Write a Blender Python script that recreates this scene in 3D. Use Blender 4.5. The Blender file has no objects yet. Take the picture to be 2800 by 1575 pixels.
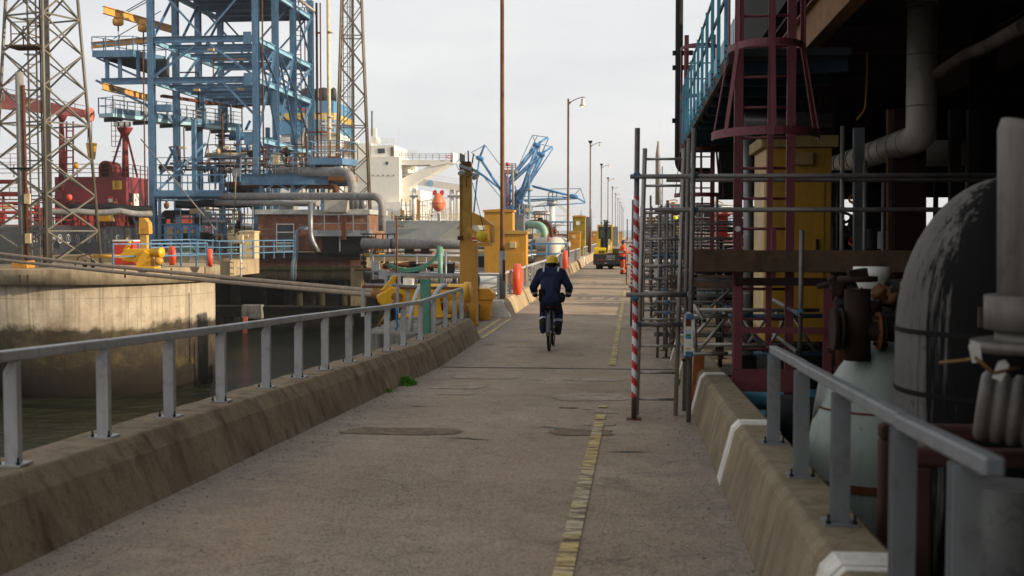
import bpy, bmesh, math, random
from mathutils import Vector, Matrix
R = math.radians
random.seed(7)
SC = bpy.context.scene
COL = SC.collection
# ---------------------------------------------------------------- camera, world, sun
F = 3267.0                      # focal length in pixels of the 2800 px wide photograph
EYE = Vector((0, 0, 2.15))
PITCH = math.atan(151.5 / F)
YAW = math.atan(335 * math.cos(PITCH) / F)
cam = bpy.data.cameras.new('camera')
camo = bpy.data.objects.new('camera', cam); COL.objects.link(camo)
camo.location = EYE; camo.rotation_euler = (math.pi / 2 - PITCH, 0, YAW)
cam.sensor_width = 36; cam.lens = 36 * F / 2800
cam.clip_start = 0.05; cam.clip_end = 12000
cam.dof.use_dof = True; cam.dof.focus_distance = 27; cam.dof.aperture_fstop = 3.2
SC.camera = camo
SC.view_settings.view_transform = 'Standard'; SC.view_settings.look = 'None'
SC.view_settings.exposure = 0.3; SC.view_settings.gamma = 1
SUN_EL, SUN_AZ = R(19), R(9)   # azimuth measured from +X towards -Y
sdir = Vector((math.cos(SUN_AZ) * math.cos(SUN_EL), -math.sin(SUN_AZ) * math.cos(SUN_EL), math.sin(SUN_EL)))
sl = bpy.data.lights.new('sun', 'SUN'); sl.energy = 5; sl.angle = R(0.55); sl.color = (1, .84, .62)
so = bpy.data.objects.new('sun', sl); COL.objects.link(so)
so.rotation_euler = (-sdir).to_track_quat('-Z', 'Y').to_euler(); so.location = (30, -10, 30)
W = bpy.data.worlds.new('World'); SC.world = W; W.use_nodes = True
nt = W.node_tree; nt.nodes.clear()
N = nt.nodes.new; L = nt.links.new
wo = N('ShaderNodeOutputWorld'); bg = N('ShaderNodeBackground'); bg.inputs['Strength'].default_value = .1
sky = N('ShaderNodeTexSky'); sky.sky_type = 'NISHITA'; sky.sun_disc = False
sky.sun_elevation = SUN_EL; sky.sun_rotation = R(90) + SUN_AZ; sky.dust_density = 2.5
tc = N('ShaderNodeTexCoord'); mp = N('ShaderNodeMapping'); mp.inputs['Scale'].default_value = (1.6, 1.6, 7)
nz = N('ShaderNodeTexNoise'); nz.inputs['Scale'].default_value = 2.2; nz.inputs['Detail'].default_value = 6; nz.inputs['Roughness'].default_value = .55
cr = N('ShaderNodeValToRGB'); cr.color_ramp.elements[0].position = .3; cr.color_ramp.elements[1].position = .72
cr.color_ramp.elements[0].color = (6.35, 6.5, 6.75, 1); cr.color_ramp.elements[1].color = (7.95, 7.95, 7.9, 1)
mx = N('ShaderNodeMix'); mx.data_type = 'RGBA'; mx.inputs['Factor'].default_value = .93
L(tc.outputs['Generated'], mp.inputs['Vector']); L(mp.outputs['Vector'], nz.inputs['Vector']); L(nz.outputs['Fac'], cr.inputs['Fac'])
sp = N('ShaderNodeSeparateXYZ'); L(tc.outputs['Generated'], sp.inputs[0])
er = N('ShaderNodeValToRGB'); er.color_ramp.elements[0].position = .3; er.color_ramp.elements[1].position = .62
er.color_ramp.elements[0].color = (1, 1, 1, 1); er.color_ramp.elements[1].color = (.74, .74, .74, 1); L(sp.outputs[2], er.inputs['Fac'])
mm = N('ShaderNodeMix'); mm.data_type = 'RGBA'; mm.blend_type = 'MULTIPLY'; mm.inputs['Factor'].default_value = 1; L(er.outputs['Color'], mm.inputs[7])
L(sky.outputs['Color'], mx.inputs[6]); L(cr.outputs['Color'], mm.inputs[6]); L(mm.outputs[2], mx.inputs[7]); L(mx.outputs[2], bg.inputs['Color'])
L(bg.outputs['Background'], wo.inputs['Surface'])

# ---------------------------------------------------------------- pixel helpers (photograph pixels -> points in the world)
_f = Vector((-math.sin(YAW) * math.cos(PITCH), math.cos(YAW) * math.cos(PITCH), -math.sin(PITCH)))
_r = Vector((math.cos(YAW), math.sin(YAW), 0)); _u = _r.cross(_f)
def ray(x, y): return _f * F + _r * (x - 1400) - _u * (y - 787.5)
def P(x, y, Y):
    d = ray(x, y); return EYE + d * (Y / d.y)
def PX(x, y, X):
    d = ray(x, y); return EYE + d * (X / d.x)
def G(x, y, z=0.0):
    d = ray(x, y); return EYE + d * ((z - EYE.z) / d.z)
def PR(x0, y0, x1, y1, Y):      # a pixel rectangle standing on plane Y -> X0, X1, Z0, Z1
    y0, y1 = min(y0, y1), max(y0, y1); a, b = P(x0, y1, Y), P(x1, y0, Y); return a.x, b.x, a.z, b.z
def road_z(Y): return .66 * (1 - Y / 18.8) if Y < 18.8 else 0.0

# ---------------------------------------------------------------- scene helpers
def rootloc(o):
    l = Vector((0, 0, 0))
    while o is not None: l += o.location; o = o.parent
    return l
class MB:
    def __init__(s): s.v = []; s.f = []; s.sm = []
    def add(s, vs, fs, smooth=False):
        k = len(s.v); s.v += [Vector(v) for v in vs]
        for f in fs: s.f.append([i + k for i in f]); s.sm.append(smooth)
        return s
    def box(s, lo, hi):
        x0, y0, z0 = lo; x1, y1, z1 = hi
        return s.add([(x0, y0, z0), (x1, y0, z0), (x1, y1, z0), (x0, y1, z0), (x0, y0, z1), (x1, y0, z1), (x1, y1, z1), (x0, y1, z1)],
                     [(3, 2, 1, 0), (4, 5, 6, 7), (0, 1, 5, 4), (1, 2, 6, 5), (2, 3, 7, 6), (3, 0, 4, 7)])
    def cbox(s, c, d):
        return s.box((c[0] - d[0] / 2, c[1] - d[1] / 2, c[2] - d[2] / 2), (c[0] + d[0] / 2, c[1] + d[1] / 2, c[2] + d[2] / 2))
    @staticmethod
    def frame(a, b, up=None):
        t = (Vector(b) - Vector(a)).normalized(); u = Vector(up or (0, 0, 1))
        if abs(t.dot(u)) > .98: u = Vector((0, 1, 0)) if up is None else Vector((1, 0, 0))
        x = t.cross(u).normalized(); y = x.cross(t).normalized(); return t, x, y
    def bar(s, a, b, w, h=None, up=None):
        h = h or w; a = Vector(a); b = Vector(b); t, x, y = s.frame(a, b, up); q = []
        for p in (a, b):
            for sx, sy in ((-1, -1), (1, -1), (1, 1), (-1, 1)): q.append(p + x * (sx * w / 2) + y * (sy * h / 2))
        return s.add(q, [(0, 1, 2, 3), (7, 6, 5, 4), (0, 4, 5, 1), (1, 5, 6, 2), (2, 6, 7, 3), (3, 7, 4, 0)])
    def sweep(s, a, b, poly, up=None):      # straight extrusion of a closed 2-D polygon (x across, y up)
        a = Vector(a); b = Vector(b); t, x, y = s.frame(a, b, up); n = len(poly)
        q = [p + x * u + y * v for p in (a, b) for u, v in poly]
        return s.add(q, [tuple(range(n)), tuple(range(2 * n - 1, n - 1, -1))] + [(i, i + n, (i + 1) % n + n, (i + 1) % n) for i in range(n)])
    def ibeam(s, a, b, w, h, t=.02, up=None):
        W2, H2, T = w / 2, h / 2, t / 2
        return s.sweep(a, b, [(-W2, -H2), (W2, -H2), (W2, -H2 + t), (T, -H2 + t), (T, H2 - t), (W2, H2 - t), (W2, H2), (-W2, H2), (-W2, H2 - t), (-T, H2 - t), (-T, -H2 + t), (-W2, -H2 + t)], up)
    def chan(s, a, b, w, h, t=.012, up=None):
        W2, H2 = w / 2, h / 2
        return s.sweep(a, b, [(-W2, -H2), (W2, -H2), (W2, -H2 + t), (-W2 + t, -H2 + t), (-W2 + t, H2 - t), (W2, H2 - t), (W2, H2), (-W2, H2)], up)
    def angle(s, a, b, w, t=.01, up=None):
        return s.sweep(a, b, [(0, 0), (w, 0), (w, t), (t, t), (t, w), (0, w)], up)
    def tube(s, pts, r, n=10, cap=True, smooth=True):
        pts = [Vector(p) for p in pts]; m = len(pts); rs = r if isinstance(r, (list, tuple)) else [r] * m
        t0, x, y = s.frame(pts[0], pts[1]); q = []; prev = t0
        for i, p in enumerate(pts):
            if i == 0: t = t0
            elif i == m - 1: t = (pts[-1] - pts[-2]).normalized()
            else: t = ((pts[i] - pts[i - 1]).normalized() + (pts[i + 1] - pts[i]).normalized()).normalized()
            rot = prev.rotation_difference(t); x = rot @ x; y = rot @ y; prev = t
            k = 1.0
            if 0 < i < m - 1:
                c = max(.5, (pts[i] - pts[i - 1]).normalized().dot(t)); k = 1 / c if c < .95 else 1
            for j in range(n):
                a = 2 * math.pi * j / n; q.append(p + (x * math.cos(a) + y * math.sin(a)) * rs[i] * (k if k < 1.3 else 1.3))
        fs = [(i * n + j, i * n + (j + 1) % n, (i + 1) * n + (j + 1) % n, (i + 1) * n + j) for i in range(m - 1) for j in range(n)]
        s.add(q, fs, smooth)
        if cap:
            k = len(s.v) - m * n
            s.f.append([k + j for j in range(n)][::-1]); s.sm.append(False)
            s.f.append([k + (m - 1) * n + j for j in range(n)]); s.sm.append(False)
        return s
    def lathe(s, prof, loc, n=20, axis=(0, 0, 1), smooth=True, sx=1, sy=1):
        ax = Vector(axis).normalized(); t, x, y = s.frame((0, 0, 0), ax); loc = Vector(loc); q = []; m = len(prof)
        for r, h in prof:
            for j in range(n):
                a = 2 * math.pi * j / n; q.append(loc + ax * h + x * (math.cos(a) * r * sx) + y * (math.sin(a) * r * sy))
        fs = [(i * n + j, i * n + (j + 1) % n, (i + 1) * n + (j + 1) % n, (i + 1) * n + j) for i in range(m - 1) for j in range(n)]
        s.add(q, fs, smooth); k = len(s.v) - m * n
        if prof[0][0] > 1e-5: s.f.append([k + j for j in range(n)][::-1]); s.sm.append(False)
        if prof[-1][0] > 1e-5: s.f.append([k + (m - 1) * n + j for j in range(n)]); s.sm.append(False)
        return s
    def ball(s, c, r, n=14, m=9):
        r = r if isinstance(r, (list, tuple)) else (r, r, r); c = Vector(c); q = []
        for i in range(m + 1):
            b = math.pi * i / m
            for j in range(n):
                a = 2 * math.pi * j / n
                q.append(c + Vector((r[0] * math.sin(b) * math.cos(a), r[1] * math.sin(b) * math.sin(a), -r[2] * math.cos(b))))
        return s.add(q, [(i * n + j, i * n + (j + 1) % n, (i + 1) * n + (j + 1) % n, (i + 1) * n + j) for i in range(m) for j in range(n)], True)
    def prism(s, poly, o, ux, uy, d):       # 2-D polygon in plane (ux, uy) at o, extruded by vector d
        o, ux, uy, d = Vector(o), Vector(ux), Vector(uy), Vector(d); n = len(poly)
        q = [o + ux * a + uy * b for a, b in poly]; q += [p + d for p in q]
        return s.add(q, [tuple(range(n)), tuple(range(2 * n - 1, n - 1, -1))] + [(i, (i + 1) % n, (i + 1) % n + n, i + n)[::-1] for i in range(n)])
    def ring(s, c, ax, r, w, t, a0=0, a1=360, n=24, up=None):   # flat bar bent to a hoop: w along axis, t radial
        ax = Vector(ax).normalized(); _, x, y = s.frame((0, 0, 0), ax, up); c = Vector(c); q = []
        full = abs(a1 - a0) >= 360; m = n if full else n + 1
        for i in range(m):
            a = R(a0 + (a1 - a0) * i / n); d = x * math.cos(a) + y * math.sin(a)
            for rr, h in ((r, -w / 2), (r + t, -w / 2), (r + t, w / 2), (r, w / 2)): q.append(c + d * rr + ax * h)
        fs = []
        for i in range(m if full else m - 1):
            j = (i + 1) % m
            for k in range(4): fs.append((i * 4 + k, i * 4 + (k + 1) % 4, j * 4 + (k + 1) % 4, j * 4 + k))
        if not full: fs += [(3, 2, 1, 0), tuple((m - 1) * 4 + k for k in range(4))]
        return s.add(q, fs)
    def build(s, name, mat, parent=None, bevel=0, recalc=True):
        off = rootloc(parent); me = bpy.data.meshes.new(name)
        me.from_pydata([tuple(v - off) for v in s.v], [], s.f)
        me.polygons.foreach_set('use_smooth', s.sm)
        if recalc:
            bm = bmesh.new(); bm.from_mesh(me); bmesh.ops.recalc_face_normals(bm, faces=bm.faces); bm.to_mesh(me); bm.free()
        me.materials.append(mat); o = bpy.data.objects.new(name, me); COL.objects.link(o); o.parent = parent
        if bevel:
            b = o.modifiers.new('bevel', 'BEVEL'); b.width = bevel; b.segments = 2; b.limit_method = 'ANGLE'; b.angle_limit = R(40)
        return o
def tag(o, label=None, cat=None, group=None, kind=None):
    if label: o['label'] = label
    if cat: o['category'] = cat
    if group: o['group'] = group
    if kind: o['kind'] = kind
    return o
def thing(name, label, cat, loc=(0, 0, 0), group=None):
    o = bpy.data.objects.new(name, None); COL.objects.link(o); o.location = loc; o.empty_display_size = .2
    return tag(o, label, cat, group)
def dup(root, loc=None, rz=None, label=None, scale=None):
    def cp(o, par):
        c = o.copy(); COL.objects.link(c)
        if par: c.parent = par
        for ch in list(o.children): cp(ch, c)
        return c
    c = cp(root, None)
    if loc is not None: c.location = loc
    if rz is not None: c.rotation_euler.z = rz
    if scale: c.scale = (scale,) * 3 if not isinstance(scale, tuple) else scale
    if label: c['label'] = label
    return c
def text(name, body, size, mat, parent, loc, rot, ext=.002, align='CENTER', sx=1):
    cu = bpy.data.curves.new(name, 'FONT'); cu.body = body; cu.size = size; cu.extrude = ext
    cu.align_x = align; cu.align_y = 'CENTER'; cu.space_line = .85
    t = bpy.data.objects.new(name, cu); COL.objects.link(t)
    dg = bpy.context.evaluated_depsgraph_get(); me = bpy.data.meshes.new_from_object(t.evaluated_get(dg))
    bpy.data.objects.remove(t); me.materials.clear(); me.materials.append(mat)
    o = bpy.data.objects.new(name, me); COL.objects.link(o); o.parent = parent
    o.location = Vector(loc) - rootloc(parent); o.rotation_euler = rot; o.scale = (sx, 1, 1)
    return o

# ---------------------------------------------------------------- materials
def lin(h):
    h = h.lstrip('#'); return tuple(((int(h[i:i + 2], 16) / 255 + .055) / 1.055) ** 2.4 if int(h[i:i + 2], 16) > 10 else int(h[i:i + 2], 16) / 255 / 12.92 for i in (0, 2, 4))
class NT:
    def __init__(s, name):
        s.m = bpy.data.materials.new(name); s.m.use_nodes = True; s.t = s.m.node_tree; s.t.nodes.clear()
        s.out = s.n('ShaderNodeOutputMaterial'); s.b = s.n('ShaderNodeBsdfPrincipled'); s.l(s.b.outputs[0], s.out.inputs[0])
        tc = s.n('ShaderNodeTexCoord'); oi = s.n('ShaderNodeObjectInfo'); v = s.n('ShaderNodeVectorMath'); v.operation = 'ADD'
        sc = s.n('ShaderNodeMath'); sc.operation = 'MULTIPLY'; sc.inputs[1].default_value = 37; s.l(oi.outputs['Random'], sc.inputs[0])
        s.l(tc.outputs['Object'], v.inputs[0]); s.l(sc.outputs[0], v.inputs[1]); s.co = v.outputs[0]; s.obj = tc.outputs['Object']
        s.geo = s.n('ShaderNodeNewGeometry'); s.pos = s.geo.outputs['Position']
    def n(s, k): return s.t.nodes.new(k)
    def l(s, a, b): s.t.links.new(a, b)
    def noise(s, scale, detail=4, rough=.6, co=None, stretch=None):
        co = co or s.co
        if stretch:
            m = s.n('ShaderNodeMapping'); m.inputs['Scale'].default_value = stretch; s.l(co, m.inputs[0]); co = m.outputs[0]
        x = s.n('ShaderNodeTexNoise'); x.inputs['Scale'].default_value = scale; x.inputs['Detail'].default_value = detail; x.inputs['Roughness'].default_value = rough
        s.l(co, x.inputs['Vector']); return x.outputs['Fac']
    def ramp(s, f, stops, mode='LINEAR'):
        r = s.n('ShaderNodeValToRGB'); e = r.color_ramp.elements; r.color_ramp.interpolation = mode
        while len(e) < len(stops): e.new(.5)
        for k, (p, c) in enumerate(stops):
            e[k].position = p; e[k].color = (c, c, c, 1) if not isinstance(c, tuple) else (*c[:3], 1)
        s.l(f, r.inputs[0]); return r.outputs[0]
    def mix(s, f, a, b, mode='MIX'):
        m = s.n('ShaderNodeMix'); m.data_type = 'RGBA'; m.blend_type = mode
        for v, i in ((f, 0), (a, 6), (b, 7)):
            if hasattr(v, 'is_output'): s.l(v, m.inputs[i])
            elif i == 0: m.inputs[0].default_value = v
            else: m.inputs[i].default_value = (*v[:3], 1)
        return m.outputs[2]
    def math(s, op, a, b=0):
        m = s.n('ShaderNodeMath'); m.operation = op
        for v, i in ((a, 0), (b, 1)):
            if hasattr(v, 'is_output'): s.l(v, m.inputs[i])
            else: m.inputs[i].default_value = v
        return m.outputs[0]
    def sep(s, co):
        x = s.n('ShaderNodeSeparateXYZ'); s.l(co, x.inputs[0]); return x.outputs
    def bump(s, h, strength=.3, dist=.02):
        b = s.n('ShaderNodeBump'); b.inputs['Strength'].default_value = strength; b.inputs['Distance'].default_value = dist
        s.l(h, b.inputs['Height']); s.l(b.outputs[0], s.b.inputs['Normal'])
    def done(s, col, rough=.6, metal=0):
        if not hasattr(rough, 'is_output') and rough >= .6: s.b.inputs['Specular IOR Level'].default_value = .18
        for v, k in ((col, 'Base Color'), (rough, 'Roughness'), (metal, 'Metallic')):
            if hasattr(v, 'is_output'): s.l(v, s.b.inputs[k])
            else: s.b.inputs[k].default_value = (*v[:3], 1) if k == 'Base Color' else v
        return s.m
MATS = {}
def M(name, hexc, rough=.55, metal=0, var=.22, rust=0, rustc='6b3a1e', dirt=.25, dirtc='2a2119', sc=6, bump=.12, streak=.25):
    """painted or bare metal / plastic with uneven colour, dirt streaks and, where asked, rust patches"""
    if name in MATS: return MATS[name]
    s = NT(name); c = lin(hexc)
    n1 = s.noise(sc * .35, 5); base = s.mix(s.ramp(n1, [(.3, 0), (.7, 1)]), tuple(x * (1 - var) for x in c), tuple(min(1, x * (1 + var)) for x in c))
    st = s.noise(2.2, 4, .65, s.co, (6, 6, .5)); base = s.mix(s.math('MULTIPLY', s.ramp(st, [(.5, 0), (.78, 1)]), streak), base, lin(dirtc))
    n2 = s.noise(sc * 1.7, 6, .7); base = s.mix(s.math('MULTIPLY', s.ramp(n2, [(.52, 0), (.7, 1)]), dirt), base, lin(dirtc))
    ro = s.math('ADD', rough - .08, s.math('MULTIPLY', n2, .16))
    me = metal
    if rust:
        n3 = s.noise(sc * .9, 8, .72); lo = .68 - rust * .35
        rf = s.ramp(n3, [(lo, 0), (lo + .07, 1)])
        rc = s.mix(s.noise(sc * 5, 3), lin(rustc), tuple(x * .45 for x in lin(rustc))); base = s.mix(rf, base, rc); ro = s.math('MAXIMUM', ro, s.math('MULTIPLY', rf, .85))
        if metal: me = s.math('MULTIPLY', s.math('SUBTRACT', 1, rf), metal)
    if bump: s.bump(s.noise(sc * 6, 4), bump, .006)
    if rough >= .6: s.b.inputs['Specular IOR Level'].default_value = .18
    MATS[name] = s.done(base, ro, me); return MATS[name]
def concrete(name, hexc, dark='5a4d3c', moss=None, z0=None, streak=.6, form=0, sc=1.0, gritty=.35):
    if name in MATS: return MATS[name]
    s = NT(name); c = lin(hexc); d = lin(dark)
    n1 = s.noise(.9 * sc, 7, .62); base = s.mix(s.ramp(n1, [(.3, 0), (.7, 1)]), tuple(x * .72 for x in c), tuple(min(1, x * 1.18) for x in c))
    st = s.noise(2.4 * sc, 5, .6, s.co, (1.6, 1.6, .16)); base = s.mix(s.math('MULTIPLY', s.ramp(st, [(.46, 0), (.7, 1)]), streak), base, d)
    n4 = s.noise(60, 3, .6); base = s.mix(s.math('MULTIPLY', s.ramp(n4, [(.45, 0), (.62, 1)]), gritty), base, tuple(x * .5 for x in c))
    n5 = s.noise(8 * sc, 8, .7); base = s.mix(s.math('MULTIPLY', s.ramp(n5, [(.56, 0), (.66, 1)]), .45), base, d)
    if form:
        sp_ = s.ramp(s.noise(.5, 8, .7, s.obj, (1, 1, .7)), [(.5, 0), (.62, .5)]); base = s.mix(sp_, base, tuple(x * .55 for x in d)); zz = s.math('FRACT', s.math('MULTIPLY', s.sep(s.obj)[2], .72)); base = s.mix(s.math('MULTIPLY', s.ramp(zz, [(0, 1), (.012, 1), (.02, 0)]), s.noise(.8, 4)), base, tuple(x * .35 for x in d))
    if form:        # board marks of the shuttering
        w = s.noise(3.4, 2, .5, s.obj, (1, 1, .015)); base = s.mix(s.math('MULTIPLY', s.ramp(w, [(.56, 0), (.6, 1), (.64, 0)]), form), base, tuple(x * .4 for x in c))
    if moss is not None:
        z = s.sep(s.pos)[2]; e = s.math('ADD', z, s.math('MULTIPLY', s.math('SUBTRACT', s.noise(.7, 6, .65), .5), 1.3)); zlo, zhi, mc = moss
        f = s.ramp(s.math('DIVIDE', s.math('SUBTRACT', zhi, e), zhi - zlo), [(0, 0), (.09, .9), (1, 1)])
        g = s.ramp(s.noise(1.1, 9, .75), [(.48, lin(mc)), (.62, lin('40371e'))]); low = s.ramp(s.math('ADD', s.math('SUBTRACT', zlo + 1.2, z), s.math('MULTIPLY', s.math('SUBTRACT', s.noise(.9, 6, .7), .5), 1.4)), [(0, 0), (.3, 1)])
        g = s.mix(low, g, s.mix(s.noise(26, 3), lin('0c0a07'), lin('221a11'))); base = s.mix(f, base, g)
    h = s.math('ADD', s.math('MULTIPLY', n4, .5), n5); s.bump(h, .35, .012)
    MATS[name] = s.done(base, .9); return MATS[name]
galv = M('galvanised_steel', '8a8f93', .45, .35, var=.16, dirt=.2, sc=5)
railm = M('galvanised_handrail', 'aeaeae', .55, .1, var=.2, rust=.05, dirt=.4, dirtc='5a5048', sc=5, streak=.45)
scaf = M('scaffold_tube_steel', '6f6a66', .5, .4, var=.25, rust=.12, dirt=.5, sc=5)
scafb = M('scaffold_band_blue', '3d6a8c', .5, .1, rust=.1)
alu = M('aluminium', '9c968e', .4, .55, dirt=.35)
blue = M('blue_gantry_paint', '547a9a', .5, 0, var=.22, rust=.15, dirt=.4, streak=.5, sc=3)
blued = M('blue_crane_paint', '3f82b8', .5, 0, rust=.04)
turq = M('turquoise_paint', '4fa3bd', .5, 0, rust=.12, sc=7)
turqd = M('turquoise_plate', '2b7790', .55, 0, rust=.15)
maroon = M('maroon_paint', '72323a', .55, 0, var=.18, rust=.1, rustc='3a1c16', sc=6)
oxide = M('ship_red_paint', '7c2f2a', .6, 0, var=.2, dirt=.3, dirtc='3a1512', sc=2)
oxide2 = M('ship_crane_paint', 'c8746a', .6, 0, var=.12, dirt=.2, dirtc='5a2a24', sc=2)
hullk = M('black_hull_paint', '23272c', .45, 0, var=.3, dirt=.2, dirtc='40352c', sc=.8)
yel = M('yellow_paint', 'c28c28', .5, 0, var=.12, rust=.03, dirt=.25, dirtc='5c3d10', sc=3)
yelb = M('bright_yellow_paint', 'efb21a', .42, 0, var=.08, rust=.04, dirt=.2, sc=4)
yelf = M('forklift_yellow', 'ecc70f', .38, 0, var=.06, dirt=.15)
ochre = M('ochre_steel_paint', 'c8922f', .5, 0, rust=.12, sc=3)
rustm = M('rusty_steel', '5e3a28', .8, .1, var=.4, rust=.5, dirt=.5)
brown = M('rusted_brown_post', '6e4a2e', .6, .1, var=.35, rust=.25, dirt=.4)
dark = M('dark_steel', '1c1a19', .6, .1, var=.4, rust=.08, rustc='3a2418')
blackr = M('black_rubber', '15161a', .7, 0, var=.2, dirt=.15, dirtc='3a352f')
white = M('white_paint', 'e2ded6', .5, 0, var=.05, dirt=.18, dirtc='7a6a55', streak=.3, sc=1.2)
whiteship = M('ship_white_paint', 'e6e2d8', .5, 0, var=.03, dirt=.12, dirtc='8a7658', streak=.2, sc=.5)
hullg = M('ship_grey_hull', '8d9290', .5, 0, var=.18, dirt=.5, dirtc='c0b296', streak=.4, rust=.02, sc=.35)
pipeg = M('insulated_pipe_cladding', '8a8785', .6, .0, var=.25, dirt=.7, dirtc='2a2523', sc=2, streak=.5)
ductm = M('bright_duct_cladding', 'b3ada4', .4, .15, var=.1, dirt=.25, sc=2)
lag = M('grey_duct_cladding', '7c7c7d', .42, .5, var=.12, dirt=.2, sc=2)
mint = M('mint_green_pipe', '86ad97', .5, 0, dirt=.25)
green = M('green_post_paint', '4f8f78', .55, 0, rust=.14, dirt=.5, sc=8)
orange = M('orange_plastic', 'e2522e', .45, 0, var=.1, dirt=.15, sc=3)
redp = M('red_fibreglass', 'c63a26', .5, 0, var=.12, dirt=.2)
redband = M('red_band', 'c4202a', .45, 0, var=.06, dirt=.15, sc=9)
whiteband = M('white_band', 'd8dadd', .45, 0, var=.06, dirt=.2, sc=9)
ropem = M('rope_fibre', 'a3907c', .9, 0, var=.2, dirt=.4, sc=9, bump=.5)
hemp = M('rope_wrap', '9a6a36', .9, 0, var=.3, dirt=.5, sc=12, bump=.5)
wood = M('scaffold_board', '5d4a3a', .8, 0, var=.35, dirt=.5, sc=4, streak=.5)
glass = M('dark_glass', '1a2022', .12, 0, var=.2, dirt=.1, bump=0)
tan = M('tan_plastic', 'c9b58c', .6, 0, dirt=.3)
blackm = M('black_plastic', '101113', .5, 0, dirt=.1)
tyre = M('tyre_rubber', '17171a', .8, 0, dirt=.2, dirtc='3b342b')
chrome = M('worn_chrome', 'a5a5a8', .3, .9, dirt=.15)
# ================================================================ water, road, kerb walls, hand rails
def mat_water():
    s = NT('harbour_water')
    n = s.math('ADD', s.noise(1.1, 5, .6, s.pos, (1, 1.5, 1)), s.math('MULTIPLY', s.noise(5, 4, .6, s.pos), .3))
    s.bump(n, .55, .35); s.b.inputs['IOR'].default_value = 1.33; s.b.inputs['Specular IOR Level'].default_value = .35
    return s.done(s.mix(s.noise(.05, 3, .5, s.pos), lin('1d2116'), lin('2b2e1d')), .12)
def mat_road():
    s = NT('worn_road_surface'); p = s.pos
    big = s.noise(.55, 7, .62, p); mid = s.noise(3.2, 6, .65, p, (1, 1, 1))
    base = s.mix(s.ramp(big, [(.3, 0), (.68, 1)]), lin('8a7a68'), lin('ad9b85'))
    base = s.mix(s.math('MULTIPLY', s.ramp(mid, [(.48, 0), (.72, 1)]), .5), base, lin('5b4a3a'))
    base = s.mix(s.math('MULTIPLY', s.ramp(s.noise(.8, 5, .6, p, (1.2, .35, 1)), [(.52, 0), (.68, 1)]), .4), base, lin('a38466'))
    v = s.n('ShaderNodeTexVoronoi'); v.inputs['Scale'].default_value = 95; s.l(p, v.inputs['Vector'])
    chip = s.sep(v.outputs['Color'])
    base = s.mix(s.ramp(chip[0], [(.66, 0), (.68, .5)]), base, lin('b39673')); base = s.mix(s.ramp(chip[1], [(.72, 0), (.74, .55)]), base, lin('3a332d'))
    base = s.mix(s.ramp(chip[2], [(.93, 0), (.94, .6)]), base, lin('b8ad9c'))
    x, y, z = s.sep(p)[:3]
    e = s.math('MAXIMUM', s.math('SUBTRACT', s.math('MULTIPLY', x, -1), 2.2), s.math('MULTIPLY', s.math('ADD', x, .05), 1.1))
    e = s.math('ADD', e, s.math('MULTIPLY', s.math('SUBTRACT', mid, .5), 1.6))
    base = s.mix(s.math('MULTIPLY', s.ramp(e, [(.1, 0), (.75, 1)]), .55), base, s.mix(s.noise(38, 4, .7, p), lin('4a4547'), lin('9b918b')))
    crk = s.n('ShaderNodeTexNoise'); crk.inputs['Scale'].default_value = .9; crk.inputs['Detail'].default_value = 9; s.l(p, crk.inputs['Vector'])
    base = s.mix(s.math('MULTIPLY', s.ramp(crk.outputs['Fac'], [(.492, 0), (.5, 1), (.508, 0)]), .35), base, lin('2b2622'))
    tr = s.ramp(s.math('ABSOLUTE', s.math('SUBTRACT', s.math('ABSOLUTE', s.math('ADD', x, 1.35)), .85)), [(.0, 1), (.45, 0)])
    base = s.mix(s.math('MULTIPLY', s.math('MULTIPLY', tr, s.noise(.7, 4, .6, p, (1, .2, 1))), .35), base, lin('a88b6b'))
    oil = s.ramp(s.noise(1.3, 4, .5, p, (1, .45, 1)), [(.64, 0), (.74, .55)]); base = s.mix(oil, base, lin('2e2721'))
    pale = s.ramp(s.noise(2.6, 8, .75, p, (.5, 1.1, 1)), [(.6, 0), (.68, .5)]); base = s.mix(pale, base, lin('b7a793'))
    s.bump(s.math('ADD', s.math('MULTIPLY', chip[0], .6), s.math('MULTIPLY', s.noise(140, 2, .5, p), .5)), .6, .006)
    return s.done(base, s.math('SUBTRACT', 1.0, s.math('MULTIPLY', big, .35)))
waterm, roadm = mat_water(), mat_road()
def mat_patch(name, a, c):
    s = NT(name); p = s.pos; base = s.mix(s.ramp(s.noise(2.2, 7, .7, p), [(.35, 0), (.65, 1)]), lin(a), lin(c)); v = s.n('ShaderNodeTexVoronoi'); v.inputs['Scale'].default_value = 95; s.l(p, v.inputs['Vector']); ch = s.sep(v.outputs['Color'])
    base = s.mix(s.ramp(ch[0], [(.7, 0), (.72, .4)]), base, lin('b39a7e')); base = s.mix(s.ramp(ch[1], [(.75, 0), (.77, .45)]), base, lin('403830'))
    base = s.mix(s.ramp(s.noise(7, 8, .75, p), [(.5, 0), (.56, .8)]), base, lin('927b62')); s.bump(ch[0], .4, .004); return s.done(base, .92)
conc_parapet = concrete('parapet_concrete', '94836b', '4a3826', streak=.8, sc=1.6, gritty=.5)
conc_barrier = concrete('barrier_concrete', '8d7f68', '584630', streak=.55, sc=2.0)
conc_lit = concrete('jetty_concrete', 'b09b7c', '6b5940', streak=.5)
conc_deck = concrete('deck_concrete', '9a8768', '5b4a34', streak=.3)
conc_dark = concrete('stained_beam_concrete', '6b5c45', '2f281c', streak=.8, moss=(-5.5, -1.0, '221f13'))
conc_old = concrete('weathered_block_concrete', '87837a', '3c3a33', streak=.8, sc=2.2)
b = MB(); W_ = 2500; zs = -4.8
b.add([(-W_, -500, zs), (W_, -500, zs), (W_, W_, zs), (-W_, W_, zs)], [(0, 1, 2, 3)]); tag(b.build('water', waterm), kind='structure')
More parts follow.
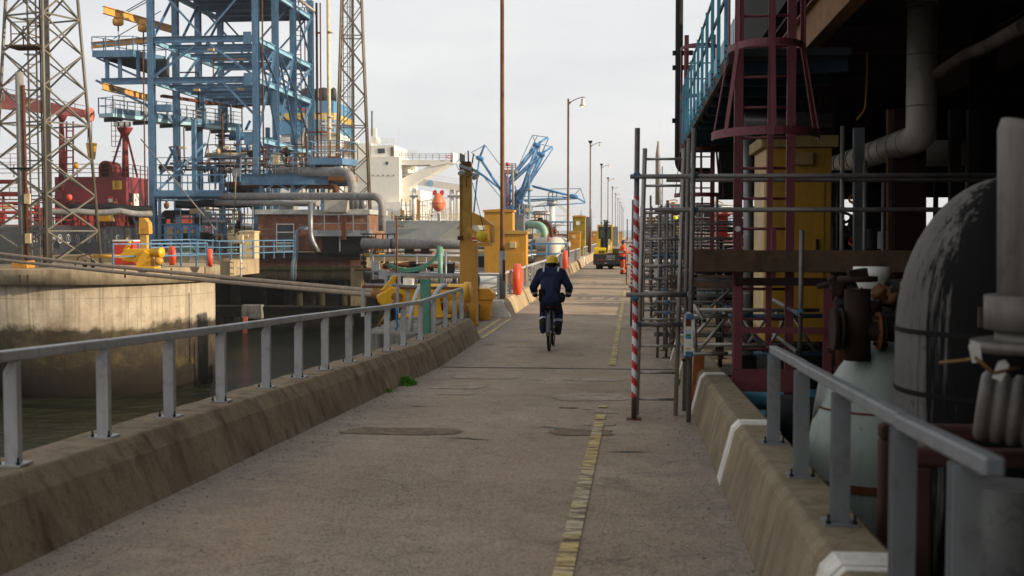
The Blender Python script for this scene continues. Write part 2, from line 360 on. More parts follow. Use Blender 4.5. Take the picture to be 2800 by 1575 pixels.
def loft(b, Ys, prof):
    n = len(prof(Ys[0])); q = []
    for Y in Ys: q += [(x, Y, z) for x, z in prof(Y)]
    m = len(Ys); fs = [(i * n + j, i * n + (j + 1) % n, (i + 1) * n + (j + 1) % n, (i + 1) * n + j) for i in range(m - 1) for j in range(n)]
    return b.add(q, fs + [tuple(range(n)), tuple((m - 1) * n + j for j in range(n))][0:2])
def ys(a, c, st=.5):
    n = max(1, int(round((c - a) / st))); return [a + (c - a) * i / n for i in range(n + 1)]
b = MB(); loft(b, [-6, 0, 6, 12, 18.78], lambda Y: [(-3.7, road_z(Y)), (1.05, road_z(Y)), (1.05, road_z(Y) - .7), (-3.7, road_z(Y) - .7)])
loft(b, [18.82, 60, 150, 600], lambda Y: [(-3.7, 0), (1.05, 0), (1.05, -.7), (-3.7, -.7)])
tag(b.build('road', roadm), kind='structure')
b = MB(); b.box((-4.95, 24, -.5), (-3.704, 30.9, -.006)); tag(b.build('mooring_bay_paving', conc_deck), kind='structure')
# tar filled joint, repairs and cracks, each a thin sheet on the road
tarm = M('joint_tar', '191614', .6, 0, dirt=.3, dirtc='5c5146'); patchm = mat_patch('grey_repair', '988d80', 'b5aca0'); patchd = mat_patch('dark_repair', '64594f', '776858')
b = MB()
prev = None
for i in range(25):
    x = -3.05 + i * .153; y = 18.8 + random.uniform(-.02, .02); q = [(x, y - .035, .006), (x, y + .045 + random.uniform(0, .02), .006)]
    if prev: b.add(prev + q, [(0, 2, 3, 1)])
    prev = q
tag(b.build('road_joint', tarm), kind='structure')
def blob(cx, cy, rx, ry, n=72, jag=.22):
    ph = [random.uniform(0, 6.28) for _ in range(4)]; pts = []
    for i in range(n):
        a = 2 * math.pi * i / n; k = 1 + jag * (math.sin(2 * a + ph[0]) * .5 + math.sin(5 * a + ph[1]) * .35 + math.sin(9 * a + ph[2]) * .2 + math.sin(19 * a + ph[3]) * .12 + random.uniform(-.12, .12))
        ca, sa = math.cos(a), math.sin(a); e = .55
        pts.append((cx + rx * k * math.copysign(abs(ca) ** e, ca), cy + ry * k * math.copysign(abs(sa) ** e, sa)))
    return pts
def gr(x, y):
    Y = 4868 / (y - 750.7)
    if Y > 18.8: Y = 7024 / (y - 636)
    p = P(x, y, Y); return p.x, p.y
def patch(x, y, w, h, mat, jag=.16, name='road_patch'):
    cx, cy = gr(x, y); rx = abs(gr(x + w / 2, y)[0] - cx); ry = abs(gr(x, y - h / 2)[1] - cy)
    b = MB(); pts = blob(cx, cy, rx, ry, jag=jag)
    b.add([(px, py, road_z(py) + .005) for px, py in pts], [tuple(range(len(pts)))]); tag(b.build(name, mat), kind='structure')
for a in ((1252, 1063, 150, 13, patchm), (1243, 1083, 98, 8, patchm), (1622, 1087, 215, 20, patchm), (1658, 1129, 62, 5, patchm), (1641, 1162, 84, 9, patchm),
          (1100, 1191, 300, 20, patchd), (1590, 1186, 185, 16, patchd), (1555, 1118, 58, 3, patchd), (1400, 972, 52, 7, patchm), (1452, 900, 66, 5, patchm), (1425, 933, 40, 8, patchm), (1434, 950, 90, 3, patchm),
          (1330, 1036, 190, 10, patchm), (1620, 1037, 180, 12, patchm)): patch(*a)
b = MB()
for (x0, y0, x1, y1) in ((1200, 1206, 1360, 1212), (1460, 1173, 1570, 1177), (1110, 1119, 1165, 1121), (1590, 1122, 1620, 1124), (1650, 1240, 1790, 1236)):
    prev = None
    for i in range(13):
        t = i / 12; cx, cy = gr(x0 + (x1 - x0) * t, y0 + (y1 - y0) * t); cy += random.uniform(-.03, .03); w = .018 * math.sin(math.pi * min(1, max(.05, t)))
        q = [(cx, cy - w, road_z(cy) + .006), (cx, cy + w, road_z(cy) + .006)]
        if prev: b.add(prev + q, [(0, 2, 3, 1)])
        prev = q
tag(b.build('road_crack', tarm), kind='structure')
def mat_line():
    s = NT('worn_yellow_line'); p = s.pos
    c = s.mix(s.noise(5, 5, .7, p, (1, 3, 1)), lin('c7a65c'), lin('e0cd96')); w = s.ramp(s.noise(9, 7, .75, p, (.5, 1.8, 1)), [(.46, 0), (.56, 1)])
    c = s.mix(s.ramp(s.noise(1.4, 3, .5, p, (.2, 1, 1)), [(.5, 0), (.6, .8)]), c, lin('c9bda4'))
    return s.done(s.mix(w, c, lin('7a6a58')), .85)
linem = mat_line(); b = MB()
def dash(y0, y1, x0=-.395, x1=-.295):
    n = 3; q = []
    for i in range(n + 1):
        y = y0 + (y1 - y0) * i / n; q += [(x0, y, road_z(y) + .009), (x1, y, road_z(y) + .009)]
    b.add(q, [(2 * i, 2 * i + 1, 2 * i + 3, 2 * i + 2) for i in range(n)])
y = 3.0
while y < 11.6: dash(y, y + .58); y += .6
for y0, y1 in ((12.2, 12.6), (13.3, 13.5), (14.6, 14.7), (19.3, 37), (40, 44), (48, 55)): dash(y0, y1)
for x0 in (-3.12, -3.36): dash(24.0, 29.6, x0, x0 + .1)
tag(b.build('yellow_road_line', linem), kind='structure')
# ---- left parapet
def parapet(name, label, y0, y1, mat, h=.42, xo=0.0, white_end=False, cat='wall', wob=.012):
    t = thing(name, label, cat, (-3.4 + xo, (y0 + y1) / 2, road_z((y0 + y1) / 2)))
    rnd = random.Random(int(y0 * 10)); b = MB()
    def prof(Y):
        z = road_z(Y); k = rnd.uniform(-wob, wob); e = .09 if Y > y1 - .05 and not white_end else 0
        return [(-3.08 + xo + k * .5, z - .02), (-3.2 + xo + k, z + h * .72), (-3.285 + xo + k, z + h + k * .5), (-3.64 + xo, z + h + k * .5), (-3.69 + xo, z + h - .04), (-3.69 + xo, z - .6)]
    loft(b, ys(y0, y1, .35), prof); b.build('wall_body', mat, t, bevel=.015)
    if white_end:
        b = MB(); z = road_z(y0); b.add([(-3.075 + xo, y0 - .004, z), (-3.275 + xo, y0 - .004, z + h + .006), (-3.65 + xo, y0 - .004, z + h + .006), (-3.7 + xo, y0 - .004, z), (-3.075 + xo, y0 + .25, z), (-3.275 + xo, y0 + .25, z + h + .006), (-3.65 + xo, y0 + .25, z + h + .006), (-3.7 + xo, y0 + .25, z)],
              [(0, 1, 2, 3), (0, 4, 5, 1), (1, 5, 6, 2), (2, 6, 7, 3)]); b.build('white_end', whitec, t)
    return t
whitec = concrete('whitewashed_concrete', 'ece7de', 'a0967f', streak=.3, sc=2.5)
parapet('parapet_wall', 'long low stained concrete parapet under the near grey handrail', -4, 18.78, conc_parapet)
parapet('parapet_wall', 'short broken-ended concrete parapet past the road joint', 18.84, 23.9, conc_parapet, .42)
parapet('parapet_wall', 'sunlit concrete parapet starting with a white end behind the yellow post', 30.2, 55.4, conc_lit, .42, -.06, True)
parapet('parapet_wall', 'sunlit concrete parapet section beside the farther red lifebuoy case', 55.5, 78.5, conc_lit, .5, -.1)
parapet('parapet_wall', 'farthest concrete parapet with a white end left of the forklift', 81.5, 420, conc_lit, .5, -.1, True)
def rail_post(b, x, Y, z, h, w=.078, d=.05):
    b.prism([(-w / 2, .012), (w / 2, .012), (w / 2, h), (-w / 2 + .035, h), (-w / 2, h - .06)], (x, Y - d / 2, z), (1, 0, 0), (0, 0, 1), (0, d, 0))
    b.box((x - .075, Y - .075, z), (x + .075, Y + .075, z + .012))
def handrail(name, label, Ys, x, h, cat='handrail', zf=None, mat=None, ends=None, lab=None, rw=.075, rh=.06, section=False):
    zf = zf or (lambda Y: road_z(Y) + .422); t = thing(name, label, cat, (x, Ys[0], zf(Ys[0])))
    for Y in Ys:
        b = MB()
        if section: b.ibeam((x, Y, zf(Y) + .012), (x, Y, zf(Y) + h), .075, .06, .008, (0, 1, 0)); b.box((x - .07, Y - .07, zf(Y)), (x + .07, Y + .07, zf(Y) + .012))
        else: rail_post(b, x, Y, zf(Y), h)
        p = b.build('post', mat or railm, t)
        for sx in (-1, 1) if Y < 24 else ():
            b = MB(); b.lathe([(.012, 0), (.012, .012), (.006, .013), (.006, .04)], (x + sx * .055, Y - .055, zf(Y) + .012), 8); b.build('anchor_bolt', dark, p)
    a, c = ends or (Ys[0], Ys[-1]); cuts = [a] + [Y for i, Y in enumerate(Ys) if i % 2 == 1 and a < Y < c] + [c]
    b = MB()
    for i in range(len(cuts) - 1):
        j = random.uniform(-.006, .006); k = random.uniform(-.006, .006)
        b.bar((x + j, cuts[i] + .002, zf(cuts[i]) + h + rh / 2 + j), (x + k, cuts[i + 1] - .002, zf(cuts[i + 1]) + h + rh / 2 + k), rw, rh)
    b.build('top_rail', mat or railm, t, bevel=.008); return t
PY = [1.75, 2.88, 4.0, 5.13, 6.26, 7.4, 8.5, 9.61, 10.84, 11.92, 12.97, 14.09, 15.13, 16.32, 17.5, 18.95, 20.2, 21.5, 22.6, 23.55]
t = handrail('handrail', 'grey galvanised handrail on the near left parapet', PY, -3.42, .58)
b = MB(); z = .422 + .61; b.bar((-3.42, 23.6, z), (-5.6, 24.3, z), .05, .06); b.build('return_rail', brown, t)
for i, x in enumerate((-4.6, -5.6)):
    b = MB(); b.bar((x, 24.05 + i * .25, .41), (x, 24.05 + i * .25, z), .07, .05); b.build('post', railm, t)
Y2 = [32.6 + 1.2 * i for i in range(38)]
t = handrail('handrail', 'grey handrail with closely seen posts on the sunlit left parapet', Y2, -3.52, .6, zf=lambda Y: .42 if Y < 55.4 else .5)
b = MB(); z = 1.05; b.bar((-3.52, 32.6, z), (-3.52, 30.9, z - .02), .07, .06); b.bar((-3.52, 30.9, z), (-6.5, 30.9, z), .06, .06); b.build('return_rail', railm, t)
for x in (-3.52, -5, -6.5):
    b = MB(); b.bar((x, 30.9, 0 if x < -4 else .42), (x, 30.9, z), .07, .05); b.build('post', railm, t)
handrail('handrail', 'distant grey handrail on the parapet beyond the forklift', [83 + 3 * i for i in range(40)], -3.52, .6, zf=lambda Y: .5)
# ---- right barrier units with white painted ends
def barrier(y0, y1, label):
    t = thing('barrier_block', label, 'barrier', (.8, (y0 + y1) / 2, road_z((y0 + y1) / 2)), 'concrete barrier blocks on the right of the road')
    def pr(e): return lambda Y: [(.615 - e, road_z(Y)), (.715 - e, road_z(Y) + .385), (.76, road_z(Y) + .43 + e), (.97, road_z(Y) + .43 + e), (1.03 + e, road_z(Y) + .38), (1.05 + e, road_z(Y))]
    b = MB(); loft(b, ys(y0, y1, .35), pr(0)); b.build('barrier_body', conc_barrier, t, bevel=.012)
    for a, c in ((y0 - .006, y0 + .2), (y1 - .05, y1 + .006)):
        b = MB(); loft(b, [a, c], pr(.005)); b.build('white_end', whitec, t)
E = [.3, 4.4, 8.6, 12.85, 17.0, 20.2, 24.0, 28.2, 32.4, 36.6]
BL = ['nearest concrete barrier block at the bottom right corner of the photo', 'near concrete barrier block under the foot of the right handrail', 'concrete barrier block with a white end just in front of the scaffold', 'concrete barrier block behind the ladder foot and orange plank',
      'concrete barrier block just past the ladder', 'barrier block half hidden by the scaffold tubes', 'barrier block beside the second striped pole', 'barrier block beyond the second scaffold', 'farthest barrier block seen through the ladder rungs']
for i in range(9): barrier(E[i] + .02, E[i + 1] - .02, BL[i])
t = handrail('handrail', 'blurred grey handrail on the near right barrier', [3.25, 3.98, 5.16, 6.35, 7.6], .875, .56, ends=(3.0, 7.68), zf=lambda Y: road_z(Y) + .432, section=True, rw=.052, rh=.05, mat=M('dull_handrail', '7e8184', .5, .2, var=.15, dirt=.4, dirtc='4a4038', sc=4))
# ---- loose grit gathered along the kerbs
r = random.Random(5); b = MB()
for i in range(900):
    left = r.random() < .6; Y = 5.5 + 16 * r.random() ** 1.3; d = abs(r.gauss(0, .22)); X = -3.06 + d if left else .6 - d * .7; k = r.uniform(.004, .011); z = road_z(Y) + k * .4
    b.add([(X + k * r.uniform(.6, 1), Y, z), (X - k, Y + k * .4, z), (X, Y - k, z), (X + k * .2, Y + k, z), (X, Y, z + k * r.uniform(.5, 1)), (X, Y, z - k * .6)], [(0, 3, 4), (3, 1, 4), (1, 2, 4), (2, 0, 4), (3, 0, 5), (1, 3, 5), (2, 1, 5), (0, 2, 5)])
tag(b.build('loose_grit', M('grit', 'a09687', .9, 0, var=.4, dirt=.4, sc=20, bump=0)), kind='stuff')
# ---- weeds at the foot of the wall
grassm = M('weed_green', '4c8a1c', .7, 0, var=.4, dirt=.1, bump=0)
def tuft(x, y, n, h, w, label):
    X, Y = gr(x, y); z = road_z(Y); b = MB(); r = random.Random(int(x))
    for i in range(n):
        a = r.uniform(0, 6.28); d = r.uniform(0, w) ; px, py = X + d * math.cos(a) * .9, Y + d * math.sin(a) * 1.2; hh = h * r.uniform(.4, 1) * (1 - .6 * d / w)
        q = r.uniform(0, 6.28); lx, ly = math.cos(q) * hh * .6, math.sin(q) * hh * .6; wx, wy = -math.sin(q) * .006, math.cos(q) * .006
        b.add([(px - wx, py - wy, z), (px + wx, py + wy, z), (px + lx * .45 + wx, py + ly * .45 + wy, z + hh * .7), (px + lx * .45 - wx, py + ly * .45 - wy, z + hh * .7), (px + lx, py + ly, z + hh)], [(0, 1, 2, 3), (3, 2, 4)])
    tag(b.build('weed_tuft', grassm), label, 'weed', 'weeds along the wall foot')
tuft(1108, 1060, 320, .16, .2, 'largest bright green weed tuft at the foot of the parapet')
tuft(1058, 1080, 90, .06, .16, 'low green weed patch just nearer than the largest tuft')
tuft(850, 1178, 60, .13, .07, 'dark spindly weed midway along the near parapet')
tuft(92, 1541, 120, .05, .07, 'small weed in the bottom left corner by the wall')
tuft(1862, 1050, 70, .12, .08, 'weed growing behind the foot of the ladder')
# ================================================================ left: dolphin, mast, blue gantry, red ship, brick building
def each(parent, name, mat, segs, w, h=None, up=None, kind='bar', **k):
    out = []
    for a, c in segs:
        b = MB()
        if kind == 'bar': b.bar(a, c, w, h, up)
        elif kind == 'tube': b.tube([a, c], w, k.get('n', 8))
        elif kind == 'i': b.ibeam(a, c, w, h, k.get('t', .03), up)
        elif kind == 'angle': b.angle(a, c, w, k.get('t', .015), up)
        out.append(b.build(name, mat, parent))
    return out
def one(name, mat, parent, fn, **k):
    b = MB(); fn(b); return b.build(name, mat, parent, **k)
def rails_box(parent, mat, pts, h, n=3, r=.03, step=1.5, post_name='post', rail_name='rail', toe=0, toem=None):
    """hand railing along a polyline of deck points"""
    pts = [Vector(p) for p in pts]
    seen = []
    for a, c in zip(pts, pts[1:]):
        m = max(1, int(round((c - a).length / step)))
        ps = [a + (c - a) * i / m for i in range(m + 1)]; ps = [p for p in ps if all((p - q).length > .02 for q in seen)]; seen += ps
        each(parent, post_name, mat, [(p, p + Vector((0, 0, h - .004))) for p in ps], r * 2)
        each(parent, rail_name, mat, [(a + Vector((0, 0, h * (j + 1) / n)), c + Vector((0, 0, h * (j + 1) / n))) for j in range(n)], r * 1.7)
        if toe: one('toe_plate', toem or mat, parent, lambda b: b.bar(a + Vector((0, 0, toe / 2)), c + Vector((0, 0, toe / 2)), .02, toe))
def bend(pts, rad=.3, n=6):
    """round the corners of a polyline"""
    pts = [Vector(p) for p in pts]; out = [pts[0]]
    for a, p, c in zip(pts, pts[1:], pts[2:]):
        d0, d1 = (a - p), (c - p); r = min(rad, d0.length * .48, d1.length * .48); s, e = p + d0.normalized() * r, p + d1.normalized() * r
        for i in range(n + 1):
            t = i / n; out.append(s * (1 - t) ** 2 + p * 2 * t * (1 - t) + e * t * t)
    return out + [pts[-1]]
def pipe(parent, name, mat, pix, r, rad=.6, n=12, flange=None):
    pts = [P(*p) if len(p) == 3 else Vector(p[:3]) for p in pix]; b = MB(); b.tube(bend(pts, rad), r, n); o = b.build(name, mat, parent)
    if flange:
        for i in (0, -1):
            p, q = pts[i], pts[1 if i == 0 else -2]; d = (q - p).normalized(); one('flange', flange, o, lambda b: b.tube([p, p + d * .08], r * 1.45, n))
    return o
# ---- mooring dolphin
dc = P(592, 700, 52.5); DX, DY, DZ, DR = dc.x - 6.35, 53.2, .62, 5.9
t = thing('mooring_dolphin', 'round concrete mooring dolphin with a dark weedy tide band', 'dolphin', (DX, DY, -4.8))
cap = concrete('dolphin_cap_concrete', '9f9078', '5e4e36', streak=.45, form=.25)
shaft = concrete('dolphin_shaft_concrete', 'b6a892', '6d5c42', streak=.4, form=.7, moss=(-4.7, -1.7, '1c160d'))
one('cap', cap, t, lambda b: b.lathe([(DR - .3, DZ - .68), (DR, DZ - .66), (DR, DZ - .03), (DR - .05, DZ), (0, DZ)], (DX, DY, 0), 96), bevel=0)
one('shaft', shaft, t, lambda b: b.lathe([(DR - .24, -8), (DR - .24, DZ - .66)], (DX, DY, 0), 96))
rs = M('rust_stain', '4d3826', .9, dirt=.5)
for px in (110, 131, 352, 437, 502):
    a = math.asin(max(-.99, min(.99, (P(px, 745, 49).x - DX) / DR))); one('cap_slot', rs, t, lambda b: b.cbox((DX + math.sin(a) * (DR + .003), DY - math.cos(a) * (DR + .003), DZ - .4 + (.2 if px > 300 else 0)), (.05, .05, .36)))
# ---- lattice masts
def lattice_mast(name, label, cx, cy, z0, half, ang, H, np, top, wl, wb, mat, inner=True):
    t = thing(name, label, 'mast', (cx, cy, z0)); cs = []
    for k in range(4):
        a = ang + k * math.pi / 2; cs.append(Vector((half * math.cos(a), half * math.sin(a), 0)))
    def c(k, i): s = 1 - (1 - top) * i / np; return Vector((cx, cy, z0 + H * i / np)) + cs[k % 4] * s
    each(t, 'leg', mat, [(c(k, 0), c(k, np)) for k in range(4)], wl * .5, kind='tube', n=8)
    br, hz = [], []
    for i in range(np):
        for k in range(4): br += [(c(k, i), c(k + 1, i + 1)), (c(k + 1, i), c(k, i + 1))]
        if i % 3 == 1: hz += [(c(k, i), c(k + 1, i)) for k in range(4)]
    each(t, 'brace', mat, br[:96], wb, wb); each(t, 'horizontal_strut', mat, hz, wb * 1.3, wb * 1.1)
    each(t, 'foot', mat, [(c(k, 0) - Vector((0, 0, .0)), c(k, 0) + Vector((0, 0, .12))) for k in range(4)], wl * 3)
    if inner:
        q = Vector((cx, cy, z0)) + cs[3] * .1 + cs[2] * .12; H2 = H * .99; d = Vector((.98, .2, 0))
        one('cable_tray', mat, t, lambda b: b.bar(q + d * .42 + Vector((0, 0, .1)), q + d * .42 + Vector((0, 0, H2)), .22, .06))
        each(t, 'ladder_stile', mat, [(q - d * s, q - d * s + Vector((0, 0, H2))) for s in (.05, .42)], .06)
        each(t, 'ladder_rung', mat, [(q - d * .1 + Vector((0, 0, .4 * i)), q - d * .5 + Vector((0, 0, .4 * i))) for i in range(1, int(H2 / .4))], .03)
        each(t, 'cable', dark, [(q + d * s, q + d * s + Vector((0, 0, H2))) for s in (.25, .12)], .05)
        each(t, 'ladder_bracket', mat, [(q - d * .6 + Vector((0, 0, H * i / np)), q + d * .6 + Vector((0, 0, H * i / np))) for i in range(1, np)], .05)
    return t, c
mastm = M('weathered_mast_steel', '6c665b', .5, .3, var=.15, rust=.05, dirt=.3, sc=3)
mc = P(128, 700, 52.3); mast, mcn = lattice_mast('lattice_mast', 'tall tapering lattice mast on the round dolphin, nearest at the left', mc.x, mc.y, DZ, 2.36, math.atan2(-2.1, 1.07), 17.7, 11, .48, .155, .062, mastm)
pz = DZ + 9.6; q = P(75, 130, 52.2)
one('service_platform', wood, mast, lambda b: b.cbox((q.x, q.y, q.z), (1.5, 1.3, .08)))
rails_box(mast, brown, [(q.x - .45, q.y - .6, q.z), (q.x + .4, q.y - .6, q.z), (q.x + .4, q.y + .5, q.z), (q.x - .45, q.y + .5, q.z)], 1.05, 2, .022, .9)
m2 = P(966, 640, 106); lattice_mast('lattice_mast', 'second lattice mast, in front of the white ship', m2.x, m2.y, 1.0, 2.3, R(-35), 32, 12, .32, .2, .085, M('mast_brown', '6b6052', .5, .2, rust=.1))
# ---- post, tools and equipment on the dolphin
q = G(64, 733, DZ); t = thing('lamp_column', 'weathered grey column with a rusty pipe, left on the dolphin', 'column', q)
top = P(58, 198, q.y); one('column_shaft', M('grey_timber', '85837d', .7, 0, dirt=.6, dirtc='3b352e'), t, lambda b: b.tube([q, (q.x - .02, q.y, top.z)], .17, 14))
one('rusty_pipe', rustm, t, lambda b: b.tube([(q.x + .24, q.y - .1, .9), (q.x + .2, q.y - .1, top.z - .55)], .075, 8))
one('base_block', M('painted_plinth', 'b5803c', .7, 0, rust=.12), t, lambda b: b.box((q.x - .35, q.y - .35, DZ), (q.x + .35, q.y + .35, DZ + .32)), bevel=.02)
for z, w, nm in ((4.9, .9, 'clamp'), (3.6, .26, 'switch_box'), (1.9, .24, 'switch_box')):
    one(nm, dark if nm == 'clamp' else tan, t, lambda b: b.cbox((q.x + (.02 if w > .5 else .32), q.y - .15, z), (w, .1, .08 if w > .5 else .42)))
def lifebuoy_case(x, y, Y, d, label, rz=0):
    c = P(x, y, Y); t = thing('lifebuoy_case', label, 'lifebuoy case', c, 'orange lifebuoy cases')
    pr = [(0, -.11), (d * .42, -.11), (d * .49, -.085), (d * .5, -.02), (d * .5, .02), (d * .49, .085), (d * .42, .11), (0, .11)]
    one('case_shell', orange, t, lambda b: b.lathe(pr, c, 40, (1, 0, 0)))
    one('case_seam', M('orange_seam', 'c23c1c', .5), t, lambda b: b.ring(c, (1, 0, 0), d * .5 - .01, .012, .013, n=40))
    t.rotation_euler.z = rz; return t
lifebuoy_case(1415, 764, 33.6, .89, 'large orange lifebuoy case on the handrail behind the cyclist')
lifebuoy_case(1545.5, 711, 56.4, .89, 'orange lifebuoy case farther along the parapet near the forklift')
lifebuoy_case(470, 699, 54.3, .9, 'orange lifebuoy case between the two blue railings', R(35))
lifebuoy_case(574, 705, 51.5, .82, 'orange lifebuoy case at the right end of the blue railing', R(20))
def hook_unit(name, label, c, s, rz, post=False):
    """quick release mooring hook: base plate, pedestal, swivelling hook with horn, motor drum"""
    t = thing(name, label, 'mooring hook', c); x, y, z = c
    one('base_plate', yelb, t, lambda b: b.box((x - .7 * s, y - .45 * s, z), (x + .75 * s, y + .45 * s, z + .12 * s)), bevel=.02)
    one('pedestal', yelb, t, lambda b: b.prism([(-.35, .12), (.5, .12), (.42, .8), (.1, .95), (-.2, .6)], (x, y - .3 * s, z), (s, 0, 0), (0, 0, s), (0, .6 * s, 0)), bevel=.02)
    h = one('hook_body', yelb, t, lambda b: b.prism([(-1.25, .55), (-1.15, .42), (-.5, .32), (0, .45), (.3, .75), (.3, 1.05), (-.9, 1.05), (-1.1, .9), (-1.3, .75)], (x, y - .16 * s, z), (s, 0, 0), (0, 0, s), (0, .32 * s, 0)), bevel=.03)
    one('hook_horn', yelb, h, lambda b: b.prism([(-1.2, .9), (-.85, 1.0), (-.72, 1.42), (-.82, 1.46)], (x, y - .09 * s, z), (s, 0, 0), (0, 0, s), (0, .18 * s, 0)), bevel=.02)
    one('drum', yelb, t, lambda b: b.lathe([(.0, -.4), (.15, -.4), (.18, -.36), (.18, .4), (.22, .41), (.22, .5), (0, .5)], (x + .45 * s, y, z + .85 * s), 20, (1, -.25, 0)))
    one('drive_motor', yel, t, lambda b: b.lathe([(0, -.3), (.16, -.3), (.18, -.2), (.18, .2), (.1, .3), (0, .3)], (x + .85 * s, y - .1 * s, z + .38 * s), 16, (.3, -1, 0)))
    for v in t.children:
        if v.name.startswith(('drum', 'drive')): v.data.transform(Matrix.Scale(1, 4))
    t.rotation_euler.z = rz; return t
q = P(395, 737, 49.3); q.z = DZ; hook_unit('mooring_hook', 'bright yellow quick release mooring hook on the round dolphin', q, .8, 0)
q = P(396, 720, 51.5); q.z = DZ; t = thing('capstan_post', 'tall tan-yellow post with a hooded head behind the yellow mooring hook', 'post', q)
z1 = P(398, 640, q.y).z; one('post_shaft', M('tan_post', 'c59a4e', .5, 0, rust=.08, dirt=.4), t, lambda b: b.bar(q, (q.x, q.y, z1), .3, .26))
one('post_head', ochre, t, lambda b: b.prism([(-.2, 0), (.3, 0), (.3, .3), (.28, .5), (.1, .72), (-.16, .72)], (q.x, q.y - .2, z1), (1, 0, 0), (0, 0, 1), (0, .4, 0)), bevel=.02)
q = G(349, 742, DZ); q.y = 55; a = P(322, 697, 55); c = P(378, 662, 55); t = thing('storage_bin', 'red fibreglass bin with a white lid on the dolphin', 'bin', ((a.x + c.x) / 2, 55, DZ))
one('bin_body', redp, t, lambda b: b.prism([(0, 0), (.92, 0), (.96, 1.1), (-.04, 1.1)], (a.x, 54.6, DZ), (1, 0, 0), (0, 0, 1), (0, .8, 0)), bevel=.03)
one('lid', white, t, lambda b: b.box((a.x - .06, 54.56, DZ + 1.1), (a.x + 1, 55.44, DZ + 1.18)), bevel=.02)
q = P(235, 736, 49.5); q.z = DZ; t = thing('hand_trolley', 'small wheeled hose trolley by the mast leg on the dolphin', 'trolley', q)
for dx in (-.08, .28): one('wheel', tyre, t, lambda b: b.tube([(q.x + dx, q.y, q.z + .17), (q.x + dx + .07, q.y, q.z + .17)], .17, 16))
one('trolley_frame', rustm, t, lambda b: b.tube([(q.x - .5, q.y, q.z + .1), (q.x - .3, q.y, q.z + .5), (q.x + .2, q.y, q.z + .6), (q.x + .3, q.y, q.z + .2)], .025, 6))
t = tag(one('barrier_pole', ochre, None, lambda b: b.tube([P(256, 700, 51), P(330, 701, 51)], .075, 10)), 'horizontal ochre pole reaching from the mast to the mooring hook', 'pole')
t = thing('blue_railing', 'pale blue double pipe railing curving along the dolphin edge', 'railing', (DX, DY, DZ))
arc = [(DX + (DR - .25) * math.sin(a), DY - (DR - .25) * math.cos(a), DZ) for a in [R(35 + 11 * i) for i in range(6)]]
rails_box(t, blue, arc, 1.05, 2, .035, 1.1)
t = thing('blue_railing', 'pale blue railing of the gangway behind the dolphin', 'railing', P(500, 690, 58))
p0, p1 = P(412, 716, 59), P(600, 712, 66); rails_box(t, blue, [p0, P(520, 712, 61), p1, p1 + Vector((2, 8, 0))], 1.1, 3, .035, 1.2)
a = P(592, 712, 68); t = thing('concrete_walkway', 'sunlit concrete walkway slab right of the dolphin', 'walkway', (a.x, 76, 0)); x1 = P(709, 712, 80).x
one('slab', conc_lit, t, lambda b: b.box((a.x - 4, 74, -.65), (x1, 80, .35)), bevel=.03)
one('kerb', conc_lit, t, lambda b: b.box((a.x - 4, 74.1, .352), (x1, 74.4, .5)))
q = P(658, 712, 73.8); t = thing('instrument_post', 'white instrument post with a small box at the walkway edge', 'post', q)
one('post_shaft', white, t, lambda b: b.tube([(q.x, 73.85, -.9), (q.x, 73.85, 2.0)], .06, 8)); one('instrument_box', tan, t, lambda b: b.cbox((q.x, 73.75, 1.75), (.4, .25, .5)))
one('bracket', white, t, lambda b: b.bar((q.x - .3, 73.85, -.1), (q.x + .3, 73.85, -.1), .06))
def cabinet(name, label, x0, x1, ytop, Y, zb, depth, mat, roof=None, lamp=True, over=.05, door=True, cat='cabinet'):
    X0, X1, _, zt = PR(x0, 700, x1, ytop, Y); w = X1 - X0; t = thing(name, label, cat, ((X0 + X1) / 2, Y + depth / 2, zb)); h = zt - zb
    one('cabinet_body', mat, t, lambda b: b.box((X0, Y, zb), (X1, Y + depth, zt - .09)), bevel=.012)
    one('roof_cap', roof or mat, t, lambda b: b.prism([(-over, 0), (w + over, 0), (w + over, .09), (w * .5, .13), (-over, .09)], (X0, Y - over, zt - .088), (1, 0, 0), (0, 0, 1), (0, depth + 2 * over, 0)))
    if lamp: one('bulkhead_lamp', tan, t, lambda b: b.cbox((X0 + w * .5, Y - .06, zt - h * .17), (w * .24, .12, .22)), bevel=.015)
    if door:
        d = one('door', mat, t, lambda b: b.box((X0 + w * .1, Y - .022, zb + .1), (X1 - w * .1, Y - .002, zt - h * .27)), bevel=.006)
        one('handle', dark, d, lambda b: b.cbox((X1 - w * .2, Y - .045, zb + h * .38), (.03, .04, .14)))
    return t
cabinet('equipment_cabinet', 'tan equipment cabinet beside the brick building and blue column', 655, 696, 632, 80, .35, 1, tan)
# ---- brick building on its own deck
def mat_brick():
    s = NT('old_red_brick'); m = s.n('ShaderNodeTexBrick'); mp = s.n('ShaderNodeMapping'); mp.inputs['Rotation'].default_value = (math.pi / 2, 0, 0); s.l(s.obj, mp.inputs[0])
    s.l(mp.outputs[0], m.inputs['Vector']); m.inputs['Scale'].default_value = 1; m.inputs['Brick Width'].default_value = .23; m.inputs['Row Height'].default_value = .078; m.inputs['Mortar Size'].default_value = .009
    m.inputs['Color1'].default_value = (*lin('93573e'), 1); m.inputs['Color2'].default_value = (*lin('7a4230'), 1); m.inputs['Mortar'].default_value = (*lin('83705c'), 1)
    n = s.noise(1.3, 7, .65); c = s.mix(s.math('MULTIPLY', s.ramp(n, [(.42, 0), (.68, 1)]), .65), m.outputs['Color'], lin('54382c')); c = s.mix(s.math('MULTIPLY', s.ramp(s.noise(2.1, 5), [(.55, 0), (.7, 1)]), .5), c, lin('a48c74'))
    s.bump(m.outputs['Fac'], .4, .01); return s.done(c, .85)
brickm = mat_brick(); BY = 88
X0, X1, Z0, Z1 = PR(706, 688, 1008, 586, BY)
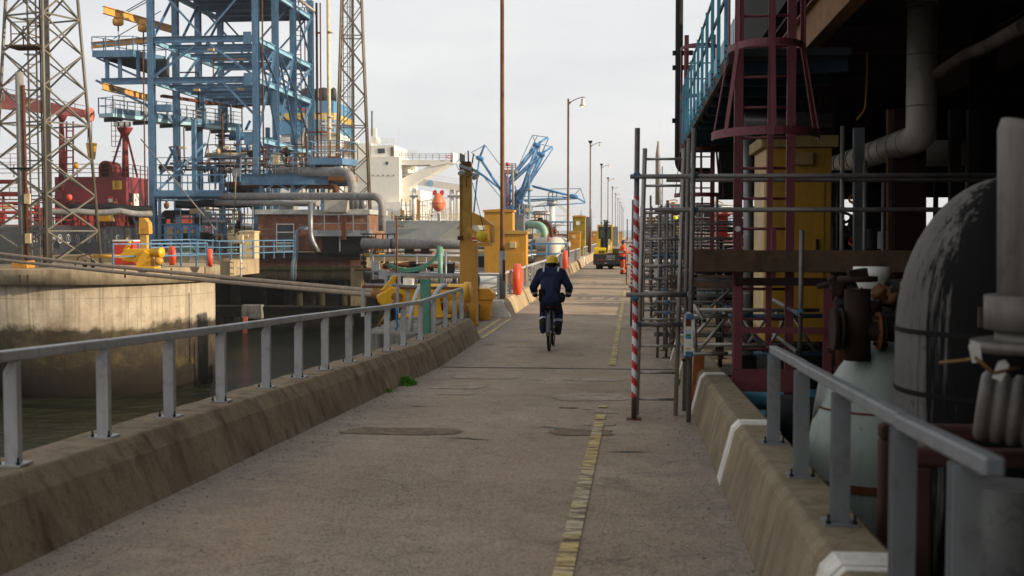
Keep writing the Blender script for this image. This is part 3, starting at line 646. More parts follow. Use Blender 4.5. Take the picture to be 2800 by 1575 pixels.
t = thing('brick_building', 'low red brick control hut under a pale flat roof', 'building', ((X0 + X1) / 2, BY + 3, Z0))
one('wall', brickm, t, lambda b: b.box((X0, BY, Z0), (X1, BY + 6, Z1)))
r = one('roof', M('roof_edge_paint', 'b3b1ab', .7, 0, dirt=.5, dirtc='57603f'), t, lambda b: b.box((X0 - .15, BY - .3, Z1), (X1 + .15, BY + 6.3, Z1 + .36)), bevel=.02)
wx0, wx1, wz0, wz1 = PR(756, 686, 804, 613, BY - .05); w = one('window', glass, t, lambda b: b.box((wx0 + .06, BY - .03, wz0 + .06), (wx1 - .06, BY - .004, wz1 - .06)))
zm = [wz0, wz0 + (wz1 - wz0) * .3, wz0 + (wz1 - wz0) * .7, wz1]
each(w, 'frame', white, [((wx0, BY - .05, z), (wx1, BY - .05, z)) for z in zm], .07, .07); each(w, 'frame', white, [((x, BY - .05, wz0 + .04), (x, BY - .05, wz1 - .04)) for x in (wx0 + .03, wx1 - .03)], .06)
one('lower_panel', M('frosted_pane', '7c8378', .3, 0, dirt=.4), w, lambda b: b.box((wx0 + .1, BY - .045, wz0 + .06), (wx1 - .3, BY - .032, zm[1] - .05)))
each(t, 'cable_strip', galv, [(P(716, y, BY - .03), P(752, y, BY - .03)) for y in (627, 640, 662)], .05, .03)
t = thing('jetty_platform', 'concrete jetty platform on piles under the brick hut and blue gantry', 'jetty', (X0, 95, -.5))
one('deck_slab', conc_deck, t, lambda b: b.box((-56, BY + .4, -.45), (X1 - .3, 125, .36)))
one('steel_girder', M('brown_girder', '3c2a22', .7, 0, rust=.3, dirt=.4), t, lambda b: b.ibeam((X0 - .3, BY - .35, Z0 - .32), (X1 - .6, BY - .35, Z0 - .32), .3, .58, .05))
one('lower_brick_wall', brickm, t, lambda b: b.box((X0, BY + .1, Z0 - 1.2), (X1 - .4, BY + .38, Z0 - .62)))
one('moss_ledge', M('mossy_ledge', '4f4f2a', .9, 0, var=.5, dirt=.5), t, lambda b: b.box((X0 - .4, BY - .5, Z0 - 1.36), (X1 - .5, BY + .39, Z0 - 1.2)))
z = P(800, 745, BY).z; one('edge_beam', conc_dark, t, lambda b: b.box((X0 - .4, BY - .3, z - .55), (X1 - .5, BY + .38, z + .5)), bevel=.02)
z = P(800, 852, 84).z; one('lower_beam', conc_dark, t, lambda b: b.box((P(520, 850, 84).x, 83.7, z - .42), (P(1010, 850, 84).x, 84.4, z + .42)), bevel=.02)
one('beam_end', conc_old, t, lambda b: b.cbox(P(691, 852, 83.5), (1.5, .6, 1.0)), bevel=.04)
one('bearing_pad', dark, t, lambda b: b.bar(P(520, 838, 83.9), P(1010, 842, 83.9), .9, .1))
pil = []
for px, Y in ((977, 87.6), (600, 84.1), (700, 84.1), (800, 84.1), (872, 84.1), (930, 84.1), (985, 84.1)):
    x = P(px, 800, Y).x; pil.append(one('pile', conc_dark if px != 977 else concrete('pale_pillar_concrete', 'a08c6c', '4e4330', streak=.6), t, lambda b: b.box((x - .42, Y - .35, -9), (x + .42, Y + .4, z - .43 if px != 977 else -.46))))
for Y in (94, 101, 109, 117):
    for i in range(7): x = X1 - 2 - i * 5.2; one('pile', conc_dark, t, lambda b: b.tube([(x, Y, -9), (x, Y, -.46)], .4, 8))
    if Y > 110: one('under_deck_shade', M('under_deck_dark', '17140f', .8, 0, var=.5, dirt=.5), t, lambda b: b.box((-56, 119, -9), (X1 - .5, 119.6, -.46)))  # dark sheet added for the shade under the deck
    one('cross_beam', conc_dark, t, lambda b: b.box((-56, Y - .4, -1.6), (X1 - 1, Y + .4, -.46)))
t = tag(one('tide_gauge', M('tide_board_paint', 'c9695c', .7, 0, dirt=.4), None, lambda b: b.bar(P(669, 945, 80), P(671, 866, 80), .3, .08)), 'faded red tide board standing in the dark water under the jetty', 'tide gauge')
# conduits down the brick wall
t = thing('conduit_bundle', 'bundle of blue and cream conduits bending down the brick wall', 'conduit', P(808, 660, BY - .1))
for i, m in enumerate((pipeg, blued, tan, blued, pipeg)):
    o = (i - 2) * 3.2; pipe(t, 'conduit', m, [(846, 623 - o * .7, BY - .15), (809 + o, 623 - o * .7, BY - .15), (808 + o, 690, BY - .85), (808 + o, 700, BY - .85), (803 + o, 722, BY - .9), (802 + o, 768, BY - .9)], .035, .7, 6)
# grey access platform, its rail and boxes in front of the hut
t = thing('service_platform', 'grey steel service platform with railing fixed to the brick hut', 'platform', P(920, 645, BY - 1))
xa, xb = P(848, 640, BY - 1.6).x, P(1006, 640, BY - 1.6).x; zf = P(920, 645, BY - 1.6).z
one('deck_frame', galv, t, lambda b: b.box((xa, BY - 1.6, zf - .02), (xb, BY - .05, zf + .42))); rails_box(t, galv, [(xa, BY - 1.65, zf + .3), (xb, BY - 1.65, zf + .3)], 1.25, 2, .035, 1.1)
one('rusty_stanchion', rustm, t, lambda b: b.bar(P(940, 656, BY - 1.75), P(940, 592, BY - 1.75), .32, .12))
each(t, 'hanger', galv, [(P(x, 645, BY - 1.4), P(x, y, BY - 1.4)) for x, y in ((862, 690), (929, 688))], .08)
one('underside_box', dark, t, lambda b: b.box((xa + .8, BY - 1.2, zf - 1.35), (xb - .3, BY - .06, zf - .04)))
a, c = P(886, 580, BY - .8), P(946, 547, BY - .8); t = tag(one('junction_cabinet', M('dull_tin', 'b3ab9c', .4, .2, dirt=.4), None, lambda b: b.box((a.x, BY - .8, a.z), (c.x, BY + .2, c.z)), bevel=.02), 'dull tin junction cabinet standing on the hut roof edge', 'cabinet')
a, c = P(752, 577, BY), P(790, 556, BY); t = tag(one('roof_vent_box', M('roof_box_grey', '8c8a86', .7, 0, dirt=.4), None, lambda b: b.box((a.x, BY + 1, Z1 + .37), (c.x, BY + 2.4, Z1 + 1.0)), bevel=.02), 'grey vent box on the roof of the brick hut', 'box')
# big pipes round the hut
t = thing('cargo_pipeline', 'thick grey lagged pipe crossing level behind the yellow column to a white elbow', 'pipe', P(1200, 666, 75))
pipe(t, 'pipe_run', pipeg, [(990, 666, 76), (1470, 668, 75)], .33, .5, 18); pipe(t, 'elbow', M('cream_cladding', 'c4baa8', .55, 0, var=.12, dirt=.45, dirtc='6f6656', streak=.4), [(1470, 668, 75), (1545, 669, 74.5), (1512, 668, 68.5), (1512, 790, 68.5)], .44, .9, 18)
for px in (1070, 1175, 1300): one('pipe_band', dark, t, lambda b: b.tube([P(px, 666.4, 75.8), P(px + 4, 666.4, 75.8)], .345, 18))
t = thing('vapour_pipe', 'pale grey pipe leaving the blue deck and dropping in an elbow', 'pipe', P(950, 470, 90)); pipe(t, 'pipe_run', pipeg, [(760, 469, 93), (964, 470, 90), (964, 578, 90)], .36, 1.2, 16)
t = thing('lagged_pipe', 'dark lagged pipe running above the hut roof and down its right side', 'pipe', P(1040, 540, 87)); pipe(t, 'pipe_run', pipeg, [(600, 537, 94), (760, 537, 90), (1045, 537, 86.5), (1045, 632, 86.5)], .29, .9, 16)
t = thing('lagged_pipe', 'lower grey pipe ending in a drop in front of the brick wall', 'pipe', P(850, 560, 87)); pipe(t, 'pipe_run', pipeg, [(590, 555, 94), (870, 556, 86.6)], .22, .5, 12); pipe(t, 'drop_pipe', lag, [(849, 552, 86.4), (849, 650, 86.4), (870, 690, 86.4)], .2, .5, 12)
t = thing('rusty_pipe', 'rust brown pipe under the blue deck girder', 'pipe', P(860, 508, 93)); pipe(t, 'pipe_run', rustm, [(620, 505, 95), (918, 508, 92), (918, 540, 92)], .26, .6, 12)
for px, y0 in ((978, 558), (993, 555)):
    t = thing('vent_stub', 'short grey vent pipe on the right end of the hut roof' if px < 985 else 'taller grey vent pipe with a flange at the hut roof end', 'pipe', P(px, 578, BY + 1)); pipe(t, 'pipe_run', lag, [(px, 540, BY + 1), (px, 578, BY + 1)], .28, .3, 12); one('flange', lag, t, lambda b: b.tube([P(px, 570, BY + 1), P(px, 574, BY + 1)], .42, 12))
# ================================================================ blue loading gantry
GY = [95, 100.3, 105.7, 111.6]
XL, XR = P(418, 500, 95).x, P(703, 500, 95).x; XM = (XL + XR) / 2
def gz(y): return P(560, y, 95).z
LV = [gz(536), gz(380), gz(219), gz(107), gz(107) + 4.6]; ZD = .36; TOP = LV[4] + 1.6
gan = thing('loading_gantry', 'tall blue steel loading gantry with braced columns and walkways', 'gantry', (XM, 95, ZD))
V = Vector
each(gan, 'column', blue, [(V((x, Y, ZD)), V((x, Y, TOP))) for x in (XL, XR) for Y in GY], .5, .5, (0, 1, 0), 'i', t=.04)
each(gan, 'column_base', blue, [(V((x, Y, ZD)), V((x, Y, ZD + .08))) for x in (XL, XR) for Y in GY], .9)
bm = []
for i, z in enumerate(LV):
    for k, Y in enumerate(GY):
        xa = P(277, 215, 95).x if (i == 2 and k == 0) else XL + .26
        if i == 1 and k < 3: continue
        bm.append((V((xa, Y + (.02 if k == 0 else 0), z)), V((XR - .26, Y, z))))
each(gan, 'cross_beam', blue, bm, .3, .52, None, 'i', t=.035)
sb = []
for z in LV:
    for x in (XL, XR):
        if x == XL and z == LV[1]: continue
        for a, c in zip(GY, GY[1:]): sb.append((V((x, a + .26, z - .04)), V((x, c - .26, z - .04))))
each(gan, 'side_beam', M('sunlit_blue_paint', '86b3cb', .5, 0, var=.14, rust=.09, dirt=.3), sb, .28, .42, None, 'i', t=.035)  # sunlight painted into the side beams as a paler blue
br = []
for a, c in zip(GY, GY[1:]):
    for z0, z1 in ((LV[0], LV[1]), (LV[1], LV[2]), (LV[2], LV[3]), (LV[3], LV[4])):
        z0 += .25; z1 -= .25
        if (z0 < LV[1]) or a == GY[2]: br += [(V((XR, a + .2, z0)), V((XR, c - .2, z1))), (V((XR + .1, a + .2, z1)), V((XR + .1, c - .2, z0)))]
        elif z0 < LV[3]: br += [(V((XR, a + .2, z0)), V((XR, c - .2, z1 + (LV[3] - LV[2] if z0 < LV[2] else 0)))), (V((XR + .1, a + .2, z1 + (LV[3] - LV[2] if z0 < LV[2] else 0))), V((XR + .1, c - .2, z0)))]
    br += [(V((XL, a + .2, LV[2])), V((XL, c - .2, LV[3]))), (V((XL, a + .2, LV[3])), V((XL, c - .2, LV[4])))]
for Y in (GY[0], GY[2], GY[3]):
    br += [(V((XM - .2, Y - .02, LV[3] + .25)), V((XL + .2, Y - .02, LV[4]))), (V((XM + .2, Y - .02, LV[3] + .25)), V((XR - .2, Y - .02, LV[4]))),
           (V((XM - .2, Y - .02, LV[3] - .25)), V((XL + .2, Y - .02, LV[2] + .25))), (V((XM + .2, Y - .02, LV[3] - .25)), V((XR - .2, Y - .02, LV[2] + .25)))]
    br += [(V((XM + 1.6, Y - .02, LV[2] - .25)), V((XR - .25, Y - .02, gz(315))))]
br += [(V((XL + .2, GY[0], LV[0] + .2)), V((XL + 2.6, GY[1], LV[1]))), (P(262, 222, 96), P(405, 292, 95)), (P(398, 222, 95.5), P(262, 160, 95.5)), (P(480, 404, 98), P(440, 480, 98)), (P(462, 402, 98), P(500, 480, 98))]
each(gan, 'brace', blue, br, .17, .17, None, 'angle', t=.04)
dk = M('gantry_underside', '3a4046', .7, .1, rust=.2, dirt=.5)
one('roof_deck', dk, gan, lambda b: b.box((XL + .3, 96.5, LV[4] + .29), (XR - .2, GY[3], LV[4] + .42)))
each(gan, 'floor_joist', blue, [(V((XL + .3, Y, LV[4] + .1)), V((XR - .3, Y, LV[4] + .1))) for Y in (97, 98.6, 102, 103.8, 107.5, 109.5)], .2, .36, None, 'i')
each(gan, 'floor_joist', blue, [(V((XL + .3, Y, LV[k] - .1)), V((XR - .3, Y, LV[k] - .1))) for Y in (98, 103, 108.5) for k in (2, 3)], .2, .3, None, 'i')
rails_box(gan, blue, [(XR - .1, 100, LV[4] + .45), (XR - .1, GY[3] + .3, LV[4] + .45), (XR - 3, GY[3] + .3, LV[4] + .45)], 1.1, 2, .04, 1.4)
one('roof_pipe', M('cream_pipe', 'b9a793', .5, 0, rust=.1), gan, lambda b: b.tube(bend([(XR + .5, 97, LV[4] + .7), (XR + .5, GY[3] + .4, LV[4] + .5), (XR + .5, GY[3] + .4, ZD)], .6), .13, 8))
one('fire_main', redp if False else rustm, gan, lambda b: b.tube([(XR + .5, 95.2, ZD), (XR + .5, 95.2, TOP)], .07, 8)); one('fire_main', rustm, gan, lambda b: b.tube([(XL - .5, 94.6, ZD), (XL - .5, 94.6, LV[2] + 2.4)], .06, 8))
# ladder on the back column
each(gan, 'ladder_stile', maroon, [(V((XR - s, GY[3] + .5, LV[0])), V((XR - s, GY[3] + .5, LV[4] + 1))) for s in (1.1, 1.75, .7)], .09)
each(gan, 'ladder_rung', maroon, [(V((XR - 1.1, GY[3] + .5, LV[0] + .45 * i)), V((XR - 1.75, GY[3] + .5, LV[0] + .45 * i))) for i in range(1, 38)], .05)
def deck(name, pts, zt, th, rail=1.1, fascia=None, open_side=None, parent=gan, rm=None, nr=2):
    xs = [p[0] for p in pts]; ysv = [p[1] for p in pts]
    o = one(name, fascia or blue, parent, lambda b: b.prism([(p[0], p[1]) for p in pts], (0, 0, zt - th), (1, 0, 0), (0, 1, 0), (0, 0, th)))
    q = [V((p[0], p[1], zt)) for p in pts] + [V((pts[0][0], pts[0][1], zt))]
    rails_box(o, rm or blue, q if open_side is None else q[open_side:], rail, nr, .035, 1.2); return o
# upper cantilever platform, its posts
x0, x1 = P(252, 150, 94.6).x, P(364, 150, 94.6).x; zt = P(300, 137, 94.6).z
deck('cantilever_platform', [(x0, 94.6), (x1, 94.6), (x1 + 1.2, 98.5), (x0 + 2.2, 98.5)], zt, .55)
one('platform_box_beam', dk, gan, lambda b: b.prism([(0, 0), (5.2, -2.2), (5.2, -.55), (0, -.56)], (x0 + .3, 96, zt), (1, 0, 0), (0, 0, 1), (0, 1.2, 0)))
each(gan, 'platform_post', blue, [(V((P(px, 180, 95.2).x, 95.2, LV[2] + .2)), V((P(px, 180, 95.2).x, 95.2, zt - .5))) for px in (293, 328, 378)], .26)
# lower walkway running back through the gantry with pale toe plates
wa, wb = P(309, 309, 94.8), P(662, 356, 110); wb.z = wa.z; d = (wb - wa).normalized(); s = V((-d.y, d.x, 0)) * 1.6
o = one('walkway', M('walkway_edge_paint', '9cc3cf', .5, 0, rust=.12, dirt=.3), gan, lambda b: b.prism([(wa.x, wa.y), (wb.x, wb.y), ((wb + s).x, (wb + s).y), ((wa + s).x, (wa + s).y)], (0, 0, wa.z - .3), (1, 0, 0), (0, 1, 0), (0, 0, .32)))
rails_box(o, M('walkway_rail', '8d8a80', .5, .2, rust=.1), [wa + V((0, 0, .02)), wb + V((0, 0, .02))], 1.45, 4, .035, 1.3); rails_box(o, blue, [wa + s, wb + s], 1.3, 2, .035, 1.6); rails_box(o, blue, [wa, wa + s], 1.3, 2, .035, .9)
one('toe_plate', blue, o, lambda b: b.bar(wa + V((0, -.03, .2)), wb + V((0, -.03, .2)), .03, .4))
each(gan, 'walkway_hanger', blue, [(wa + (wb - wa) * k - V((0, .1, .4)), V(((wa + (wb - wa) * k).x, (wa + (wb - wa) * k).y - .1, LV[2] - .3))) for k in (.47, .67, .86)], .4, .25)
each(gan, 'walkway_bracket', dk, [(wa + (wb - wa) * k - V((0, 0, .45)) - s * .1, wa + (wb - wa) * k - V((0, 0, .45)) + s * 1.1) for k in (.05, .25, .45, .65, .85)], .2, .3)
one('control_box', blue, gan, lambda b: b.cbox(P(452, 296, 95.5), (1.3, .8, .55)))
each(gan, 'post', blue, [(V((XL + dx, Y, ZD)), V((XL + dx, Y, wa.z - .3))) for dx, Y in ((2.6, 97.5), (4.9, 102), (6.3, 106))], .34)
one('hose_rail', M('rust_roller', '7b4426', .8, 0, rust=.3), gan, lambda b: b.bar(wa + (wb - wa) * .33 + V((0, .8, 2.1)), wb + V((0, .8, 2.1)), .12))
for i in range(30): p = wa + (wb - wa) * (.33 + .022 * i) + V((0, .75, 2.0)); one('hose_roller', M('rust_roller', '7b4426'), gan, lambda b: b.tube([p - s * .12, p + s * .12], .13, 7))
r = random.Random(12)
for i in range(26):
    x = r.uniform(XL, XR); Y = r.uniform(96, 110); z = r.uniform(LV[0], LV[3]); one('conduit', r.choice((rustm, dark, galv, brown, blue)), gan, lambda b: b.tube(bend([(x, Y, z - r.uniform(1, 5)), (x, Y, z), (x + r.uniform(-3, 3), Y, z)], .2), r.choice((.04, .06, .09)), 6))
for Y in GY:
    for z in LV[1:4]: one('gusset_plate', blue, gan, lambda b: b.box((XR - .95, Y - .3, z - .5), (XR - .27, Y - .285, z + .5)))
for i in range(5): p = (XR - .9, GY[0] - .4 + i * .02, LV[0] + 1.5 + i * 2.6); one('lamp', tan, gan, lambda b: b.cbox((P(500 + 40 * i, 400, 97).x, 97, LV[(i % 3) + 1] - .55), (.5, .3, .2)))
# trolley beams
for (a, c, Y0, hh, lab) in (((284, 27), (483, 84), 93.8, .62, 0), ((281, 236), (418, 271), 94, .55, 1), ((250, 124), (420, 108), 97, .5, 1)):
    pa = P(*a, Y0); pc = P(*c, Y0); k = (pa.z - 2.15) / (pc.z - 2.15); pc = P(*c, Y0 * k) if a[1] < c[1] else pc
    ob = one('trolley_beam', M('gantry_yellow_beam', 'cf9a4a' if not lab else 'a8743a', .5, 0, rust=.08, dirt=.3), gan, lambda b: b.ibeam(pa, pc, .3, hh, .05))
for px, py in ((323, 60), (392, 77)):
    h = thing('chain_hoist', 'weathered yellow chain hoist, %s under the upper trolley beam' % ('outermost' if px < 350 else 'second'), 'hoist', P(px, py, 95))
    c = P(px, py, 95.5); one('hoist_body', ochre, h, lambda b: b.lathe([(0, -.42), (.26, -.4), (.34, -.2), (.34, .2), (.24, .4), (0, .42)], c, 14, (1, .2, 0))); one('trolley', ochre, h, lambda b: b.cbox((c.x, c.y, c.z + .5), (.5, .5, .4)))
    one('hook', dark, h, lambda b: b.tube([(c.x, c.y, c.z - .35), (c.x, c.y, c.z - .75)], .07, 6)); one('chain', dark, h, lambda b: b.tube([(c.x, c.y, c.z - .7), (c.x + .05, c.y, c.z - 4.4)], .025, 5))
each(gan, 'stay', dk, [(P(345, 30, 96), P(432, -20, 96)), (P(310, 106, 96), P(440, 30, 97)), (P(350, 33, 96), P(437, -14, 96))], .06)
# pipe deck on the right of the gantry
xa, xb = P(660, 488, 92).x, P(898, 488, 92).x; zt = P(780, 476, 92).z
o = thing('pipe_deck', 'blue steel pipe deck on girders between the gantry and lattice mast', 'platform', (xa, 92, ZD))
one('girder', blue, o, lambda b: b.ibeam((xa, 92, zt - .42), (xb, 92, zt - .42), .4, .85, .05)); one('girder', blue, o, lambda b: b.ibeam((xa, 95.5, zt - .42), (xb + 1.2, 95.5, zt - .42), .4, .85, .05))
one('end_grating', M('rusty_grating', '8a5836', .7, 0, rust=.25), o, lambda b: b.box((xb + .02, 91.8, zt - .5), (xb + 1.5, 95.7, zt - .08)))
one('deck_plate', dk, o, lambda b: b.box((xa, 91.8, zt + .012), (xb, 95.7, zt + .05)))
each(o, 'deck_leg', blue, [(V((x, 92.3, Z1 + .37 if x > X0 else ZD)), V((x, 92.3, zt - .86))) for x in (P(797, 500, 92).x, P(712, 500, 92).x, P(880, 500, 92).x)], .3)
each(o, 'knee_brace', blue, [(P(790, 520, 92.1), P(760, 503, 92.1)), (P(806, 528, 92.1), P(840, 503, 92.1)), (P(728, 520, 92.1), P(748, 503, 92.1))], .16)
rails_box(o, galv, [(xa, 91.9, zt + .05), (xb, 91.9, zt + .05)], 1.25, 3, .03, 1.5)
pa = P(842, 446, 91); pb_ = P(936, 446, 91); k = deck('upper_landing', [(pa.x, 91), (pb_.x, 91), (pb_.x + .6, 93.6), (pa.x, 93.6)], P(880, 432, 91).z, .5, 1.35, parent=o)
each(o, 'landing_post', blue, [(V((x, 91.3, zt)), V((x, 91.3, P(880, 440, 91).z - .1))) for x in (pa.x + .4, pb_.x - .3)], .2)
each(o, 'standpipe', rustm, [(P(x, 520, 93.2), P(x, y, 93.2)) for x, y in ((838, 372), (858, 372), (903, 385))], .06, kind='tube')
# tall thin poles right of the gantry
for px, y0, r, m, lab in ((902, 560, .16, M('cream_mast', 'cdb99a', .5, 0, dirt=.2), 'tall cream pole standing right of the blue gantry'), (880, 440, .06, maroon, 'thin dark red pole between the gantry and the cream pole'), (870, 450, .1, dark, 'dark vertical pipe at the right edge of the gantry')):
    q = P(px, 636, 97); t = thing('tall_pole', lab, 'pole', (q.x, 97, ZD)); one('shaft', m, t, lambda b: b.tube([(q.x, 97, ZD), (q.x, 97, 26 if px == 902 else 21)], r, 10))
    if px == 902:
        for yy in (90, 322, 352): c = P(px, yy, 97); one('collar', m, t, lambda b: b.tube([(c.x, 97, c.z), (c.x, 97, c.z + .15)], .26, 10))
    if px == 870:
        for yy in (90, 270, 310): c = P(px, yy, 97); one('clamp', rustm, t, lambda b: b.cbox(c, (.4, .3, .1)))
# stair tower of the far side, small process skids under the gantry
skm = [galv, rustm, blue, pipeg, dark, mint, tan, brown]
def skid(name, label, cat, x0, x1, y0, y1, Y, n, depth=2.5, seed=1, mats=None, frame=galv, thick=1.0):
    """a frame of tubes carrying pipes, valves and boxes, all real and joined into one unit"""
    r = random.Random(seed); a = P(x0, y1, Y); c = P(x1, y0, Y); t = thing(name, label, cat, ((a.x + c.x) / 2, Y + depth / 2, a.z)); W2, H2 = c.x - a.x, c.z - a.z
    xs = [a.x + W2 * i / max(2, int(W2 / 2)) for i in range(max(2, int(W2 / 2)) + 1)]; zs2 = [a.z + H2 * i / max(2, int(H2 / 1.3)) for i in range(1, max(2, int(H2 / 1.3)) + 1)]
    each(t, 'upright', frame, [(V((x, Y + dy, a.z)), V((x, Y + dy, c.z))) for x in xs for dy in (0, depth)], .05 * thick, kind='tube')
    each(t, 'ledger', frame, [(V((a.x - .2, Y + dy, z)), V((c.x + .2, Y + dy, z))) for z in zs2 for dy in (0, depth)], .045 * thick, kind='tube')
    mats = mats or skm
    for i in range(n):
        m = r.choice(mats); y = Y + r.uniform(.2, depth - .2); k = r.random(); x = r.uniform(a.x, c.x); z = r.uniform(a.z + .2, c.z - .2); rr = r.choice((.06, .08, .1, .14, .2)) * thick
        if k < .4: one('pipe', m, t, lambda b: b.tube(bend([(x, y, a.z), (x, y, z), (x + r.uniform(-1, 1) * W2 * .4, y, z), (x + r.uniform(-.2, .2) * W2, y, a.z)][:r.choice((2, 3, 3))], .3), rr, 8))
        elif k < .62: one('pipe', m, t, lambda b: b.tube([(a.x - .3, y, z), (c.x + r.uniform(-.5, .3) * 2, y, z)], rr, 8))
        elif k < .85:
            v = one('valve', m, t, lambda b: b.lathe([(0, -.3), (.1, -.3), (.1, -.22), (.2, -.2), (.24, 0), (.2, .2), (.1, .22), (.1, .5), (0, .5)], (x, y, z), 10)); one('handwheel', r.choice((redp, yel, dark)), v, lambda b: b.ring((x, y, z + .52), (r.uniform(-.4, .4), -.5, 1), .2, .04, .035, n=12))
        else: one('box', r.choice((tan, galv, dark, dark)), t, lambda b: b.cbox((x, Y + .1, z), (r.uniform(.35, .8), .35, r.uniform(.4, .8))))
    return t
skid('pipe_manifold', 'dense pipe manifold on the jetty under the gantry front', 'pipework', 430, 690, 548, 690, 97, 46, 5, 3)
skid('hose_rack', 'scaffold-like hose rack left of the brick hut', 'pipework', 548, 640, 585, 700, 92, 16, 2, 5)
skid('valve_platform', 'rail-edged valve platform halfway up the gantry', 'pipework', 570, 690, 395, 500, 100, 30, 4, 8, [rustm, galv, tan, dark, blue], brown)
skid('valve_skid', 'valve skid on the pipe deck', 'pipework', 730, 925, 400, 470, 93, 18, 1.6, 11, [rustm, galv, dark, pipeg], brown, .7)
skid('pipe_skid', 'cluttered pipe skid at the gantry foot', 'pipework', 428, 640, 430, 470, 100, 16, 4, 14, [rustm, galv, dark], blue, .7)
x0, x1 = P(438, 536, 93.5).x, P(552, 536, 93.5).x
o = thing('blue_platform', 'small blue platform with railing at mid height in the gantry', 'platform', (x0, 93.6, ZD)); deck('deck', [(P(432, 528, 94).x, 93.4), (P(618, 528, 94).x, 93.4), (P(618, 528, 94).x, 94.6), (P(432, 528, 94).x, 94.6)], P(500, 520, 93.4).z, .5, 1.25, parent=o)
each(o, 'leg', blue, [(V((P(px, 600, 94).x, 94, ZD)), V((P(px, 600, 94).x, 94, P(500, 530, 94).z))) for px in (437, 612)], .2)
o = thing('fire_equipment_cage', 'blue cage hung with yellow tags under the gantry', 'cage', P(490, 700, 93)); q0, q1 = P(452, 664, 92.5), P(540, 618, 92.5)
each(o, 'cage_bar', blued, [(V((q0.x + (q1.x - q0.x) * k, 92.5, q0.z)), V((q0.x + (q1.x - q0.x) * k, 92.5, q1.z))) for k in (0, .33, .52, .75, 1)], .14); each(o, 'cage_rail', blued, [(V((q0.x, 92.5, z)), V((q1.x, 92.5, z))) for z in (q0.z, q1.z)], .14)
each(o, 'yellow_tag', yel, [(V((q0.x + (q1.x - q0.x) * k, 92.4, (q0.z + q1.z) / 2 + .1)), V((q0.x + (q1.x - q0.x) * k, 92.4, (q0.z + q1.z) / 2 + .35))) for k in (.1, .2, .42, .6, .66, .88)], .1)
# cargo hoses from the ship
def hose(label, pix, r, m):
    pts = [P(*p) for p in pix]; q = []
    for i in range(len(pts) - 1):
        for j in range(6): k = j / 6; q.append(pts[i] * (1 - k) + pts[i + 1] * k + V((0, 0, -.12 * math.sin(math.pi * k))))
    tag(one('cargo_hose', m, None, lambda b: b.tube(q + [pts[-1]], r, 12)), label, 'hose')
hose('black lagged cargo hose running from the red ship to the gantry', [(190, 566, 88), (300, 564, 89), (415, 572, 91)], .3, blackr)
hose('grey sagging cargo hose below the black one', [(118, 575, 87), (210, 578, 87.5), (330, 577, 88.5), (415, 584, 90)], .24, pipeg)
hose('black hose crossing the gantry at mid height', [(480, 558, 93), (560, 555, 94), (690, 556, 95)], .3, blackr)
hose('thick dark hose loop behind the front gantry column', [(624, 512, 97), (680, 512, 97), (712, 525, 96.5), (730, 548, 96)], .4, blackr)
skid('hanging_gear', 'black blocks and rods hanging under the gantry walkway', 'equipment', 590, 690, 356, 400, 104, 6, 2, 21, [dark, blue], dark, .5)
for k, (xx, yy, xe, ye) in enumerate(((385, 380, 640, 690), (560, 430, 575, 360), (640, 620, 645, 470))):
    tag(one('guy_wire', M('wire_rope', '8d8374', .6, .2), None, lambda b: b.tube([P(xx, yy, 93), P(xe, ye, 91)], .05, 6)), ['long diagonal guy wire dropping across the gantry front to the jetty', 'short steep wire inside the gantry', 'upright thin line at the tan cabinet'][k], 'wire')
# loading arm inside the gantry
t = thing('folded_loading_arm', 'dark blue loading arm folded inside the gantry', 'loading arm', P(660, 400, 103))
bl2 = M('arm_blue', '1f5f8d', .5, 0, rust=.05)
for a, c, r in (((630, 372, 103), (672, 372, 103), .32), ((672, 372, 103), (681, 420, 103), .16), ((640, 395, 103), (672, 412, 103), .14), ((672, 355, 103), (684, 330, 103), .12)): one('arm_segment', bl2, t, lambda b: b.tube([P(*a), P(*c)], r, 12))
# ================================================================ red tanker alongside
def at_ship(y, x): return PX(x, y, -46.5)
t = thing('red_tanker', 'red-decked black tanker moored behind the gantry and dolphin', 'ship', (-60, 90, -4.8))
one('hull', hullk, t, lambda b: loft(b, [44, 60, 138, 142], lambda Y: [(-46.5 - (2 if Y > 140 else 0), -6), (-46.3 - (2 if Y > 140 else 0), -1), (-46.3 - (2 if Y > 140 else 0), 2.55), (-46.6, 2.7), (-75, 2.7), (-75.5, 1), (-75.5, -6)]))
deckr = M('ship_deck_red', '6e2a26', .7, 0, var=.25, dirt=.3, dirtc='2e1512'); one('deck', deckr, t, lambda b: b.box((-75, 44, 2.71), (-46.9, 138, 2.76)))
mk = M('hull_mark_white', 'c9c9c6', .6)
gh = (0, 0, 0)
for px, ch in ((97, 'H'), (145, 'W'), (164, 'M'), (187, '1'), (212, '0'), (242, '2'), (269, '3'), (296, '4'), (322, '5'), (348, '6')):
    p = PX(px, 653, -46.28); Y, z = p.y, p.z
    if ch != 'H': one('draught_ring', mk, t, lambda b: b.ring((-46.285, Y, z), (1, 0, 0), .31, .02, .05, n=24))
    text('draught_mark', ch, .42 if ch != 'H' else .9, mk, t, (-46.28, Y, z), (math.pi / 2, 0, math.pi / 2), .01)
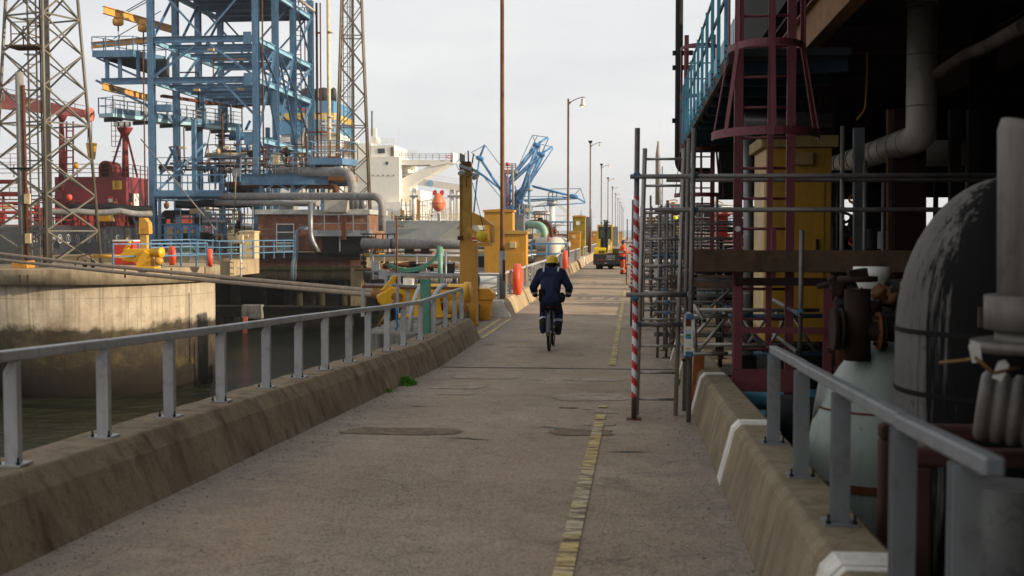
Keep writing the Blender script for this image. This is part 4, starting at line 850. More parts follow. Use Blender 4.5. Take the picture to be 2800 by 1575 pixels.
# deck house with oil spill sign
YH = PX(345, 520, -48.2).y; x0 = P(150, 520, YH).x; zt = P(345, 483, YH).z; ye = PX(406, 520, -48.2).y
h = one('deck_house', M('house_red', '7c1f22', .5, 0, var=.14, dirt=.2, dirtc='2a0d0d', sc=1.5), t, lambda b: b.box((x0, YH, 2.76), (-48.2, ye, zt)))
q0, q1 = P(308, 518, YH - .03), P(333, 494, YH - .03); one('warning_sign', M('sign_yellow', 'e0b51d', .5), h, lambda b: b.box((q0.x, YH - .04, q0.z), (q1.x, YH - .012, q1.z)))
text('sign_text', 'OIL\nSPILL\nKIT', .27, blackm, h, ((q0.x + q1.x) / 2, YH - .045, (q0.z + q1.z) / 2), (math.pi / 2, 0, 0), .003)
q0, q1 = P(296, 553, YH - .03), P(308, 537, YH - .03); one('notice_board', white, h, lambda b: b.box((q0.x, YH - .04, q0.z), (q1.x, YH - .012, q1.z))); one('notice_header', redp, h, lambda b: b.box((q0.x, YH - .05, q1.z - .22), (q1.x, YH - .041, q1.z)))
ya, yb = PX(365, 530, -48.15).y, PX(378, 530, -48.15).y; za = P(370, 566, ya).z; zb = P(370, 529, ya).z
one('door', white, h, lambda b: b.box((-48.19, ya, za), (-48.08, yb, zb)), bevel=.03); one('doorway', dark, h, lambda b: b.box((-48.19, PX(354, 540, -48.2).y, za), (-48.17, PX(361, 540, -48.2).y, zb)))
one('door_handle', dark, h, lambda b: b.cbox((-48.05, ya + .3, (za + zb) / 2), (.06, .12, .3)))
rails_box(h, oxide, [(x0 - 12, YH - .05, zt), (-48.25, YH - .05, zt), (-48.25, ye, zt)], 1.2, 3, .035, 1.6)
c = P(288, 481, YH + 1.5); one('vent_cowl', oxide, h, lambda b: b.prism([(-.68, 0), (-.68, .95)] + [(-.68 * math.cos(R(a)), .95 + .68 * math.sin(R(a))) for a in range(15, 180, 15)] + [(.68, .95), (.68, 0), (.48, 0), (.48, .95)] + [(.48 * math.cos(R(a)), .95 + .48 * math.sin(R(a))) for a in range(15, 180, 15)] + [(-.48, .95), (-.48, 0)], (c.x, c.y, zt), (1, 0, 0), (0, 0, 1), (0, 2.2, 0)))
one('cowl_shade', dark, h, lambda b: b.box((c.x - .475, c.y + .25, zt), (c.x + .475, c.y + .3, zt + 1.4)))  # dark sheet set forward, standing for the shaded hollow of the cowl
# light mast
c = P(342, 400, YH + 2); zb, zt2, zc = zt, P(342, 372, YH + 2).z, P(342, 335, YH + 2).z
m = one('light_mast', oxide, t, lambda b: b.tube([(c.x, c.y, zb), (c.x, c.y, zt2)], [.36, .24], 14)); one('mast_head', oxide, m, lambda b: b.lathe([(.2, 0), (.25, .2), (.75, 1.0), (.75, 1.12), (0, 1.12)], (c.x, c.y, zt2 - .3), 16))
for dx in (-.6, 0, .55): f = one('floodlight', dark, m, lambda b: b.cbox((c.x + dx, c.y - .5, zt2 + 1.1), (.42, .35, .45))); one('lamp_glass', white, f, lambda b: b.cbox((c.x + dx, c.y - .69, zt2 + 1.1), (.34, .02, .35)))
each(m, 'mast_stay', oxide, [(V((c.x, c.y, zb + 5)), V((c.x + s, c.y, zb))) for s in (-1.7, 1.2)], .16); a = P(318, 330, YH + 2)
each(m, 'ladder_stile', oxide, [(V((a.x + s, c.y, P(318, 400, YH + 2).z)), V((a.x + s, c.y, zc + 2))) for s in (-.5, -.1, .4)], .05); each(m, 'ladder_hoop', oxide, [(V((a.x - .5, c.y, z)), V((a.x + .4, c.y, z))) for z in [zt2 - 2.0 + .5 * i for i in range(9)]], .05)
# deck crane
cr = one('crane_post', oxide, t, lambda b: b.tube([P(168, 520, 106), P(168, 312, 106)], [.26, .2], 14)); one('post_head', oxide, cr, lambda b: b.lathe([(.2, -.5), (.5, .1), (.5, .5), (.25, .6), (0, .6)], P(170, 318, 106), 14))
one('post_brace', oxide, cr, lambda b: b.bar(P(180, 480, 106), P(170, 330, 106), .18)); each(cr, 'ladder_stile', oxide, [(P(x, 480, 106.5), P(x, 332, 106.5)) for x in (182, 200)], .12); each(cr, 'ladder_rung', oxide, [(P(182, y, 106.5), P(200, y, 106.5)) for y in range(340, 480, 18)], .1)
q = [P(-30, 243, 104), P(235, 301, 104), P(235, 321, 104), P(-30, 293, 104)]
bo = one('crane_boom', oxide2, t, lambda b: b.add(q + [v + V((0, 1.1, 0)) for v in q], [(0, 1, 2, 3), (7, 6, 5, 4), (0, 4, 5, 1), (1, 5, 6, 2), (2, 6, 7, 3), (3, 7, 4, 0)]))
text('boom_letters', 'M', .9, mk, bo, P(5, 266, 103.97), (math.pi / 2, 0, 0), .01)
c = P(242, 313, 104); one('sheave', oxide2, bo, lambda b: b.ring((c.x, 104.2, c.z), (1, -.12, 0), .14, .3, .5, n=24)); each(bo, 'boom_rail', oxide, [(P(-30, 232, 104.9), P(232, 290, 104.9))], .05); each(bo, 'boom_rail_post', oxide, [(P(x, y, 104.9), P(x, y + 12, 104.9)) for x, y in ((4, 239), (18, 242), (70, 254), (135, 268), (205, 284))], .05)
each(bo, 'hoist_wire', dark, [(P(x, 330, 104), P(x, 392, 104)) for x in (240, 251)], .045); hb = one('hook_block', yel, bo, lambda b: b.prism([(-.45, 0), (.45, 0), (.25, -1.5), (-.25, -1.5)], P(247, 390, 103.8), (1, 0, 0), (0, 0, 1), (0, .45, 0)), bevel=.06); one('hook', dark, hb, lambda b: b.tube([P(247, 408, 104), P(247, 426, 104)], .1, 6))
# deck piping and rails
r = random.Random(4)
for i in range(90):
    Y = r.uniform(80, 112); x = r.uniform(-66, -48.5); z = r.uniform(3.0, 5.6)
    if r.random() < .5: one('deck_pipe', r.choice((oxide, deckr, oxide, brown)), t, lambda b: b.tube(bend([(x, Y, 2.76), (x, Y, z), (x + r.uniform(-8, 5), Y, z)], .4), r.choice((.06, .1, .16)), 8))
    else: one('vent_post', r.choice((oxide, oxide, deckr)), t, lambda b: b.tube([(x, Y, 2.76), (x, Y, z + r.uniform(.2, 1.8))], r.choice((.05, .08, .13)), 8))
for Y, z in ((86, 6.2), (94, 7.6), (100, 5.0)): rails_box(t, oxide, [(-68, Y, z), (-50, Y + 1, z)], 1.1, 3, .022, 1.6)
for i, z in enumerate((3.4, 4.3, 5.4, 6.6)): one('pipe_rack', (oxide, tan, oxide, deckr)[i], t, lambda b: b.bar((-72, 90 + 3 * i, z), (-50 - 1.1 * i, 91 + 3 * i, z), .5, .35))
each(t, 'bulwark_stay', oxide, [(V((-46.9, Y, 2.74)), V((-46.9, Y, 4.1))) for Y in [62 + 3.2 * i for i in range(23)]], .14); each(t, 'bulwark_rail', oxide, [(V((-46.9, 60, z)), V((-46.9, 136, z))) for z in (3.2, 3.7, 4.1)], .08)
one('bulwark', deckr, t, lambda b: b.box((-47.05, 96, 2.77), (-46.98, 136, 3.9)))
one('valve_box', M('crate_yellow', 'c99a20', .5), t, lambda b: b.prism([(0, 0), (1.4, 0), (.9, 1.5), (-.3, 1.5)], P(262, 605, 101), (1, 0, 0), (0, 0, 1), (0, .8, 0)))
for px, m_ in ((190, orange), (208, ochre), (60, yel)): one('deck_gear', m_, t, lambda b: b.ball(P(px, 452 if px == 208 else 540, 100), (.25, .25, .3), 10, 6))
each(t, 'pilot_ladder', ropem, [(PX(x, 622, -46.2), PX(x, 700, -46.2)) for x in (345, 352)], .07); each(t, 'gangway_frame', galv, [(PX(x, 612, -46.1), PX(x + 3, 690, -46.1)) for x in (372, 386)], .12); one('fairlead', blackm, t, lambda b: b.ring((-46.7, PX(367, 610, -46.7).y, 3.7), (1, 0, 0), .5, .5, .35, n=18))
# ================================================================ white and grey tanker farther along
WY = 250
def wq(x, y, d=0): return P(x, y, WY + d)
t = thing('white_tanker', 'grey-hulled tanker with a white bridge block and blue funnel', 'ship', wq(1100, 690))
sx0, sx1 = wq(880, 600).x, wq(1330, 600).x; dz = wq(1150, 604).z
one('hull', hullg, t, lambda b: loft(b, [WY, WY + 3, WY + 10, WY + 190], lambda Y: [(sx0, -6), (sx0, dz), (sx1 - 1 - max(0, WY + 5 - Y) * .9, dz), (sx1 - 1.6 - max(0, WY + 10 - Y) * .9, dz - 4), (sx1 - 3 - max(0, WY + 10 - Y) * 1.3, -6)]))
one('poop_deck', white, t, lambda b: b.box((sx0, WY + .5, dz + .02), (sx1 - 1.2, WY + 60, dz + .1)))
def wb(name, x0, y0, x1, y1, d0, d1, mat=whiteship, par=t): a = wq(x0, y1, d0); c = wq(x1, y0, d0); return one(name, mat, par, lambda b: b.box((a.x, WY + d0, a.z), (c.x, WY + d1, c.z)))
acc = wb('accommodation_block', 1005, 428, 1092, 604, 8, 30); wb('accommodation_wing', 930, 392, 1013, 600, 9, 26); wb('wheelhouse', 1012, 397, 1078, 428.5, 9, 24)
br_ = wb('side_balcony', 1092, 473, 1134, 482, 12, 26); wb('side_balcony', 1092, 516, 1120, 522, 12, 26); wb('side_balcony', 1092, 450, 1120, 455, 14, 24)
for x0, x1, y0, y1 in ((1033, 1052, 406, 419), (1055, 1061, 442, 450)): wb('window', x0, y0, x1, y1, 7.9 if y0 > 430 else 8.9, 8.95, glass, acc)
wb('doorway', 1068, 402, 1076, 427, 8.9, 8.97, M('shadowed_bronze', '6d5a48', .6), acc); wb('louvre', 940, 386, 968, 424, 8.8, 8.95, M('louvre_bronze', '9a8058', .6, dirt=.3), acc)
for x0, x1, y0, y1 in ((1092, 1150, 520, 600), (1055, 1095, 552, 604)): wb('deck_house', x0, y0, x1, y1, 11 if x0 > 1080 else 6, 25)
# bridge wing: tapering bracket with a gap
zz = 6; wx = [wq(x, y, 10) for x, y in ((1092, 437), (1238, 437), (1238, 444), (1100, 512), (1092, 512), (1092, 500), (1180, 455), (1176, 450), (1130, 451), (1122, 456), (1122, 462), (1092, 462))]
one('bridge_wing', whiteship, t, lambda b: b.prism([(v.x, v.z) for v in wx[:3]] + [(wx[6].x, wx[6].z), (wx[7].x, wx[7].z), (wx[8].x, wx[8].z), (wx[0].x, wx[8].z)], (0, WY + 10, 0), (1, 0, 0), (0, 0, 1), (0, 7, 0)))
s0, s1 = wq(1236, 442, 10), wq(1094, 508, 10); one('wing_strut', whiteship, t, lambda b: b.prism([(s0.x, s0.z), (s0.x - .3, s0.z + .4), (wq(1176, 452, 10).x, wq(1176, 452, 10).z), (s1.x, s1.z + 1.5), (s1.x, s1.z - 1.4)], (0, WY + 10.3, 0), (1, 0, 0), (0, 0, 1), (0, 6, 0)))
a, c = wq(1092, 436, 10), wq(1238, 436, 10); rails_box(t, M('rail_grey_green', '8a8a84', .6), [(a.x, WY + 10, a.z), (c.x, WY + 10, c.z)], 1.25, 3, .06, 1.4); one('wing_end', whiteship, t, lambda b: b.box((c.x - .5, WY + 10, a.z - .6), (c.x, WY + 17, a.z + 1.5)))
one('wing_lifebuoy', orange, t, lambda b: b.ring(wq(1228, 429, 9.8), (0, 1, 0), .32, .14, .14, n=16))
each(t, 'antenna', whiteship, [(wq(1090, 422, 12), wq(1090, 345, 12)), (wq(1198, 436, 12), wq(1198, 400, 12)), (wq(1236, 436, 12), wq(1236, 400, 12))], .09); each(t, 'antenna', M('wire_dark', '55565a'), [(wq(1017, 372, 14), wq(1017, 303, 14))], .3)
rails_box(t, whiteship, [(wq(1012, 396, 9).x, WY + 9, wq(1012, 396, 9).z), (wq(1078, 396, 9).x, WY + 9, wq(1078, 396, 9).z)], 1.3, 3, .05, 2); one('radar_mast', whiteship, t, lambda b: b.bar(wq(1022, 397, 16), wq(1022, 352, 16), 1.2)); one('radar_dome', whiteship, t, lambda b: b.ball(wq(1030, 385, 13), .9, 12, 8)); rails_box(t, whiteship, [(wq(1078, 428, 9).x, WY + 9, wq(1078, 428, 9).z), (a.x + 4, WY + 9, wq(1100, 428, 9).z)], 1.2, 3, .06, 1.6)
# funnel
fb = M('funnel_blue', '4a86ad', .5, 0, var=.05); fn = wb('funnel', 758, 275, 912, 367, 4, 22, fb); wb('funnel_band', 756.5, 308, 913, 328, 3.8, 22.2, M('funnel_band_yellow', 'd9b045', .5, 0, var=.05), fn); wb('funnel_base', 770, 367, 930, 560, 6, 24); wb('casing', 740, 375, 800, 560, 3, 20)
for x, rx in ((846, 2.0), (885, 1.9), (912, .7)): cc = wq(x, 262, 12); one('exhaust_uptake', blackm, fn, lambda b: b.lathe([(rx, -1.6), (rx, .6), (rx * .8, 1.5), (0, 1.9)], cc, 16))
wb('warning_lamp', 821, 296, 833, 303, 3.4, 3.7, redp, fn)
for i, y in enumerate((335, 360)): a, c = wq(876, y, 2), wq(920, y, 2); one('funnel_platform', whiteship, t, lambda b: b.box((a.x, WY + 2, a.z - .3), (c.x, WY + 6, a.z))); rails_box(t, whiteship, [(a.x, WY + 2, a.z), (c.x, WY + 2, a.z)], 1.6, 3, .07, 1.2)
each(t, 'stair', M('stair_white', 'cfcac0', .6), [(wq(842, 310, 2), wq(818, 440, 2)), (wq(848, 310, 2), wq(826, 440, 2))], .35); each(t, 'stair_tread', white, [(wq(842 - 2.2 * i, 314 + 12 * i, 2.2), wq(849 - 2.2 * i, 314 + 12 * i, 2.2)) for i in range(11)], .25)
# free fall lifeboat and its davit frame
c = wq(1199, 553, -2); lb = one('lifeboat', M('lifeboat_orange', 'e5733f', .45, 0, var=.06), t, lambda b: b.lathe([(0, -2.0), (.75, -1.75), (1.25, -1.1), (1.38, -.2), (1.32, .1), (1.1, .85), (.8, 1.5), (.42, 1.85), (0, 1.95)], c, 20, sx=1, sy=1.3)); one('gunwale', M('lifeboat_stripe', 'b3402a', .6), lb, lambda b: b.lathe([(1.3, -.3), (1.43, -.28), (1.43, -.12), (1.3, -.1)], c, 20, sx=1, sy=1.3)); one('canopy_window', glass, lb, lambda b: b.cbox((c.x - .2, c.y - 1.15, c.z + 1.0), (.5, .1, .3)))
for dx in (-.75, .75): one('release_lug', M('lug_red', 'd0271e', .5), lb, lambda b: b.prism([(-.4, -.5), (.3, -.6), (.45, .3), (.1, .6), (-.4, .3)], (c.x + dx, c.y - .3, c.z + 2.0), (1, 0, 0), (0, 0, 1), (0, .5, 0)))
one('lifeboat_cradle', whiteship, t, lambda b: b.bar((c.x, c.y, c.z - 2.1), (c.x, c.y + 1, c.z - 4), .6))
a0, a1 = wq(1150, 497, 2), wq(1258, 515, 2); one('crane_jib', whiteship, t, lambda b: b.prism([(wq(1140, 505, 2).x, wq(1140, 505, 2).z), (wq(1160, 489, 2).x, wq(1160, 489, 2).z), (a1.x, a1.z + .8), (a1.x, a1.z - .6)], (0, WY + 2, 0), (1, 0, 0), (0, 0, 1), (0, 1.6, 0))); q = wq(1177, 501, 1.9); one('crest', M('crest_blue', '8fc0de', .6), t, lambda b: b.tube([(q.x, q.y, q.z), (q.x, q.y - .03, q.z)], .65, 16)); rails_box(t, whiteship, [(a0.x, WY + 2.5, wq(1160, 488, 2).z), (a1.x, WY + 2.5, a1.z + .8)], 1.1, 2, .05, 1.8)
for x, y in ((1235, 515), (1252, 515), (1132, 515)): one('davit_post', whiteship, t, lambda b: b.tube([wq(x, 604, 3), wq(x, y, 3)], [.6, .45], 10)); one('post_lamp', galv, t, lambda b: b.cbox(wq(x, y + 22, 2.4), (1.8, .3, .5)))
a, c = wq(1010, 603, 1), wq(1300, 603, 1); rails_box(t, M('rail_pale_yellow', 'd8c27a', .6), [(a.x, WY + 1, dz), (c.x, WY + 1, dz)], 1.4, 2, .06, 2.6)
for x in (1088, 1104, 1119, 1033): one('mooring_drum', blackm, t, lambda b: b.lathe([(.75, -.7), (.75, -.6), (.4, -.55), (.4, .55), (.75, .6), (.75, .7)], wq(x, 596, 2), 14, (1, .3, 0)))
each(t, 'deck_pipe', yel, [(wq(x, 600, 4), wq(x, y, 4)) for x, y in ((1098, 570), (1101, 575), (1142, 545), (1146, 548), (1072, 580))], .35); each(t, 'ladder', whiteship, [(wq(x, 600, 3), wq(x, y, 3)) for x, y in ((1168, 548), (1176, 552), (1183, 560), (1212, 570))], .25)
rails_box(t, M('deck_rail_cream', 'dccb9a', .6), [(wq(1092, 555, 9).x, WY + 9, wq(1092, 555, 9).z), (wq(1150, 555, 9).x, WY + 9, wq(1150, 555, 9).z)], 1.3, 3, .06, 1.5); rails_box(t, M('deck_rail_cream', 'dccb9a', .6), [(wq(1092, 480, 11).x, WY + 11, wq(1092, 473, 11).z), (wq(1134, 480, 11).x, WY + 11, wq(1134, 473, 11).z)], 1.3, 3, .06, 1.5)
r = random.Random(6)
each(t, 'deck_fitting', whiteship, [(wq(x, 603, 5), wq(x + r.uniform(-4, 4), 603 - r.uniform(15, 70), 5)) for x in [1096 + 8.5 * i for i in range(20)]], .28); each(t, 'deck_fitting_bar', whiteship, [(wq(x, y, 5), wq(x + r.uniform(12, 30), y, 5)) for x, y in [(r.uniform(1095, 1230), r.uniform(540, 598)) for _ in range(16)]], .22)
each(t, 'lifeboat_davit', whiteship, [(wq(1180, 603, 0), wq(1183, 548, 0)), (wq(1222, 603, 0), wq(1217, 548, 0)), (wq(1178, 590, 0), wq(1222, 590, 0)), (wq(1183, 580, 0), wq(1217, 580, 0))], .35)
for i in range(5): wb('porthole', 1018 + 14 * i, 478, 1021 + 14 * i, 482, 7.9, 7.95, glass, acc)
# mooring ropes from the hook on the bay to the ship
for k, (a, c) in enumerate((((1098, 803, 24.2), (0, 676, 44)), ((1092, 813, 23.9), (0, 692, 43)))):
    p, q = P(*a), P(*c); d = q - p; e = p + d * ((-46.4 - p.x) / d.x); n = 40; pts = [p + (e - p) * (i / n) + V((0, 0, -.25 * math.sin(math.pi * i / n))) for i in range(n + 1)]
    rp = thing('mooring_rope', ['upper mooring rope stretching from the yellow hook across the dolphin', 'lower mooring rope just beneath the other one'][k], 'rope', p); one('rope', ropem, rp, lambda b: b.tube(pts, .055, 8)); one('rope_guard', hemp, rp, lambda b: b.tube([p + d * .0, p + d * .035], .085, 10))
tag(one('lashing', ropem, None, lambda b: b.tube([P(947, 797, 27), P(950, 786, 27), P(944, 806, 26.9), P(952, 792, 26.8)], .025, 5)), 'frayed lashing tied round the two mooring ropes', 'lashing')
# ================================================================ mooring bay by the road
t = thing('mooring_block', 'weathered grey concrete mooring block outside the parapet', 'block', (-5.2, 26, -2))
one('block_body', conc_old, t, lambda b: b.prism([(-3.76, 20.4), (-4.45, 20.4), (-4.62, 20.48), (-4.74, 20.65), (-4.78, 20.9), (-4.9, 30.5), (-3.76, 30.5)], (0, 0, -3.2), (1, 0, 0), (0, 1, 0), (0, 0, 3.6)), bevel=.03)
one('block_pile', conc_dark, t, lambda b: b.tube([(-4.2, 22, -9), (-4.2, 22, -3.2)], .4, 10)); one('block_pile', conc_dark, t, lambda b: b.tube([(-4.2, 28.5, -9), (-4.2, 28.5, -3.2)], .4, 10))
hk = hook_unit('mooring_hook', 'deep yellow mooring hook behind the end of the near handrail', V((-4.3, 24.2, .41)), .6, R(12)); hk.scale = (1.25, 1, 1)
c = P(1296, 893, 27.2); YX0, YX1, _, YZ = PR(1257, 893, 1302, 658, 27); YZ = P(1300, 658, 27).z; t = thing('mooring_light_post', 'tall yellow steel post with winch bracket and floodlights at the road edge', 'post', ((YX0 + YX1) / 2, 27.2, 0))
one('post_casing', yel, t, lambda b: b.box((YX0, 27, 0), (YX1, 27.38, YZ)), bevel=.008); one('casing_lip', yel, t, lambda b: b.box((YX1, 27.0, 0), (YX1 + .06, 27.02, YZ - 1.9)))
a, e, _, zt = PR(1258, 660, 1290, 447, 27.2); one('upper_beam', M('olive_yellow_paint', 'a9822a', .55, 0, rust=.05, dirt=.35), t, lambda b: b.ibeam(((a + e) / 2, 27.2, YZ), ((a + e) / 2, 27.2, zt), .17, e - a, .02, (1, 0, 0)))
bp = P(1290, 580, 27.2); pts = [(1290, 580), (1290, 616), (1338, 616), (1340, 664), (1349, 664), (1349, 616), (1320, 594)]; w0 = [P(x, y, 27.05) for x, y in pts]
one('bracket_plate', yel, t, lambda b: b.prism([(v.x, v.z) for v in w0], (0, 27.05, 0), (1, 0, 0), (0, 0, 1), (0, .3, 0))); one('bracket_strut', yel, t, lambda b: b.bar(P(1277, 624, 26.9), P(1336, 664, 26.9), .07, .12)); one('bracket_shelf', yel, t, lambda b: b.bar(P(1300, 668, 26.9), P(1343, 668, 26.9), .3, .08))
c = P(1317, 646, 26.95); wn = one('winch_drum', M('winch_yellow', 'd8bd18', .45, 0, dirt=.35), t, lambda b: b.lathe([(0, -.14), (.1, -.14), (.13, -.08), (.135, .0), (.13, .08), (.1, .14), (0, .14)], c, 18, (0, -1, 0))); one('winch_cap', dark, wn, lambda b: b.cbox((c.x, c.y, c.z + .13), (.07, .1, .03)))
one('winch_wire', dark, t, lambda b: b.tube([c + V((.06, 0, .1)), P(1292, 500, 27.0)], .009, 5)); one('warning_beacon', redp, t, lambda b: b.cbox(P(1297, 652, 26.9), (.09, .09, .07)))
one('head_plate', M('dull_plate', '77736e', .5, .3), t, lambda b: b.prism([(0, 0), (.12, 0), (.12, .16), (0, .22)], P(1257, 444, 27.1), (1, 0, 0), (0, 0, 1), (0, .02, 0))); one('cross_arm', galv, t, lambda b: b.bar(P(1256, 452, 27.1), P(1305, 469, 27.1), .06, .07)); each(t, 'head_rod', rustm, [(P(1281, 447, 27.2), P(1280, 412, 27.2)), (P(1291, 447, 27.2), P(1295, 420, 27.2))], .028)
one('head_block', rustm, t, lambda b: b.cbox(P(1274, 446, 27.15), (.22, .12, .07)))
for x, y, d in ((1264, 468, (0, -.5, -1)), (1297, 478, (.7, -.3, -.8))): fl = one('floodlight', galv, t, lambda b: b.lathe([(0, -.02), (.03, -.04), (.09, .04), (.1, .07), (0, .075)], P(x, y, 26.95), 16, d)); one('lamp_glass', white, fl, lambda b: b.lathe([(0, .076), (.08, .077), (.08, .082), (0, .083)], P(x, y, 26.95), 16, d))
one('cable', blackm, t, lambda b: b.tube(bend([P(1292, 458, 26.98), P(1291, 480, 26.95), P(1274, 482, 26.95), P(1276, 512, 26.95)], .1), .012, 5)); one('clamp', rustm, t, lambda b: b.cbox(P(1259, 651, 26.95), (.12, .1, .09)))
q = G(1317, 876, 0); t = thing('grit_bin', 'yellow plastic grit bin with a lid beside the yellow post', 'bin', q)
one('bin_body', M('bin_yellow', 'd9960f', .5, 0, var=.08), t, lambda b: b.prism([(-.18, 0), (.18, 0), (.24, .52), (-.24, .52)], (q.x, q.y, 0), (1, 0, 0), (0, 0, 1), (0, .4, 0)), bevel=.02); one('bin_lid', M('bin_yellow', 'd9960f'), t, lambda b: b.prism([(-.28, .5), (.3, .5), (.3, .66), (.18, .78), (-.22, .78), (-.28, .66)], (q.x, q.y - .04, 0), (1, 0, 0), (0, 0, 1), (0, .5, 0)), bevel=.02)
tag(one('hose_loop', blackr, None, lambda b: b.tube(bend([(q.x - .1, q.y - .1, .5), (q.x - .05, q.y - .1, 1.1), (q.x - .22, q.y - .06, 1.25), (q.x - .3, q.y - .06, .95)], .15), .03, 8)), 'black hose loop hanging over the yellow grit bin', 'hose')
t = thing('access_ladder', 'grey access ladder with curved tops behind the near handrail', 'ladder', (-4.0, 21.2, .4))
for x0 in (1122, 1163):
    p0 = P(x0, 935, 21); p1 = P(x0 + 2, 850, 21); one('curved_stile', railm, t, lambda b: b.tube(bend([p0, p1, P(x0 + (24 if x0 < 1150 else 40), 782, 22), P(x0 + (42 if x0 < 1150 else 55), 780, 23)], .5, 8), .045, 8))
each(t, 'rung', railm, [(P(1122, y, 21), P(1163, y, 21)) for y in (868, 888, 905)], .03)
t = thing('green_post', 'peeling green steel channel post behind the near handrail', 'post', P(1163, 920, 20.2)); a, e, z0, z1 = PR(1151, 925, 1176, 764, 20.2); one('channel', green, t, lambda b: b.chan(((a + e) / 2, 20.2, z0), ((a + e) / 2, 20.2, z1), .12, e - a, .014, (1, 0, 0)))
t = tag(one('blue_tie', M('rope_blue', '2f86c6', .7, 0), None, lambda b: b.tube(bend([P(1081, 832, 17.5), P(1086, 850, 17.4), P(1084, 880, 17.4), P(1088, 890, 17.4), P(1081, 903, 17.4)], .05), .016, 6)), 'bright blue rope end tied to the handrail', 'rope')
tag(one('chain', M('brass_chain', '8a6a2c', .5, .4, rust=.2), None, lambda b: b.tube([P(1078, 822, 20.5), P(1062, 850, 20.3), P(1035, 893, 20.2)], .03, 6)), 'rusty yellow chain hanging down to the concrete block', 'chain')
t = thing('guard_rail', 'short grey guard rail left of the yellow hook', 'railing', P(1085, 860, 22)); one('rail', railm, t, lambda b: b.bar(P(1068, 780, 22), P(1150, 784, 22.5), .05, .04)); one('post', railm, t, lambda b: b.bar(P(1087, 862, 22), P(1087, 782, 22), .05))
# ================================================================ street lamps
lampw = M('lamp_enamel', 'cfcac2', .4, .1, dirt=.2); glow = bpy.data.materials.new('lit_lamp'); glow.use_nodes = True; gb = glow.node_tree.nodes['Principled BSDF']; gb.inputs['Emission Color'].default_value = (1, .62, .25, 1); gb.inputs['Emission Strength'].default_value = 3; gb.inputs['Base Color'].default_value = (.9, .8, .6, 1)
ORD = ['nearest', 'second', 'third', 'fourth', 'fifth', 'sixth', 'seventh', 'eighth', 'ninth', 'tenth', 'eleventh', 'twelfth']
def lamp(label, Y, box):
    x = -3.43; t = thing('street_lamp', label, 'street lamp', (x, Y, .4), 'street lamps along the left parapet'); z0, z1 = .42, 9.05
    one('pole', brown, t, lambda b: b.tube([(x, Y, z0 + 1.25), (x, Y, z0 + 1.4), (x, Y, z1)], [.075, .058, .05], 12)); one('pole_base', M('lamp_base_grey', '8d8c8a', .5, .2, dirt=.3), t, lambda b: b.tube([(x, Y, z0), (x, Y, z0 + 1.26)], .085, 14)); one('access_door', rustm, t, lambda b: b.cbox((x + .05, Y - .07, z0 + .75), (.06, .05, .55)))
    one('arm', brown, t, lambda b: b.tube(bend([(x + .04, Y, z1 - .22), (x + .35, Y, z1 - .04), (x + .72, Y, z1 + .08), (x + .86, Y, z1 + .06)], .2), .022, 8)); one('arm_gusset', brown, t, lambda b: b.prism([(.04, -.32), (.2, -.13), (.04, -.16)], (x, Y - .02, z1), (1, 0, 0), (0, 0, 1), (0, .04, 0)))
    s = 1 if not box else .62; c = V((x + .74, Y, z1 + .05))
    h = one('lamp_head', lampw, t, lambda b: b.lathe([(.0, -.0), (.03, 0), (.03, -.06 * s), (.1 * s, -.08 * s), (.07 * s, -.24 * s), (.13 * s, -.34 * s), (.17 * s, -.46 * s), (.16 * s, -.46 * s), (.0, -.4 * s)], c, 18)); one('bulb', glow, h, lambda b: b.lathe([(.0, -.48 * s), (.1 * s, -.46 * s), (.12 * s, -.43 * s), (0, -.41 * s)], c, 12))
    if box: f = one('floodlight', dark, t, lambda b: b.prism([(-.1, 0), (.1, 0), (.17, .2), (-.17, .2)], (x, Y - .14, z1), (1, 0, 0), (0, 0, 1), (0, .28, 0)))
for i in range(12): lamp('%s street lamp counted from the camera, %s' % (ORD[i], 'its top out of the picture' if i == 0 else 'a bell lamp on a bare pole' if i == 1 else 'a square floodlight on its top'), 31 * (i + 1), i > 1)
# ================================================================ cabinets along the left parapet
lab = ['ochre cabinet under the first lamp with the orange case before it', 'ochre cabinet left of the forklift under the third lamp', 'yellow cabinet just behind the forklift mast', 'small distant yellow cabinet on the left of the road', 'farthest tiny yellow cabinet along the road']
for i in range(5):
    Y = 42 * (i + 1); x1 = -3.8; t = None; w = .93
    def px(X): d = Vector((X, Y, 2.15)) - EYE; k = d.dot(_f); return 1400 + F * d.dot(_r) / k
    cabinet('roadside_cabinet', lab[i], px(x1 - w), px(x1), 633, Y, -.6 if i == 0 else .0, .75, yel if i != 1 else M('ochre_paint_cabinet', 'c2871a', .5, 0), M('cabinet_roof', 'b9933f', .5, 0))
cabinet('large_cabinet', 'taller plain yellow cabinet behind the nearest lamp post', 1324, 1402, 574, 50, .2, .9, yel, lamp=False, door=False)
t = cabinet('tall_enclosure', 'tall mossy yellow enclosure with a yellow roof beside the forklift', 1566, 1600, 590, 88, .2, 1.2, M('mossy_yellow', '9a8228', .7, 0, var=.3, dirt=.85, dirtc='40381a', streak=.8, sc=2), yel, lamp=False, door=False)
p = P(1580, 610, 87.95); one('white_plate', white, t, lambda b: b.cbox(p, (.28, .03, .28)))
t = thing('sloping_chute', 'grey sheeted hood with a rusty sloping side behind the tall enclosure', 'hood', P(1609, 690, 90)); q = [P(x, y, 90) for x, y in ((1602, 592), (1616, 594), (1616, 690), (1602, 690))]; one('hood_sheet', lag, t, lambda b: b.prism([(v.x, v.z) for v in q], (0, 90, 0), (1, 0, 0), (0, 0, 1), (0, .8, 0)))
